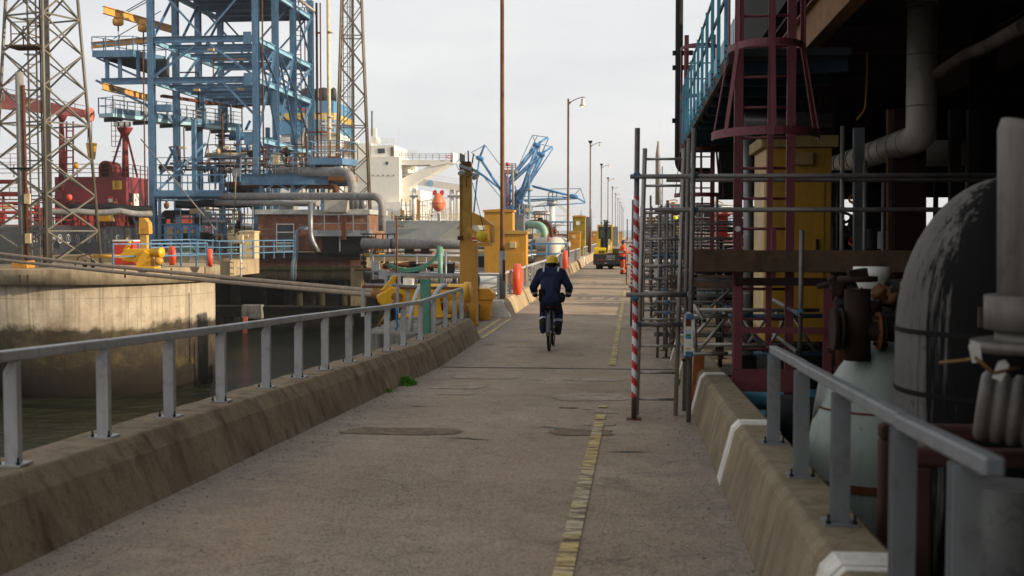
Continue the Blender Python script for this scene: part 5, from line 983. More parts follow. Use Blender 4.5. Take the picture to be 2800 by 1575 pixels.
q = [P(x, y, 89.8) for x, y in ((1615.5, 612), (1616.5, 690), (1602, 690))]; one('rusty_gusset', rustm, t, lambda b: b.prism([(v.x, v.z) for v in q], (0, 89.8, 0), (1, 0, 0), (0, 0, 1), (0, .15, 0)))
for x0, x1, yt, Y, lb in ((1675, 1690, 620, 170, 'distant grey enclosure with a yellow top right of the forklift cab'), (1692, 1703, 634, 210, 'far yellow enclosure on the horizon by the worker')): cabinet('tall_enclosure', lb, x0, x1, yt, Y, .2, 1.2, lag if Y < 200 else yel, yel, lamp=False, door=False)
tag(one('white_marker_block', whitec, None, lambda b: b.box((-4.15, 80.6, 0), (-3.35, 81.2, .5)), bevel=.02), 'white painted concrete block standing left of the forklift', 'block')
t = thing('blue_railing', 'bright blue railing by the white pipe elbow above the parapet', 'railing', P(1500, 720, 66)); rails_box(t, blued, [P(1453, 722, 66), P(1548, 722, 66)], 1.12, 2, .045, 1.0)
tag(one('red_stanchion', M('stanchion_red', 'c94a40', .5), None, lambda b: b.bar(P(1499, 720, 69), P(1499, 640, 69), .1)), 'slim red stanchion behind the blue railing', 'post')
# ================================================================ clutter between gantry and road, on the approach jetty
t = thing('approach_trestle', 'low concrete pipe trestle joining the gantry jetty to the road', 'trestle', (-12, 78, -.5))
xa, xb = P(1015, 700, 70).x, -3.75
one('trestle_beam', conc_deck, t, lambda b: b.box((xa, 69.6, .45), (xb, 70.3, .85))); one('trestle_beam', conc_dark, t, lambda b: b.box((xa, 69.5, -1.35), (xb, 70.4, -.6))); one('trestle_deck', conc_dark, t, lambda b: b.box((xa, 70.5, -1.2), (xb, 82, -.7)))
one('under_deck_shade', M('under_deck_dark', '17140f'), t, lambda b: b.box((xa - 2, 83, -9), (xb - .2, 83.5, -.8)))  # dark sheet added to black out the space below the trestle
each(t, 'trestle_pile', conc_dark, [(V((xa + 1 + 2.4 * i, y, -9)), V((xa + 1 + 2.4 * i, y, -.62))) for i in range(5) for y in (70, 76, 81)], .6)
skid('trestle_pipework', 'tangle of grey pipes and frames on the approach trestle', 'pipework', 1020, 1260, 700, 790, 66, 30, 3, 31, [galv, pipeg, dark, dark, lag, brown, rustm], galv)
skid('trestle_pipework', 'grey steel frames and pipes between the yellow post and ochre cabinet', 'pipework', 1300, 1440, 700, 800, 56, 22, 3, 33, [galv, lag, dark, pipeg, dark], lag, 1.3)
skid('drain_manifold', 'yellow and black pipe cluster hanging at the right end of the hut', 'pipework', 995, 1060, 640, 765, 85, 34, 2.5, 35, [dark, brown, M('grimy_yellow', 'a8862f', .6, rust=.2), galv, dark], dark)
skid('red_rack', 'rack of red and grey pipes in front of the grey ship', 'pipework', 1080, 1260, 672, 702, 79, 8, 2, 37, [oxide, galv, redp], galv, .7)
for i in range(4): tag(one('green_hose', M('green_hose', '3f7a66', .5, 0), None, lambda b: b.tube(bend([P(1062, 722 + 2 * i, 63), P(1110, 738 + 3 * i, 63), P(1160, 728 + 3 * i, 63), P(1194 + 2 * i, 700, 63), P(1197 + 2 * i, 672, 63)], 1.2), .045, 7)), ['topmost', 'second', 'third', 'lowest'][i] + ' of the sagging green hoses left of the yellow post', 'hose', 'sagging green hoses')
tag(one('green_standpipe', M('dull_teal', '6b9a88', .5, 0, dirt=.4), None, lambda b: b.tube([P(1204, 800, 62), P(1204, 675, 62)], .13, 10)), 'dull green vertical pipe left of the yellow post', 'pipe')
for px, y0, y1, m, lb in ((1085, 590, 770, brown, 'thin rusty post with a crossbar in front of the grey hull'), (1219, 690, 800, galv, 'grey vertical post just left of the yellow post')):
    t = thing('standpipe', lb, 'post', P(px, y1, 50)); one('shaft', m, t, lambda b: b.tube([P(px, y1 + 20, 50), P(px, y0, 50)], .045, 8)); one('crossbar', m, t, lambda b: b.bar(P(px, y0 + 28, 50), P(px + 20, y0 + 30, 50), .05))
t = thing('jetty_pipe', 'two level grey pipes behind the near handrail end', 'pipe', P(1200, 790, 40)); one('pipe_run', pipeg, t, lambda b: b.tube([P(1000, 788, 40), P(1400, 790, 40)], .16, 12)); one('pipe_run', lag, t, lambda b: b.tube([P(1040, 800, 38), P(1390, 806, 38)], .13, 12))
tag(one('lagged_vessel', white, None, lambda b: b.lathe([(0, -.9), (.25, -.85), (.32, -.7), (.32, .7), (.25, .85), (0, .9)], P(1352, 769, 46), 16, (1, 0, 0))), 'small white lagged vessel with a rusty strap left of the lamp base', 'vessel')
t = thing('timber_walkway', 'thin grey walkway beam behind the near handrail', 'walkway', P(1180, 760, 34)); one('beam', M('grey_beam', '746c60', .7, 0, dirt=.5), t, lambda b: b.bar(P(1103, 759, 34), P(1270, 757, 34), .1, .08)); one('marker_block', whitec, t, lambda b: b.cbox(P(1118, 770, 34), (.28, .3, .2)))
cabinet('vent_cabinet', 'grey louvred cabinet on the far jetty behind the large yellow cabinet', 1409, 1432, 588, 110, .4, 1.4, lag, lamp=False)
# mint green pipe and rusty pipes of the next berth
t = thing('mint_pipe', 'pale mint green pipe bending down near the rusty pipes', 'pipe', P(1480, 650, 120)); pipe(t, 'pipe_run', mint, [(1440, 614, 121), (1488, 616, 120), (1491, 680, 120)], .4, 1.6, 14, galv)
t = thing('rusty_pipe', 'rust red pipe bending down right of the mint green pipe', 'pipe', P(1508, 650, 122)); pipe(t, 'pipe_run', rustm, [(1440, 606, 124), (1506, 608, 122), (1509, 680, 122)], .2, 1.0, 10); pipe(t, 'pipe_run', rustm, [(1440, 613, 124), (1498, 612, 123), (1500, 680, 123)], .2, 1, 10)
skid('far_jetty_pipework', 'far jetty pipework and steel frames under the blue loading arms', 'pipework', 1405, 1560, 606, 690, 130, 34, 6, 41, [blue, galv, brown, dark, mint, galv], blue, 1.6)
skid('far_jetty_tower', 'cluttered grey access tower beneath the blue loading arms', 'tower', 1420, 1448, 560, 660, 150, 16, 4, 43, [galv, brown, blue], galv, 1.5)
skid('far_valve_cluster', 'tan valve cluster by the white crane column', 'pipework', 1462, 1490, 578, 625, 140, 14, 3, 45, [tan, brown, galv], brown, 1)
t = thing('far_jetty', 'distant concrete jetty head carrying the blue loading arms', 'jetty', P(1400, 660, 190)); xa, xb = P(1230, 660, 150).x, P(1560, 660, 150).x; one('jetty_slab', conc_deck, t, lambda b: b.box((xa, 118, -.6), (xb, 240, .3)))
each(t, 'jetty_pile', conc_dark, [(V((x, y, -9)), V((x, y, -.62))) for x in (xa + 1, (xa + xb) / 2, xb - 1) for y in (119, 140, 160)], 1.0)
# ================================================================ blue marine loading arms
def Z(x, y): return (1370 + x * .1932, 360 + y * .1932)
def Z2(x, y): return (900 + x * .2761, 200 + y * .2761)
def arm(label, Y, segs, wires=(), knots=()):
    t = thing('marine_loading_arm', label, 'loading arm', P(segs[0][0][0], segs[0][0][1], Y), 'blue marine loading arms')
    for a, c, r in segs: one('arm_tube', blued, t, lambda b: b.tube([P(*a, Y), P(*c, Y + 1.5)], r * .36, 10))
    each(t, 'arm_lattice', blued, [(P(a[0] + dx, a[1] + 4, Y + 1), P(c[0] + dx, c[1] + 4, Y + 1)) for a, c, r in segs[:2] for dx in (3, 6)], .12); each(t, 'tie_wire', M('arm_wire', '5b86a8', .6), [(P(*a, Y), P(*c, Y)) for a, c in wires], .1)
    for k in knots: one('swivel_joint', blued, t, lambda b: b.lathe([(0, -.55), (.3, -.5), (.36, 0), (.3, .6), (0, .7)], P(*k, Y), 12, (1, -.3, -.25)))
arm('tallest blue loading arm reaching up to the right', 185, [(Z(60, 740), Z(490, 190), .52), (Z(505, 200), Z(240, 960), .52), (Z(480, 200), Z(660, 80), .48), (Z(672, 95), Z(588, 280), .2)], [(Z(445, 50), Z(270, 440)), (Z(445, 50), Z(660, 80)), (Z(445, 50), Z(500, 190)), (Z(515, 60), Z(400, 280))], [Z(503, 190)])
arm('second blue loading arm just below the tallest', 180, [(Z(60, 770), Z(560, 315), .52), (Z(575, 320), Z(270, 960), .55), (Z(560, 315), Z(725, 215), .45), (Z(735, 238), Z(400, 740), .24)], [(Z(545, 175), Z(720, 215)), (Z(545, 175), Z(545, 310)), (Z(575, 320), Z(370, 620))], [Z(563, 318)])
arm('level blue loading arm pointing right over the road side', 175, [(Z(320, 970), Z(1030, 930), .36), (Z(435, 765), Z(1030, 910), .36), (Z(1030, 910), Z(1190, 1000), .34), (Z(1190, 1010), Z(480, 1060), .22)], [(Z(1125, 805), Z(700, 812)), (Z(1125, 805), Z(1190, 1000)), (Z(1125, 805), Z(1030, 905)), (Z(330, 920), Z(840, 915)), (Z(840, 915), Z(1000, 940))], [Z(1030, 918)])
arm('blue loading arm folded to the left behind the floodlights', 182, [(Z2(1490, 840), Z2(1720, 1190), .5), (Z2(1470, 975), Z2(1720, 1160), .5), (Z2(1540, 712), Z2(1485, 850), .45), (Z2(1485, 850), Z2(1432, 1390), .36)], [(Z2(1540, 715), Z2(1410, 785)), (Z2(1355, 790), Z2(1255, 890)), (Z2(1255, 890), Z2(1285, 960)), (Z2(1545, 715), Z2(1700, 920)), (Z2(1410, 785), Z2(1480, 850)), (Z2(1500, 990), Z2(1715, 1250))], [Z2(1490, 842)])
t = thing('arm_pedestal', 'crowded blue pedestal and counterweights at the foot of the loading arms', 'pedestal', P(1405, 655, 184))
each(t, 'pedestal_column', blued, [(P(x, 662, 184), P(x + 2, y, 184)) for x, y in ((1385, 480), (1392, 500), (1412, 520), (1425, 520), (1378, 520))], .4); r = random.Random(9)
each(t, 'pedestal_brace', blued, [(P(r.uniform(1378, 1430), r.uniform(505, 650), 183.5), P(r.uniform(1378, 1430), r.uniform(505, 650), 183.5)) for _ in range(30)], .18)
for p in ([(300, 1010), (400, 1090), (350, 1180), (260, 1090)], [(200, 930), (300, 830), (330, 880), (250, 990)], [(50, 1050), (180, 1050), (180, 1110), (50, 1110)], [(190, 1180), (300, 1180), (300, 1050), (200, 1080)]): q = [P(*Z(*v), 182) for v in p]; one('counterweight', M('arm_blue', '1f5f8d'), t, lambda b: b.prism([(v.x, v.z) for v in q], (0, 182, 0), (1, 0, 0), (0, 0, 1), (0, 2, 0)))
t = thing('access_tower', 'grey gridded access platform among the blue loading arms', 'tower', P(1390, 655, 178)); a, e, z0, z1 = PR(1379, 474, 1412, 458, 178); o = one('tower_deck', galv, t, lambda b: b.box((a, 177, z0), (e, 181, z0 + .5))); rails_box(o, galv, [(a, 177, z0 + .5), (e, 177, z0 + .5)], z1 - z0, 3, .08, .55)
each(t, 'tower_leg', blue, [(P(x, 655, 178), P(x, 474, 178)) for x in (1381, 1403)], .25); one('red_pole', redp, t, lambda b: b.tube([P(1388, 572, 176), P(1388, 446, 176)], .08, 6)); one('red_monitor', redp, t, lambda b: b.lathe([(.1, -.3), (.3, -.1), (.36, .1), (0, .3)], P(1388, 449, 176), 8, (.5, 0, 1))); one('lamp_standard', M('pale_column', '9a948a', .6), t, lambda b: b.tube([P(1403, 560, 174), P(1402, 448, 174)], [.2, .12], 8))
t = thing('access_tower', 'second slimmer tower between the loading arms', 'tower', P(1446, 655, 172)); one('tower_shaft', blue, t, lambda b: b.tube([P(1447, 655, 172), P(1447, 478, 172)], .18, 8)); one('tower_ring', galv, t, lambda b: b.tube([P(1447, 522, 172), P(1447, 517, 172)], .55, 12))
for y in (480, 490): one('lamp_ring', galv, t, lambda b: b.bar(P(1440, y, 172), P(1456, y, 172), .14))
t = thing('crane_column', 'white ship crane column with lattice jib beyond the loading arms', 'crane', P(1509, 640, 230)); one('column', white, t, lambda b: b.tube([P(1509, 650, 230), P(1509, 560, 230)], .58, 16)); one('slew_ring', galv, t, lambda b: b.tube([P(1509, 562, 230), P(1509, 549, 230)], .95, 16)); rails_box(t, galv, [P(1500, 549, 229), P(1522, 549, 229)], 1.6, 2, .12, .7)
each(t, 'jib', whiteship, [(P(1520, 556, 230), P(1557, 590, 230)), (P(1524, 552, 230), P(1560, 586, 230)), (P(1557, 590, 230), P(1524, 622, 230)), (P(1560, 586, 230), P(1528, 624, 230)), (P(1500, 560, 230), P(1455, 566, 230)), (P(1500, 552, 230), P(1440, 572, 230)), (P(1485, 560, 230), P(1503, 592, 230)), (P(1510, 590, 230), P(1557, 590, 230))], .22)
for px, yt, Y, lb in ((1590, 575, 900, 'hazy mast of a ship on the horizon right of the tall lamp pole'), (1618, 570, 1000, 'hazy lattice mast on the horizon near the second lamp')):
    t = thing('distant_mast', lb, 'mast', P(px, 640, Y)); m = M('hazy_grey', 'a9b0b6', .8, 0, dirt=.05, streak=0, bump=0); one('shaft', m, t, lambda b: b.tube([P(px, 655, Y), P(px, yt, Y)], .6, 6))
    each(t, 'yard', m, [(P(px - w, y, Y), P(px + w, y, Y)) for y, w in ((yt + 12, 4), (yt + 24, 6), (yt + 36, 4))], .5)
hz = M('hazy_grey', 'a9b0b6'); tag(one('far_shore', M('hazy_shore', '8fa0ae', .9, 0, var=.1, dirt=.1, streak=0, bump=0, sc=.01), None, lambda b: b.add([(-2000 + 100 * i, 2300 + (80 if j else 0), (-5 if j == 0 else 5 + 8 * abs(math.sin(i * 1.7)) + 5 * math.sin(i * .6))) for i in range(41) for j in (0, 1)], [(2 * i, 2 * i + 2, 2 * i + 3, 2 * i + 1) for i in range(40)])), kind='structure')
# ================================================================ people, bicycle, forklift
def figure(parent, name, caps, balls=(), voxel=.016, mats=None, smooth=6, off=None):
    """one continuous body: tapered limbs and masses fused by a voxel remesh, then coloured by the nearest limb"""
    b = MB(); src = []
    for a, c, r0, r1, mi in caps:
        a, c = V(a), V(c); d = (c - a); L_ = d.length; prof = []
        for k in range(7): an = math.pi / 2 * k / 6; prof.append((max(1e-4, r0 * math.sin(an)), -r0 * math.cos(an)))
        for k in range(7): an = math.pi / 2 * k / 6; prof.append((max(1e-4, r1 * math.cos(an)), L_ + r1 * math.sin(an)))
        b.lathe(prof, a, 16, d); src.append((a, c, r0, r1, mi))
    for c, r, mi in balls: b.ball(c, r, 18, 12); src.append((V(c), V(c), min(r), min(r), mi))
    me = bpy.data.meshes.new('tmp'); me.from_pydata([tuple(v) for v in b.v], [], b.f); bm_ = bmesh.new(); bm_.from_mesh(me); bmesh.ops.remove_doubles(bm_, verts=bm_.verts, dist=1e-3); bmesh.ops.recalc_face_normals(bm_, faces=bm_.faces); bm_.to_mesh(me); bm_.free()
    o = bpy.data.objects.new('tmp', me); COL.objects.link(o); rm = o.modifiers.new('r', 'REMESH'); rm.mode = 'VOXEL'; rm.voxel_size = voxel; sm = o.modifiers.new('s', 'SMOOTH'); sm.factor = .5; sm.iterations = smooth
    dg = bpy.context.evaluated_depsgraph_get(); dg.update(); m2 = bpy.data.meshes.new_from_object(o.evaluated_get(dg)); bpy.data.objects.remove(o); m2.name = name
    m2.materials.clear()
    for m in mats: m2.materials.append(m)
    for p in m2.polygons:
        c = V(p.center); best, bi = 9, 0
        for a, e, r0, r1, mi in src:
            d = e - a; L2 = d.length_squared; k = 0 if L2 < 1e-9 else max(0, min(1, (c - a).dot(d) / L2)); q = (c - (a + d * k)).length - (r0 + (r1 - r0) * k)
            if q < best: best, bi = q, mi
        p.material_index = bi; p.use_smooth = True
    o = bpy.data.objects.new(name, m2); COL.objects.link(o); o.parent = parent
    m2.transform(Matrix.Translation(-rootloc(parent))); return o
def cloth(name, hexc):
    if name in MATS: return MATS[name]
    s = NT(name); c = lin(hexc); n = s.noise(9, 5, .6, s.co, (1, 1, .5)); s.bump(s.math('ADD', n, s.math('MULTIPLY', s.noise(320, 2), .15)), .5, .03)
    MATS[name] = s.done(s.mix(s.ramp(n, [(.3, 0), (.7, 1)]), tuple(x * .75 for x in c), tuple(x * 1.2 for x in c)), .9); return MATS[name]
navy = cloth('navy_overall', '1d2540'); skin = M('skin', 'b98468', .6, 0, var=.08, dirt=.05, bump=0); glove = cloth('dark_glove', '17181c'); refl = M('reflective_tape', 'b9bcc0', .35, .2, var=.05, dirt=.1); hiv = cloth('hi_vis_orange', 'e2552a'); trou = cloth('orange_trousers', 'c9562a'); tanc = cloth('tan_orange_coat', 'd9873f'); boot = M('boot_leather', '2a231d', .7, 0)
helmy = M('helmet_yellow', 'd9b313', .35, 0, var=.05, dirt=.2); helmb = M('helmet_navy', '2b355f', .4, 0, var=.05); helmo = M('helmet_orange', 'd8451f', .4, 0, var=.05)
def head(parent, c, fw, up=V((0, 0, 1))):
    """caps and balls for a head of about 0.23 m, centre c, facing fw"""
    s = fw.cross(up).normalized(); c = V(c)
    caps = [(c - up * .15 - fw * .02, c - up * .04, .058, .06, 0), (c + fw * .1 - up * .025, c + fw * .115 - up * .045, .012, .016, 0), (c + fw * .085 - up * .085 - s * .02, c + fw * .085 - up * .085 + s * .02, .014, .014, 0), (c + fw * .06 - up * .115, c + fw * .07 - up * .112, .03, .026, 0)]
    balls = [(c + up * .01, (.078, .09, .105) if abs(fw.y) > .7 else (.09, .078, .105), 0), (c + fw * .03 - up * .06, (.062, .066, .075), 0), (c + s * .08 - up * .02, (.018, .02, .032), 0), (c - s * .08 - up * .02, (.018, .02, .032), 0)]
    return caps, balls
def face(parent, c, fw, up=V((0, 0, 1))):
    s = fw.cross(up).normalized(); c = V(c)
    for k in (-1, 1): e = one('eye', white, parent, lambda b: b.ball(c + fw * .083 + s * .032 * k, .013, 10, 7)); one('pupil', blackm, e, lambda b: b.ball(c + fw * .092 + s * .032 * k, .0065, 8, 6))
    one('mouth', M('lip', '8a4a40', .6, bump=0), parent, lambda b: b.ball(c + fw * .1 - up * .085, (.024 if abs(fw.y) > .7 else .006, .006 if abs(fw.y) > .7 else .024, .006), 10, 6))
def helmet(parent, c, fw, mat, tilt=0, r=.118):
    c = V(c); s = fw.cross(V((0, 0, 1))).normalized(); fx = abs(fw.x) > abs(fw.y)
    pr = [(r * 1.06, 0), (r * 1.05, .012), (r, .02), (r * .97, .05), (r * .84, .095), (r * .55, .13), (.02, .142), (0, .142)]
    h = one('helmet', mat, parent, lambda b: b.lathe(pr, c, 28, sx=1.0, sy=1.0)); one('peak', mat, h, lambda b: b.lathe([(0, 0), (.095, 0), (.1, .006), (.09, .014), (0, .014)], c + fw * .06, 18)); one('ridge', mat, h, lambda b: b.tube([c - fw * .085 + V((0, 0, .1)), c - fw * .03 + V((0, 0, .14)), c + fw * .04 + V((0, 0, .142)), c + fw * .09 + V((0, 0, .09))], .012, 8)); return h
def hand(parent, name, c, fw, side, grip=True, mat=None):
    """palm, thumb and four separate curled fingers closed round a bar running along `side`"""
    c = V(c); up = V((0, 0, 1)); caps = [(c - fw * .045 - side * .03, c - fw * .01 - side * .03, .02, .019, 0), (c - fw * .045 + side * .0, c - fw * .01 + side * .005, .021, .02, 0), (c - fw * .045 + side * .028, c - fw * .01 + side * .03, .02, .018, 0), (c - fw * .05, c - fw * .1, .027, .03, 0)]
    for k, ln in ((-1.5, .9), (-.5, 1.05), (.5, 1.0), (1.5, .8)):
        s = side * (k * .021); p0 = c + s - fw * .005; p1 = p0 + fw * .034 * ln - up * .004; p2 = p1 - up * .026 * ln + fw * .006; p3 = p2 - fw * .02 * ln - up * .006; caps += [(p0, p1, .0098, .0092, 0), (p1, p2, .0092, .0085, 0), (p2, p3, .0085, .0075, 0)]
    t0 = c - fw * .04 - side * .04 - up * .008; caps += [(t0, t0 + fw * .03 - up * .022 - side * .006, .0115, .0105, 0), (t0 + fw * .03 - up * .022 - side * .006, t0 + fw * .058 - up * .034, .0105, .009, 0)]
    return figure(parent, name, caps, (), .0055, [mat or glove], 2)
def band(parent, a, c, r, w=.05, mat=None, k=.5): a, c = V(a), V(c); d = (c - a).normalized(); m = a + (c - a) * k; one('reflective_band', mat or refl, parent, lambda b: b.ring(m, d, r, w, .004, n=22))
# ---- bicycle
gY = 21.62; bx = G(1500.5, 961, 0).x; WR = .345
t = thing('bicycle', 'black bicycle with a rear mudguard and red light ridden away from the camera', 'bicycle', (bx, gY + .5, 0))
steel = M('bike_frame_black', '1b1c20', .35, .3); spk = M('spoke_steel', '9a9a9c', .3, .8)
for wy in (gY, gY + 1.06):
    w = one('wheel', spk, t, lambda b: b.ring((bx, wy, WR), (1, 0, 0), WR - .045, .022, .012, n=40)); one('tyre', tyre, w, lambda b: b.tube([(bx, wy + (WR - .022) * math.cos(2 * math.pi * i / 48), WR + (WR - .022) * math.sin(2 * math.pi * i / 48)) for i in range(49)], .024, 10, cap=False)); one('hub', spk, w, lambda b: b.lathe([(.018, -.05), (.03, -.045), (.016, -.03), (.016, .03), (.03, .045), (.018, .05)], (bx, wy, WR), 12, (1, 0, 0)))
    each(w, 'spoke', spk, [(V((bx + .03 * (1 if i % 2 else -1), wy, WR)), V((bx, wy + (WR - .045) * math.cos(2 * math.pi * i / 20), WR + (WR - .045) * math.sin(2 * math.pi * i / 20)))) for i in range(20)], .0018, kind='tube', n=4)
mg = [(bx, gY + (WR + .02) * math.cos(R(a)), WR + (WR + .02) * math.sin(R(a))) for a in range(20, 200, 12)]; one('mudguard', M('mudguard_grey', '4c4e54', .25, .4), t, lambda b: [b.add([(bx - .03, y, z), (bx, y + .6 * (y - gY) * .03, z + .006), (bx + .03, y, z), (bx - .03, y2, z2), (bx, y2, z2 + .006), (bx + .03, y2, z2)], [(0, 1, 4, 3), (1, 2, 5, 4)], True) for (_, y, z), (_, y2, z2) in zip(mg, mg[1:])])
BB = V((bx, gY + .44, .3)); ST = V((bx, gY + .3, .8)); HT, HB = V((bx, gY + .88, .86)), V((bx, gY + .93, .66)); AX = V((bx, gY, WR))
for a, c, r in ((BB, ST, .018), (ST + V((0, .02, -.06)), HT + V((0, 0, -.06)), .018), (BB, HB, .021), (HB, HT, .02)): one('frame_tube', steel, t, lambda b: b.tube([a, c], r, 10))
for s in (-1, 1):
    for a in (BB, ST + V((0, .03, -.06))): one('rear_stay', steel, t, lambda b: b.tube([a + V((s * .02, 0, 0)), AX + V((s * .065, 0, 0))], .009, 8))
    one('fork_blade', steel, t, lambda b: b.tube([HB + V((s * .04, 0, 0)), V((bx + s * .055, gY + 1.06, WR))], .012, 8)); one('carrier_stay', steel, t, lambda b: b.tube([AX + V((s * .07, 0, 0)), V((bx + s * .06, gY + .02, .74))], .007, 6))
one('seat_post', spk, t, lambda b: b.tube([ST, V((bx, gY + .27, .88))], .014, 8)); one('saddle', blackm, t, lambda b: b.prism([(-.09, -.02), (-.1, .1), (-.035, .24), (0, .27), (.035, .24), (.1, .1), (.09, -.02), (0, -.05)], (bx, gY + .16, .885), (1, 0, 0), (0, 1, 0), (0, 0, .05)), bevel=.018)
one('rear_light', M('lamp_red', 'b5151a', .3), t, lambda b: b.cbox((bx - .03, gY + .2, .8), (.05, .03, .05))); one('stem', steel, t, lambda b: b.tube([HT, V((bx, gY + .84, .99)), V((bx, gY + .9, 1.0))], .016, 8))
hb_ = one('handlebar', steel, t, lambda b: b.tube(bend([(bx - .34, gY + .72, .965), (bx - .2, gY + .84, .985), (bx, gY + .9, 1.0), (bx + .2, gY + .84, .985), (bx + .34, gY + .72, .965)], .1), .014, 8))
cr_ = one('crank', spk, t, lambda b: b.tube([BB + V((.08, -.165, .02)), BB + V((.06, 0, 0)), BB + V((-.06, 0, 0)), BB + V((-.08, .165, -.02))], .012, 8)); one('chainring', dark, cr_, lambda b: b.tube([BB + V((.055, 0, 0)), BB + V((.06, 0, 0))], .09, 24))
LP_, RP_ = BB + V((-.13, -.165, .02)), BB + V((.13, .165, -.03))
for c in (LP_, RP_): one('pedal', dark, t, lambda b: b.cbox(c, (.1, .08, .022)))
# ---- cyclist
t = thing('person', 'cyclist in navy overalls, yellow helmet and ear defenders, seen from behind', 'person', (bx, gY + .3, 0)); fw = V((0, 1, 0)); hc = V((bx + .012, gY + .62, 1.565)); y0 = gY
hip = V((bx, y0 + .2, .95)); ch = V((bx, y0 + .5, 1.3)); sL, sR = V((bx - .185, y0 + .52, 1.405)), V((bx + .185, y0 + .52, 1.405)); eL, eR = V((bx - .335, y0 + .5, 1.13)), V((bx + .335, y0 + .5, 1.13)); hL, hR = V((bx - .31, y0 + .66, .985)), V((bx + .305, y0 + .66, .985))
kL, kR = V((bx - .135, y0 + .56, .66)), V((bx + .13, y0 + .68, .66)); aL, aR = V((bx - .125, y0 + .16, .4)), V((bx + .13, y0 + .52, .36))
hcaps, hb2 = head(t, hc, fw)
caps = [(hip, V((bx, y0 + .33, 1.1)), .165, .155, 1), (V((bx - .05, y0 + .3, 1.1)), ch + V((-.06, 0, 0)), .14, .14, 1), (V((bx + .05, y0 + .3, 1.1)), ch + V((.06, 0, 0)), .14, .14, 1), (ch + V((-.1, .0, .02)), ch + V((.1, .0, .02)), .15, .15, 1), (sL + V((.06, 0, 0)), sR - V((.06, 0, 0)), .105, .105, 1), (ch, V((bx, y0 + .56, 1.44)), .12, .075, 1),
        (sL, eL, .092, .075, 1), (eL, hL, .072, .05, 1), (sR, eR, .092, .075, 1), (eR, hR, .072, .05, 1), (hip + V((-.08, .02, -.02)), kL, .115, .085, 1), (kL, aL, .086, .07, 1), (hip + V((.08, .02, -.02)), kR, .115, .085, 1), (kR, aR, .086, .072, 1), (hip + V((-.08, -.03, -.02)), hip + V((.08, -.03, -.02)), .125, .125, 1), (aL, aL + V((0, -.01, -.05)), .06, .055, 1), (aR, aR + V((0, 0, -.06)), .065, .06, 1)]
bd = figure(t, 'body', hcaps + caps, hb2, .014, [skin, navy]); face(bd, hc, fw)
one('hair', M('hair_dark', '1c1512', .9, 0), bd, lambda b: b.ball(hc + V((0, -.025, -.005)), (.083, .078, .098), 18, 12)); one('collar', navy, bd, lambda b: b.lathe([(.085, 0), (.075, .06), (.07, .062), (.08, 0)], (bx + .006, y0 + .575, 1.425), 18)); hm = helmet(bd, hc + V((0, -.005, .025)), fw, helmy, r=.112)
for s in (-1, 1):
    em = one('ear_defender', blackm, hm, lambda b: b.lathe([(0, -.03), (.042, -.026), (.052, 0), (.046, .03), (0, .036)], hc + V((s * .108, 0, -.045)), 16, (s, 0, 0), sx=1.0, sy=1.3)); one('headband_arm', blackm, em, lambda b: b.tube(bend([hc + V((s * .112, 0, -.03)), hc + V((s * .132, -.0, .0)), hc + V((s * .118, 0, .04))], .02), .008, 6)); one('yellow_trim', helmy, em, lambda b: b.tube([hc + V((s * .09, -.035, -.08)), hc + V((s * .1, -.05, -.03))], .004, 5))
for a, e, r0, k in ((eL, hL, .068, .42), (eR, hR, .068, .42), (kL, aL, .082, .52), (kR, aR, .084, .55)): band(bd, a, e, r0, .05, None, k)
for s in (-1, 1): one('shoulder_tape', refl, bd, lambda b: b.tube([(bx + s * .13, y0 + .415, 1.405), (bx + s * .135, y0 + .46, 1.475), (bx + s * .135, y0 + .55, 1.5)], .022, 8))
one('belt', blackm, bd, lambda b: b.ring((bx, y0 + .29, 1.035), (0, -.35, 1), .158, .055, .012, n=26))
one('belt_pouch', cloth('black_nylon', '131316'), bd, lambda b: b.box((bx - .2, y0 + .06, .9), (bx - .08, y0 + .16, 1.12)), bevel=.02); one('tool_bag', cloth('black_nylon', '131316'), bd, lambda b: b.prism([(0, 0), (.12, .02), (.15, .12), (.1, .2), (0, .18)], (bx + .14, y0 + .1, .86), (1, 0, 0), (0, 0, 1), (0, .16, 0)), bevel=.02); one('lead', blackm, bd, lambda b: b.tube(bend([(bx + .13, y0 + .2, 1.16), (bx + .17, y0 + .16, 1.1), (bx + .19, y0 + .18, 1.04)], .03), .006, 5))
hand(bd, 'glove', hL + V((-.01, .075, -.005)), V((.12, .99, 0)).normalized(), V((-1, .3, 0)).normalized()); hand(bd, 'glove', hR + V((.01, .075, -.005)), V((-.12, .99, 0)).normalized(), V((1, .3, 0)).normalized())
def shoe(parent, heel, toe, w=.048): d = (V(toe) - V(heel)); figure(parent, 'boot', [(heel, V(heel) + d * .45, .045, w, 0), (V(heel) + d * .45, V(heel) + d * .85, w, .042, 0), (V(heel) + V((0, 0, .03)), V(heel) + V((0, .02, .1)), .05, .055, 0)], (), .011, [boot], 3)
shoe(bd, LP_ + V((.0, -.13, .09)), LP_ + V((0, .1, .045))); shoe(bd, RP_ + V((.0, -.12, .055)), RP_ + V((0, .14, .05)))
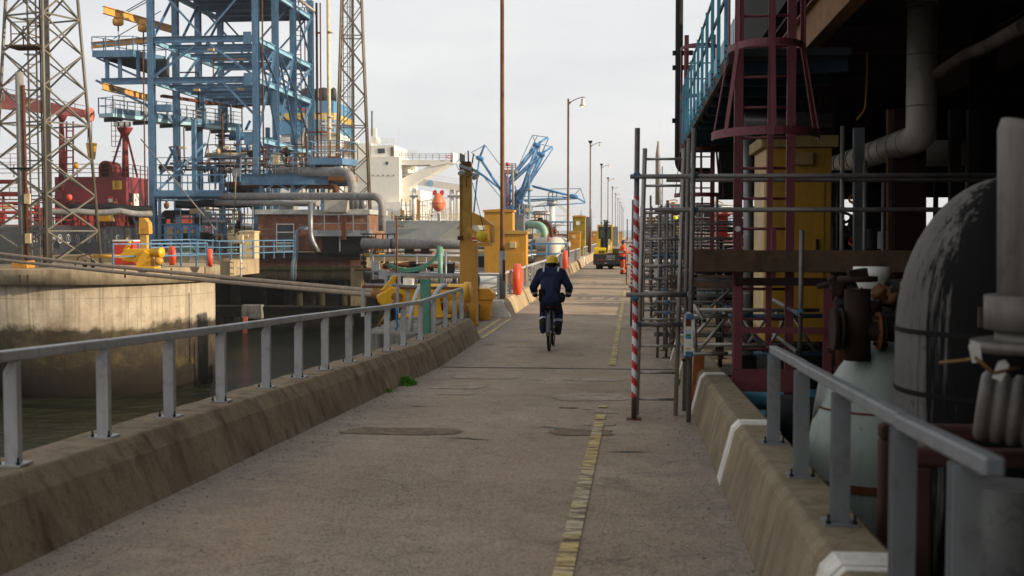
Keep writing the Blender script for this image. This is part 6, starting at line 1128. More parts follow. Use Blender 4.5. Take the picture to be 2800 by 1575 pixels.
# ---- standing workers
def worker(label, X, Y, z, fx, mats, helm, bands=True, arms='pole', h=1.0):
    t = thing('person', label, 'person', (X, Y, z)); f = V((fx[0], fx[1], 0)).normalized(); s = f.cross(V((0, 0, 1))); o = V((X, Y, z))
    def q(a, c, u): return o + f * a * h + s * c * h + V((0, 0, u * h))
    hc = q(.05, 0, 1.58); hcaps, hbl = head(t, hc, f)
    if arms == 'pole': el, er, hl, hr = q(.1, -.27, 1.12), q(.12, .26, 1.12), q(.36, -.16, 1.08), q(.36, .14, 1.14)
    else: el, er, hl, hr = q(-.03, -.27, 1.14), q(-.03, .27, 1.14), q(.14, -.22, .96), q(.14, .22, .96)
    caps = [(q(0, -.06, .95), q(0, -.07, 1.3), .14, .145, 1), (q(0, .06, .95), q(0, .07, 1.3), .14, .145, 1), (q(0, -.14, 1.38), q(0, .14, 1.38), .1, .1, 1), (q(.0, 0, 1.35), q(.02, 0, 1.46), .11, .07, 1), (q(0, -.06, .82), q(0, .06, .82), .155, .155, 2),
            (q(0, -.2, 1.38), el, .08, .062, 1), (el, hl, .06, .045, 1), (q(0, .2, 1.38), er, .08, .062, 1), (er, hr, .06, .045, 1), (q(0, -.09, .84), q(.02, -.1, .48), .115, .085, 3), (q(.02, -.1, .48), q(-.02, -.1, .1), .088, .078, 3), (q(0, .09, .84), q(.03, .1, .48), .115, .085, 3), (q(.03, .1, .48), q(.03, .1, .1), .088, .078, 3)]
    bd = figure(t, 'body', hcaps + caps, hbl, .018, [skin] + mats, 5); face(bd, hc, f); one('hair', MATS['hair_dark'], bd, lambda b: b.ball(hc - f * .022, (.08, .08, .1), 14, 9)); helmet(bd, hc + V((0, 0, .025)), f, helm)
    for p in (hl, hr): hand(bd, 'glove', p + f * .07, f, s if p is hr else -s)
    for u in (-1, 1): figure(bd, 'boot', [(q(-.06, .1 * u, .05), q(.06, .1 * u, .05), .05, .052, 0), (q(.06, .1 * u, .05), q(.18, .1 * u, .045), .05, .042, 0), (q(-.03, .1 * u, .06), q(-.02, .1 * u, .15), .055, .06, 0)], (), .014, [boot], 3)
    if bands:
        for u in (-1, 1): one('reflective_band', refl, bd, lambda b: b.ring(q(.0, .1 * u, .28), (0, 0, 1), .084, .06, .004, n=18))
        one('reflective_band', refl, bd, lambda b: b.ring(q(0, 0, 1.12), (0, 0, 1), .205, .07, .008, n=22)); one('reflective_band', refl, bd, lambda b: b.ring(q(.05, .235, 1.22), er - q(0, .2, 1.38), .072, .06, .004, n=18))
    return t
q = G(1702, 750, 0); worker('worker in orange trousers and hi-vis vest with a navy helmet at the striped pole', q.x, q.y, 0, (.95, .2), [hiv, navy, trou], helmb, True, 'pole', 1.02)
p = P(317, 566, YH - 1.2); worker('ship worker in a tan-orange coat and orange helmet below the yellow sign', p.x, YH - 1.2, P(317, 588, YH - 1.2).z - .32, (.5, .9), [tanc, tanc, tanc], helmo, False, 'rest', 1.1)
p = PX(357, 566, -47.4); worker('second ship worker in dark overalls and orange helmet by the white door', -47.4, p.y, P(357, 566, p.y).z - 1.3, (.9, .4), [navy, navy, navy], helmo, False, 'rest', 1.0)
# ---- forklift
FX, FY = P(1622, 700, 70).x, 70.0; t = thing('forklift', 'yellow and black forklift seen from behind on the road', 'forklift', (FX + 1, FY + 1.3, 0)); k = 70 / 3267
fb_ = M('forklift_black', '26282c', .45, 0, dirt=.2)
def fx(x, y): return ((x - 1622) * k + FX, 2.15 - (y - 636) * k)
def fbox(name, x0, y0, x1, y1, d0, d1, mat, par=t, bev=.02): a, z1 = fx(x0, y0); c, z0 = fx(x1, y1); return one(name, mat, par, lambda b: b.box((a, FY + d0, z0), (c, FY + d1, z1)), bevel=bev)
bo = fbox('chassis', 1622, 694, 1716, 724, 0, 2.4, fb_, bev=.07); fbox('engine_hood', 1624, 677, 1657, 695, .03, 1.5, yelf, bev=.05); fbox('side_pod', 1631, 654, 1642, 678, .3, 1.4, yelf, bev=.04); fbox('load_deck', 1660, 692.5, 1716, 694, .0, 2.4, rustm, bev=0)
gr_ = fbox('grille', 1637, 685, 1653, 692, .0, .04, M('grille_brown', '6d5c14', .6), bev=0); cabm = M('cab_yellow', 'd9b21a', .4, 0)
cb = fbox('cab_roof', 1632, 614, 1674, 618, .5, 1.9, cabm, bev=.03); each(cb, 'cab_pillar', cabm, [(V((fx(x, 618)[0], FY + d, fx(x, 690)[1])), V((fx(x, 618)[0], FY + d, fx(x, 618)[1]))) for x in (1633.5, 1672) for d in (.55, 1.85)], .07)
fbox('cab_window', 1635, 619, 1671, 654, 1.8, 1.83, M('cab_glass', '4a5348', .15, 0, bump=0), cb, 0); fbox('seat', 1641, 648, 1649, 672, 1.0, 1.5, blackm, cb); fbox('dashboard', 1641, 655, 1660, 690, .5, .9, fb_, cb)
each(cb, 'inner_post', fb_, [(V((fx(x, 618)[0], FY + .6, fx(x, 676)[1])), V((fx(x, 618)[0], FY + .6, fx(x, 618)[1]))) for x in (1637, 1669)], .06)
ms = fbox('mast', 1650, 602, 1654, 690, .2, .4, fb_, bev=.005); fbox('mast_channel', 1658, 602, 1662, 690, .2, .4, fb_, ms, .005); fbox('lift_cylinder', 1654.8, 606, 1657, 690, .25, .35, dark, ms, .01); fbox('mast_head', 1647, 601.5, 1662, 603, .18, .42, fb_, ms, 0); fbox('mast_crosshead', 1650, 628, 1662, 632, .15, .2, dark, ms, 0)
each(ms, 'chain', dark, [(V((fx(x, 0)[0], FY + .22, fx(0, 690)[1])), V((fx(x, 0)[0], FY + .22, fx(0, 604)[1]))) for x in (1655, 1657.3)], .025)
fbox('fork_guard', 1668, 658, 1672, 693, .2, .5, yelf, bev=.02); fbox('fork_guard_head', 1664, 658, 1672, 662, .2, .5, yelf, bev=.02); fbox('guard_foot', 1660, 682, 1663, 694, .1, .4, yelf); bt = fbox('battery_box', 1675, 680, 1716, 693, .2, 1.6, blackm); r = random.Random(2)
for i in range(8): c = (fx(1679 + (i % 4) * 6, 0)[0], FY + .19, fx(0, 684 + (i // 4) * 5)[1]); one('cap', M('olive_cap', '6a6a22', .6), bt, lambda b: b.tube([c, (c[0], c[1] - .02, c[2])], .035, 10))
for x0, x1 in ((1629, 1648), (1695, 1712)): w = one('wheel', tyre, t, lambda b: b.lathe([(.2, 0), (.27, .02), (.29, .06), (.29, (x1 - x0) * k - .06), (.27, (x1 - x0) * k - .02), (.2, (x1 - x0) * k)], (fx(x0, 0)[0], FY + .45, .29), 24, (1, 0, 0))); one('rim', yelf, w, lambda b: b.lathe([(.05, -.01), (.19, -.01), (.19, (x1 - x0) * k + .01), (.05, (x1 - x0) * k + .01)], (fx(x0, 0)[0], FY + .45, .29), 16, (1, 0, 0)))
one('wheel', tyre, t, lambda b: b.lathe([(.2, 0), (.29, .05), (.29, .3), (.2, .35)], (FX + .8, FY + 2.1, .29), 20, (1, 0, 0))); fbox('axle', 1640, 722, 1705, 729, .35, .6, dark)
for x in (1634, 1642.5, 1647, 1690): fbox('tail_light', x, 708, x + 3.5, 712, -.02, .0, M('lamp_red', 'b5151a'), bev=0)
fbox('tow_slot', 1654, 712, 1660, 719, -.01, .0, blackm, bev=0); fbox('tow_pin', 1653.5, 718.5, 1660, 720, -.05, .0, white, bev=0)
pl = fbox('name_plate', 1658, 697, 1681, 704.5, -.02, .0, M('plate_grey', '8f9096', .5), bev=0); text('plate_text', 'BARTON', .125, fb_, pl, (fx(1669.5, 700)[0], FY - .022, fx(0, 700.2)[1]), (math.pi / 2, 0, 0), .002, sx=1.05)
text('maker_text', 'COMBiLiFT', .125, white, t, (fx(1669, 0)[0], FY - .006, fx(0, 709)[1]), (math.pi / 2, 0, 0), .003, sx=.95)
for x, y in ((1644, 609), (1665, 608)): fbox('mirror', x - 2, y - 2, x + 2 - (1 if x > 1650 else 0), y + 2.5, .5, .55, blackm, cb, .02)
# ================================================================ right: elevated plant beside the road
blackst = M('bay_dark_steel', '17130f', .8, .05, var=.5, rust=.06, rustc='2a1a10', dirt=.5)  # near-black steel puts the shade of the plant bay into the colour
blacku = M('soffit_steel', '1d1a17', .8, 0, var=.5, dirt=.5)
t = thing('plant_building', 'dark elevated plant building roofing the right side of the road', 'building', (8, 12, 4))
XD = 1.0
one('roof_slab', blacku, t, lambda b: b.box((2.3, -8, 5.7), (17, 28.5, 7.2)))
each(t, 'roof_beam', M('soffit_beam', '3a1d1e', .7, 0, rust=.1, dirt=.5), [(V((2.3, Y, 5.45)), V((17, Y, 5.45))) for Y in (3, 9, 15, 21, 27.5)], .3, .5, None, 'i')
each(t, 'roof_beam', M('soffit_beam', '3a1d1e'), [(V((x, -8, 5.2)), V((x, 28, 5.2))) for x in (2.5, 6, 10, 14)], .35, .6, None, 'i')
one('sky_block_canopy', blacku, t, lambda b: b.box((.95, -8, 5.75), (2.29, 12.6, 5.95))); one('sky_block_wall', blacku, t, lambda b: b.box((1.1, -8.3, -5), (17, -8.02, 5.7))); one('shade_side_wall', blacku, t, lambda b: b.box((16.6, -8, -5), (16.9, 28, 5.69)))  # canopy, end and side walls added out of view to block light
one('tan_edge_beam', M('tan_beam', '8a6038', .7, 0, rust=.1, dirt=.4), t, lambda b: b.ibeam((2.12, 6, 4.62), (2.12, 26.8, 4.62), .16, .5, .02))
cols = [(2.5, 18.6), (3.4, 22), (5, 18), (5, 27), (7.2, 22), (9, 27), (7.5, 15.5), (11, 27), (13.5, 27), (3.6, 27.5)]
for i, (x, y) in enumerate(cols): one('column', M('soffit_beam', '3a1d1e') if i % 2 else blackst, t, lambda b: b.ibeam((x, y, -5), (x, y, 5.2), .3, .3, .03, (0, 1, 0)))
one('shade_rear_wall', blacku, t, lambda b: b.box((6.2, 28, 2.95), (17, 28.2, 5.69))); one('shade_low_wall', blacku, t, lambda b: b.box((2.4, 28, -5), (17, 28.2, 2.0))); one('shade_rear_panel', blacku, t, lambda b: b.box((1.9, 27.6, 2.9), (6.2, 27.75, 5.69)))  # dark walls added so that the plant interior reads black
one('plant_floor', conc_dark, t, lambda b: b.box((2.2, -6, -1.6), (16.5, 28, -1.2))); each(t, 'floor_pile', conc_dark, [(V((x, y, -9)), V((x, y, -1.62))) for x in (2.8, 9, 15) for y in (2, 10, 18, 26)], .6)
# upper walkway along the road edge with turquoise slatted balustrade
ZW = 4.02; t = thing('elevated_walkway', 'elevated walkway with turquoise upright slats over the right edge of the road', 'walkway', (XD, 18, ZW))
one('deck_plate', M('walkway_soffit', '2a3033', .7, 0, rust=.15, dirt=.5), t, lambda b: b.box((XD + .04, 13.1, ZW + .02), (2.28, 27, ZW + .1))); one('edge_channel', M('rusty_edge', '4a342a', .7, 0, rust=.3, dirt=.4), t, lambda b: b.bar((XD + .02, 13.05, ZW + .02), (XD + .02, 27.1, ZW + .02), .05, .16))
each(t, 'cross_joist', M('joist_dark_blue', '1b3640', .7, 0, rust=.15, dirt=.5), [(V((XD + .06, 13.3 + 1.18 * i, ZW - .07)), V((2.28, 13.3 + 1.18 * i, ZW - .07))) for i in range(12)], .07, .13)
one('toe_plate', M('pale_toe_plate', 'a7bcc6', .5, 0, rust=.08), t, lambda b: b.box((XD + .045, 13.1, ZW + .105), (XD + .055, 27, ZW + .42)))
each(t, 'slat', turq, [(V((XD - .03, 13.15 + 1.15 * i, ZW - .06)), V((XD - .03, 13.15 + 1.15 * i, ZW + 1.12))) for i in range(13)], .043, .018, (0, 1, 0))
for z in (1.13, .72): one('hand_rail', dark, t, lambda b: b.bar((XD - .01, 13.1, ZW + z), (XD - .01, 27.1, ZW + z), .02, .05))
for i in range(8):
    for dz in (.0, .07, .14): one('bolt', dark, t, lambda b: b.tube([(XD - .03, 13.13 + 1.15 * i, ZW + dz), (XD - .03, 13.145 + 1.15 * i, ZW + dz)], .011, 6))
# caged ladders
def caged_ladder(label, Y, x0, x1, zb, zt, hoops, flare, rung=.32):
    t = thing('caged_ladder', label, 'ladder', ((x0 + x1) / 2, Y, zb)); xc = (x0 + x1) / 2
    for x in (x0, x1): one('stile', maroon, t, lambda b: b.box((x - .045, Y - .03, zb), (x + .045, Y + .03, zt), ))
    n = int((zt - zb) / rung); each(t, 'rung', maroon, [(V((x0 + .046, Y, zb + .55 + rung * i)), V((x1 - .046, Y, zb + .55 + rung * i))) for i in range(n - 1)], .015, kind='tube', n=8)
    def hoop(z, rx, ry, w=.07):
        b = MB(); pts = []
        for i in range(21): a = math.pi * i / 20; pts.append((xc - rx * math.cos(a), Y - .03 - ry * math.sin(a)))
        q = []
        for x, y in pts:
            d = V((x - xc, y - Y, 0)).normalized() * .008
            q += [(x - d.x, y - d.y, z - w / 2), (x + d.x, y + d.y, z - w / 2), (x + d.x, y + d.y, z + w / 2), (x - d.x, y - d.y, z + w / 2)]
        b.add(q, [(i * 4 + k, i * 4 + (k + 1) % 4, (i + 1) * 4 + (k + 1) % 4, (i + 1) * 4 + k) for i in range(20) for k in range(4)]); b.build('cage_hoop', maroon, t); return pts
    hp = [hoop(z, .395, .68) for z in hoops]; fz, frx, fry = flare; fp = hoop(fz, frx, fry, .085)
    for k in (1, 4, 10, 16, 19):
        a, c = hp[0][k], fp[k]; one('cage_strap', maroon, t, lambda b: b.bar((c[0], c[1], fz), (a[0], a[1], hoops[0]), .045 if k in (4, 10, 16) else .02, .012, (a[0] - xc, a[1] - Y, 0)))
        if len(hoops) > 1: z2 = hoops[-1]; one('cage_strap', maroon, t, lambda b: b.bar((a[0], a[1], hoops[0]), (a[0], a[1], z2), .045, .012, (a[0] - xc, a[1] - Y, 0)))
    return t
zf = lambda y, Y: P(2000, y, Y).z
YLd = 12.9; lx0, lx1 = P(2017, 600, YLd).x, P(2160, 600, YLd).x
t = caged_ladder('nearest maroon caged ladder with a flared hoop, climbing past the turquoise walkway', YLd, lx0, lx1, .36, 6.2, [zf(122, YLd - .5), zf(122, YLd - .5) + .9, zf(122, YLd - .5) + 1.8], (zf(362, YLd - .6), .55, .85))
one('centre_bar', maroon, t, lambda b: b.box(((lx0 + lx1) / 2 - .03 + .05, YLd - .12, .95), ((lx0 + lx1) / 2 + .03 + .05, YLd - .09, 6.2))); one('round_tag', white, t, lambda b: b.tube([(lx0, YLd - .032, zf(626, YLd)), (lx0, YLd - .036, zf(626, YLd))], .03, 16))
g0 = P(2010, 780, 12.5); g1 = P(2304, 780, 12.5); t = thing('maroon_gate_frame', 'maroon steel frame with a solid kick plate at the foot of the nearest ladder', 'frame', (g0.x, 12.5, .3))
one('top_angle', M('sooty_maroon', '2b1917', .7, 0, rust=.1), t, lambda b: b.angle((g0.x, 12.5, g0.z), (g1.x, 12.5, g0.z), .08, .02)); each(t, 'frame_post', maroon, [(V((P(x, 900, 12.5).x, 12.5, .3)), V((P(x, 900, 12.5).x, 12.5, g0.z))) for x in (2018, 2262, 2294)], .085, .06)
one('mid_rail', maroon, t, lambda b: b.bar((g0.x, 12.47, P(2100, 902, 12.5).z), (g1.x - .1, 12.47, P(2100, 902, 12.5).z), .06, .06)); one('kick_plate', maroon, t, lambda b: b.box((g0.x - .03, 12.4, P(2100, 1072, 12.4).z), (P(2178, 1040, 12.4).x, 12.42, P(2100, 1010, 12.4).z))); one('brace_post', maroon, t, lambda b: b.bar((P(2115, 700, 12.6).x, 12.6, g0.z), (P(2115, 700, 12.6).x, 12.6, 2.2), .05))
YL2 = 25; caged_ladder('second maroon caged ladder at the far end of the elevated walkway', YL2, P(1875, 500, YL2).x, P(1948, 500, YL2).x, .6, 6.2, [zf(412, YL2), zf(270, YL2), zf(135, YL2)], (zf(535, YL2), .5, .8))
t = thing('down_pipe', 'rusty dark rainwater pipe at the far end of the elevated walkway', 'pipe', (1.0, 27, 3)); q = P(1856, 300, 27); one('pipe_run', dark, t, lambda b: b.tube(bend([(q.x, 27, 9), (q.x, 27, P(1856, 468, 27).z), (q.x + .8, 27, P(1856, 470, 27).z)], .25), .085, 12))
for y in (185, 330, 145): one('pipe_clip', dark, t, lambda b: b.cbox((q.x + .08, 27, P(1856, y, 27).z), (.45, .08, .1)))
# ---- scaffold bays standing along the right of the road
def stripes(parent, a, c, r, n):
    a, c = V(a), V(c); d = c - a; L_ = d.length; tw = 2 * math.pi; q = []; m = 16; N = n * 8; s = MB(); t_, x, y = MB.frame(a, c)
    for i in range(N + 1):
        for j in range(m): an = tw * j / m; q.append(a + d * (i / N) + (x * math.cos(an) + y * math.sin(an)) * r)
    def sel(i, j): return ((i / 8 - j / m) % 1) < .5
    one('striped_sleeve', whiteband, parent, lambda b: b.add(q, [(i * m + j, i * m + (j + 1) % m, (i + 1) * m + (j + 1) % m, (i + 1) * m + j) for i in range(N) for j in range(m) if not sel(i, j)], True), recalc=False)
    one('red_stripe', redband, parent, lambda b: b.add(q, [(i * m + j, i * m + (j + 1) % m, (i + 1) * m + (j + 1) % m, (i + 1) * m + j) for i in range(N) for j in range(m) if sel(i, j)], True), recalc=False)
def coupler(parent, p, blue_=True): one('coupler', scafb if blue_ else scaf, parent, lambda b: b.cbox(p, (.075, .085, .06)), bevel=.01)
def ladder(label, Y, xl, xr, zb, zt, lean=.06, n=None):
    t = thing('ladder', label, 'ladder', ((xl + xr) / 2, Y, zb))
    for x in (xl, xr): one('stile', alu, t, lambda b: b.tube([(x, Y, zb), (x + lean, Y + .1, zt)], .024, 12))
    n = n or int((zt - zb) / .27)
    each(t, 'rung', alu, [(V((xl + lean * k, Y + .1 * k, zb + (zt - zb) * k)), V((xr + lean * k, Y + .1 * k, zb + (zt - zb) * k))) for k in [(i + .6) / n for i in range(n)]], .014, kind='tube', n=8); return t
TR = .0242
# bay 1, nearest
t = thing('scaffold', 'nearest scaffold bay of grey tubes with the big red and white striped pole', 'scaffold', (.3, 12.5, .23)); p0, p1 = G(1733, 1147, road_z(12.28)), P(1743, 350, 12.28)
def on(px, py, Y=12.3): return P(px, py, Y)
one('striped_upright', scaf, t, lambda b: b.tube([p0, p1], TR * 1.12, 14)); one('sole_plate', rustm, t, lambda b: b.cbox((p0.x, p0.y, p0.z + .006), (.15, .15, .01)))
k0, k1 = (1147 - 1085) / (1147 - 350), (1147 - 535) / (1147 - 350); ka = (1147 - 825) / 797; kb = (1147 - 795) / 797
stripes(t, p0.lerp(p1, k0), p0.lerp(p1, ka), TR * 1.2, 6); stripes(t, p0.lerp(p1, kb), p0.lerp(p1, k1), TR * 1.2, 7)
for k in (ka + .02, (1147 - 480) / 797): coupler(t, p0.lerp(p1, k) + V((0, -.01, 0)))
ups = [((1883, 1154), (1898, 350), 12.0), ((1871, 1123), (1884, 378), 13.0), ((2186, 985), (2193, 629), 12.1), ((2300, 1000), (2304, 345), 13.2), ((2362, 900), (2366, 440), 14.5), ((2412, 900), (2416, 480), 15.2)]
for (x0, y0), (x1, y1), Y in ups: one('upright', scaf, t, lambda b: b.tube([P(x0, y0, Y), P(x1, y1, Y)], TR, 12))
led = [((1723, 483), (2860, 478), 12.25), ((1822, 492), (2860, 492), 13.3), ((1790, 574), (2860, 573), 12.25), ((1712, 806), (1896, 806), 12.25), ((1745, 886), (1865, 887), 12.45), ((1870, 744), (2010, 741), 13.1), ((1905, 765), (2300, 768), 13.6)]
for a, c, Y in led: one('ledger', scaf, t, lambda b: b.tube([P(*a, Y), P(*c, Y)], TR, 12))
for x, y, Y in ((1898, 480, 12.1), (1898, 574, 12.1), (1743, 886, 12.4), (1890, 806, 12.1), (2302, 480, 13.1), (2302, 574, 13.1), (2186, 855, 12.0), (1886, 865, 12.0), (1884, 968, 12.0)): coupler(t, P(x, y, Y - .03))
for x, y, Y in ((1902, 755, 12.0), (1900, 787, 12.0), (1926, 877, 12.0), (1871, 985, 11.9), (2190, 860, 11.9), (2180, 963, 11.9)): one('transom', scaf, t, lambda b: b.tube([P(x, y, Y), P(x, y, Y) + V((.02, 2.5, .0))], TR, 12)); one('tube_end', dark, t, lambda b: b.tube([P(x, y, Y) - V((0, .003, 0)), P(x, y, Y)], TR * .72, 12))
one('toe_board', wood, t, lambda b: b.box((P(1885, 740, 12.5).x, 12.5, P(1900, 742, 12.5).z), (P(2520, 740, 12.5).x, 12.55, P(1900, 684, 12.5).z))); one('deck_board', wood, t, lambda b: b.box((P(1885, 745, 12.6).x, 12.6, P(1900, 745, 12.5).z), (P(2520, 745, 12.5).x, 13.8, P(1900, 737, 12.5).z)))
tag_y = 11.95; c = P(1882, 917, tag_y); g = one('inspection_tag', M('tag_ivory', 'd6d1c4', .5, 0, bump=0), t, lambda b: b.prism([(-.045, -.2), (.045, -.2), (.045, .12), (.036, .2), (.015, .235), (-.015, .235), (-.036, .2), (-.045, .12)], (c.x, tag_y - .012, c.z), (1, 0, 0), (0, 0, 1), (0, .006, 0)))
for nm, m, z0, z1 in (('tag_hole', rustm, .09, .19), ('tag_header', M('tag_pale_blue', 'a9bcc4', .6, 0, bump=0), .015, .06), ('tag_green', M('tag_green', '2f8f63', .6, 0, bump=0), -.012, .014), ('tag_blue', M('tag_blue', '4f79a8', .6, 0, bump=0), -.035, -.013), ('tag_text_area', white, -.125, -.038), ('tag_strip', yel, -.14, -.128)): one(nm, m, g, lambda b: b.box((c.x - .027, tag_y - .0135, c.z + z0), (c.x + .027, tag_y - .0125, c.z + z1)))
ladder('tall aluminium ladder lashed to the nearest scaffold beside the striped pole', 12.6, .03, .437, road_z(12.6) + .01, P(1766, 404, 12.6).z, .075, 10)
one('ladder_tie', scaf, t, lambda b: b.tube([P(1745, 887, 12.5), P(1866, 887, 12.5)], TR, 12))
# aluminium lattice girder
t = thing('lattice_girder', 'aluminium and blue lattice beam slung behind the scaffold foot', 'girder', P(2000, 910, 13.6))
for y, m, s in ((864, alu, 0), (967, scafb, 0)):
    xs = [(1893, alu), (1990, scafb if y < 900 else alu), (2060, scafb), (2260, alu)]
    for (xa, m1), (xb, _) in zip(xs, xs[1:]): one('chord', m1, t, lambda b: b.tube([P(xa, y, 13.6), P(xb, y, 13.6)], TR, 12))
each(t, 'lacing', alu, [(P(a, 965, 13.6), P(c, 866, 13.6)) for a, c in ((1903, 1899), (1905, 1990), (2090, 2030), (2092, 2150), (2230, 2170))], .02, kind='tube')
t = thing('lattice_girder', 'rear aluminium lattice beam partly hidden behind the maroon frame', 'girder', P(2000, 890, 14.6))
for y in (848, 943): one('chord', alu, t, lambda b: b.tube([P(1865, y, 14.6), P(2240, y, 14.6)], TR, 12))
each(t, 'lacing', alu, [(P(a, 941, 14.6), P(c, 850, 14.6)) for a, c in ((1880, 1960), (2040, 1975), (2045, 2110), (2170, 2120))], .02, kind='tube')
tag(one('orange_plank', M('rusty_orange_plank', '8a4a1e', .75, 0, rust=.3, dirt=.4), None, lambda b: b.bar(P(1905, 1095, 13.2), P(1912, 975, 13.7), .12, .04)), 'rusty orange plank leaning behind the nearest barrier end', 'plank')
# further scaffold bays
def bay(label, Y, xs, zt, boards, seed, stripe_h=(0.35, 2.0), tagp=True, xr=2.6, band=True):
    r = random.Random(seed); t = thing('scaffold', label, 'scaffold', (xs[0], Y, 0)); z = road_z(Y)
    one('striped_upright' if band else 'upright', scaf, t, lambda b: b.tube([(xs[0], Y, z), (xs[0] + .03, Y, z + zt)], TR, 10)); band and stripes(t, (xs[0] + .003, Y, z + stripe_h[0]), (xs[0] + .03 * stripe_h[1] / zt, Y, z + stripe_h[1]), TR * 1.14, 12)
    for x in xs[1:]:
        for dy in (0, 1.3): one('upright', scaf, t, lambda b: b.tube([(x, Y + dy, z), (x + r.uniform(-.03, .03), Y + dy, z + zt + r.uniform(-.6, .3))], TR, 10)); one('base', rustm, t, lambda b: b.cbox((x, Y + dy, z + .005), (.15, .15, .01)))
    for i in range(15):
        zz = z + .35 + (zt - .6) * i / 14 + r.uniform(-.08, .08); dy = r.choice((-.05, .05, 1.25)); a = xs[0] if i in (3, 9) else xs[1] - .15; one('ledger', scaf if r.random() < .93 else scafb, t, lambda b: b.tube([(a - .06, Y + dy, zz), (xr + r.uniform(-.4, .4), Y + dy, zz + r.uniform(-.02, .02))], TR, 10)); coupler(t, (xs[1], Y + dy, zz), r.random() < .3); one('transom', scaf, t, lambda b: b.tube([(xs[1] + r.uniform(0, .3), Y - .2, zz + .06), (xs[1] + .2, Y + 1.6, zz + .06)], TR, 10))
    for zz in boards: one('toe_board', wood, t, lambda b: b.box((xs[1] + .05, Y - .1, zz), (xr, Y - .06, zz + .23)))
    one('diagonal', scaf, t, lambda b: b.tube([(xs[1], Y - .05, z + .2), (xr, Y - .05, z + 1.9)], TR, 10)); return t
bay('second scaffold bay beyond the ladder with a thinner striped pole', 27.6, [-.07, .4, .62, 1.5], 2.9, (1.55,), 51, (.9, 2.0), xr=2.8); ladder('second ladder seen through the rungs of the nearest one', 27.2, .2, .56, .01, 2.7, .04, 9)
c = P(1795, 735, 27.3); tag(one('inspection_tag', M('tag_ivory', 'd6d1c4'), None, lambda b: b.prism([(-.05, -.2), (.05, -.2), (.05, .15), (.02, .24), (-.02, .24), (-.05, .15)], (c.x, 27.3, c.z), (1, 0, 0), (0, 0, 1), (0, .006, 0))), 'white inspection tag on the second scaffold', 'tag')
bay('third scaffold bay with many close tubes seen through the ladder', 20.6, [.4, .55, .66, 1.5], 2.5, (1.2,), 53, (.5, 1.4), xr=2.4, band=False); ladder('pale ladder standing at the far scaffold beside the worker', 52, -.1, .25, .01, 3.3, .02, 10)
bay('fourth scaffold bay with a striped pole just right of the worker', 48.8, [-.32, .1, .9, 1.8], 2.7, (1.2, 2.2), 55, (.75, 1.72), xr=3.4); bay('fifth scaffold bay in the distance', 38, [.0, .5, 1.2, 2.2], 2.9, (1.0,), 57, (.6, 1.9), xr=3.6); bay('sixth and farthest scaffold bay past the forklift', 66, [.25, .7, 1.4, 2.3], 3.0, (1.0,), 59, (.6, 1.9), xr=3.8)
# slatted rack whose gaps stripe the sunlit road
t = thing('pipe_rack', 'long steel pipe rack with yellow posts on the right beyond the walkway', 'pipe rack', (4, 48, -1))
one('rack_floor', conc_dark, t, lambda b: b.box((1.1, 28.4, -1.7), (12, 110, -1.2))); each(t, 'rack_pile', conc_dark, [(V((x, y, -9)), V((x, y, -1.72))) for x in (2, 8) for y in range(30, 110, 8)], .6)
r = random.Random(77)
for i in range(12): Y = 30 + 4.9 * i; one('rack_frame', (yel, dark, blue, maroon)[i % 4], t, lambda b: b.ibeam((3.3 + r.uniform(0, .5), Y, -1.2), (3.3, Y, 2.9), .2, .24, .02, (0, 1, 0))); one('rack_frame', dark, t, lambda b: b.ibeam((6.5, Y, -1.2), (6.5, Y, 3.4), .2, .24, .02, (0, 1, 0))); one('rack_beam', dark, t, lambda b: b.ibeam((2.9, Y, 2.2), (7, Y, 2.2), .15, .25, .02))
for i in range(9): x = 3.4 + .42 * i; one('rack_pipe', r.choice((pipeg, white, dark, lag, galv)), t, lambda b: b.tube([(x, 29, .3 + .09 * i), (x, 100, .3 + .09 * i)], r.choice((.07, .1, .15)), 8))
for i in range(26):
    Y = 30.5 + 1.25 * i + r.uniform(-.25, .25); one('pipe_drop', r.choice((pipeg, dark, yel, galv, maroon, white, blue)), t, lambda b: b.tube(bend([(r.uniform(2.8, 5.5), Y, -1.2), (r.uniform(2.8, 5.5), Y, r.uniform(.6, 2.6)), (7, Y + r.uniform(-.5, .5), 1.2)], .3), r.choice((.06, .1, .17, .25)), 8))
for x0, x1, y0, y1, Y, m, lb in ((1770, 1792, 596, 640, 62, yel, 'yellow cabinet seen through the ladder rungs'), (1815, 1835, 570, 640, 50, M('pale_blue_sheet', 'a9b9c6', .5), 'pale blue cladding panel seen through the ladder'), (1850, 1862, 596, 650, 45, yel, 'yellow cabinet behind the scaffold uprights'), (1958, 1990, 592, 648, 30, redp, 'red box among the pipes behind the lattice beams')):
    a, e, z0, z1 = PR(x0, y0, x1, y1, Y); t2 = thing('plant_cabinet', lb, 'cabinet', ((a + e) / 2, Y, z0)); one('cabinet_body', m, t2, lambda b: b.box((a, Y, z0), (e, Y + .6, z1)), bevel=.01); one('roof_cap', m, t2, lambda b: b.box((a - .04, Y - .04, z1 + .002), (e + .04, Y + .64, z1 + .06))); one('leg', dark, t2, lambda b: b.box((a + .1, Y + .1, -1.2), (e - .1, Y + .5, z0 - .002)))
tag(one('warning_lamp', M('hi_vis_yellow', 'd8e04a', .5), None, lambda b: b.ball(P(1846, 598, 34), .09, 12, 8)), 'bright yellow-green lamp seen past the ladder', 'lamp')
t = thing('far_lattice_mast', 'slender grey lattice mast rising behind the scaffold', 'mast', P(1808, 640, 70)); each(t, 'mast_leg', galv, [(P(x, 660, 70), P(x, 455, 70)) for x in (1800, 1811)], .06); each(t, 'mast_brace', galv, [(P(1800 if i % 2 else 1811, 660 - 11 * i, 70), P(1811 if i % 2 else 1800, 649 - 11 * i, 70)) for i in range(18)], .035)
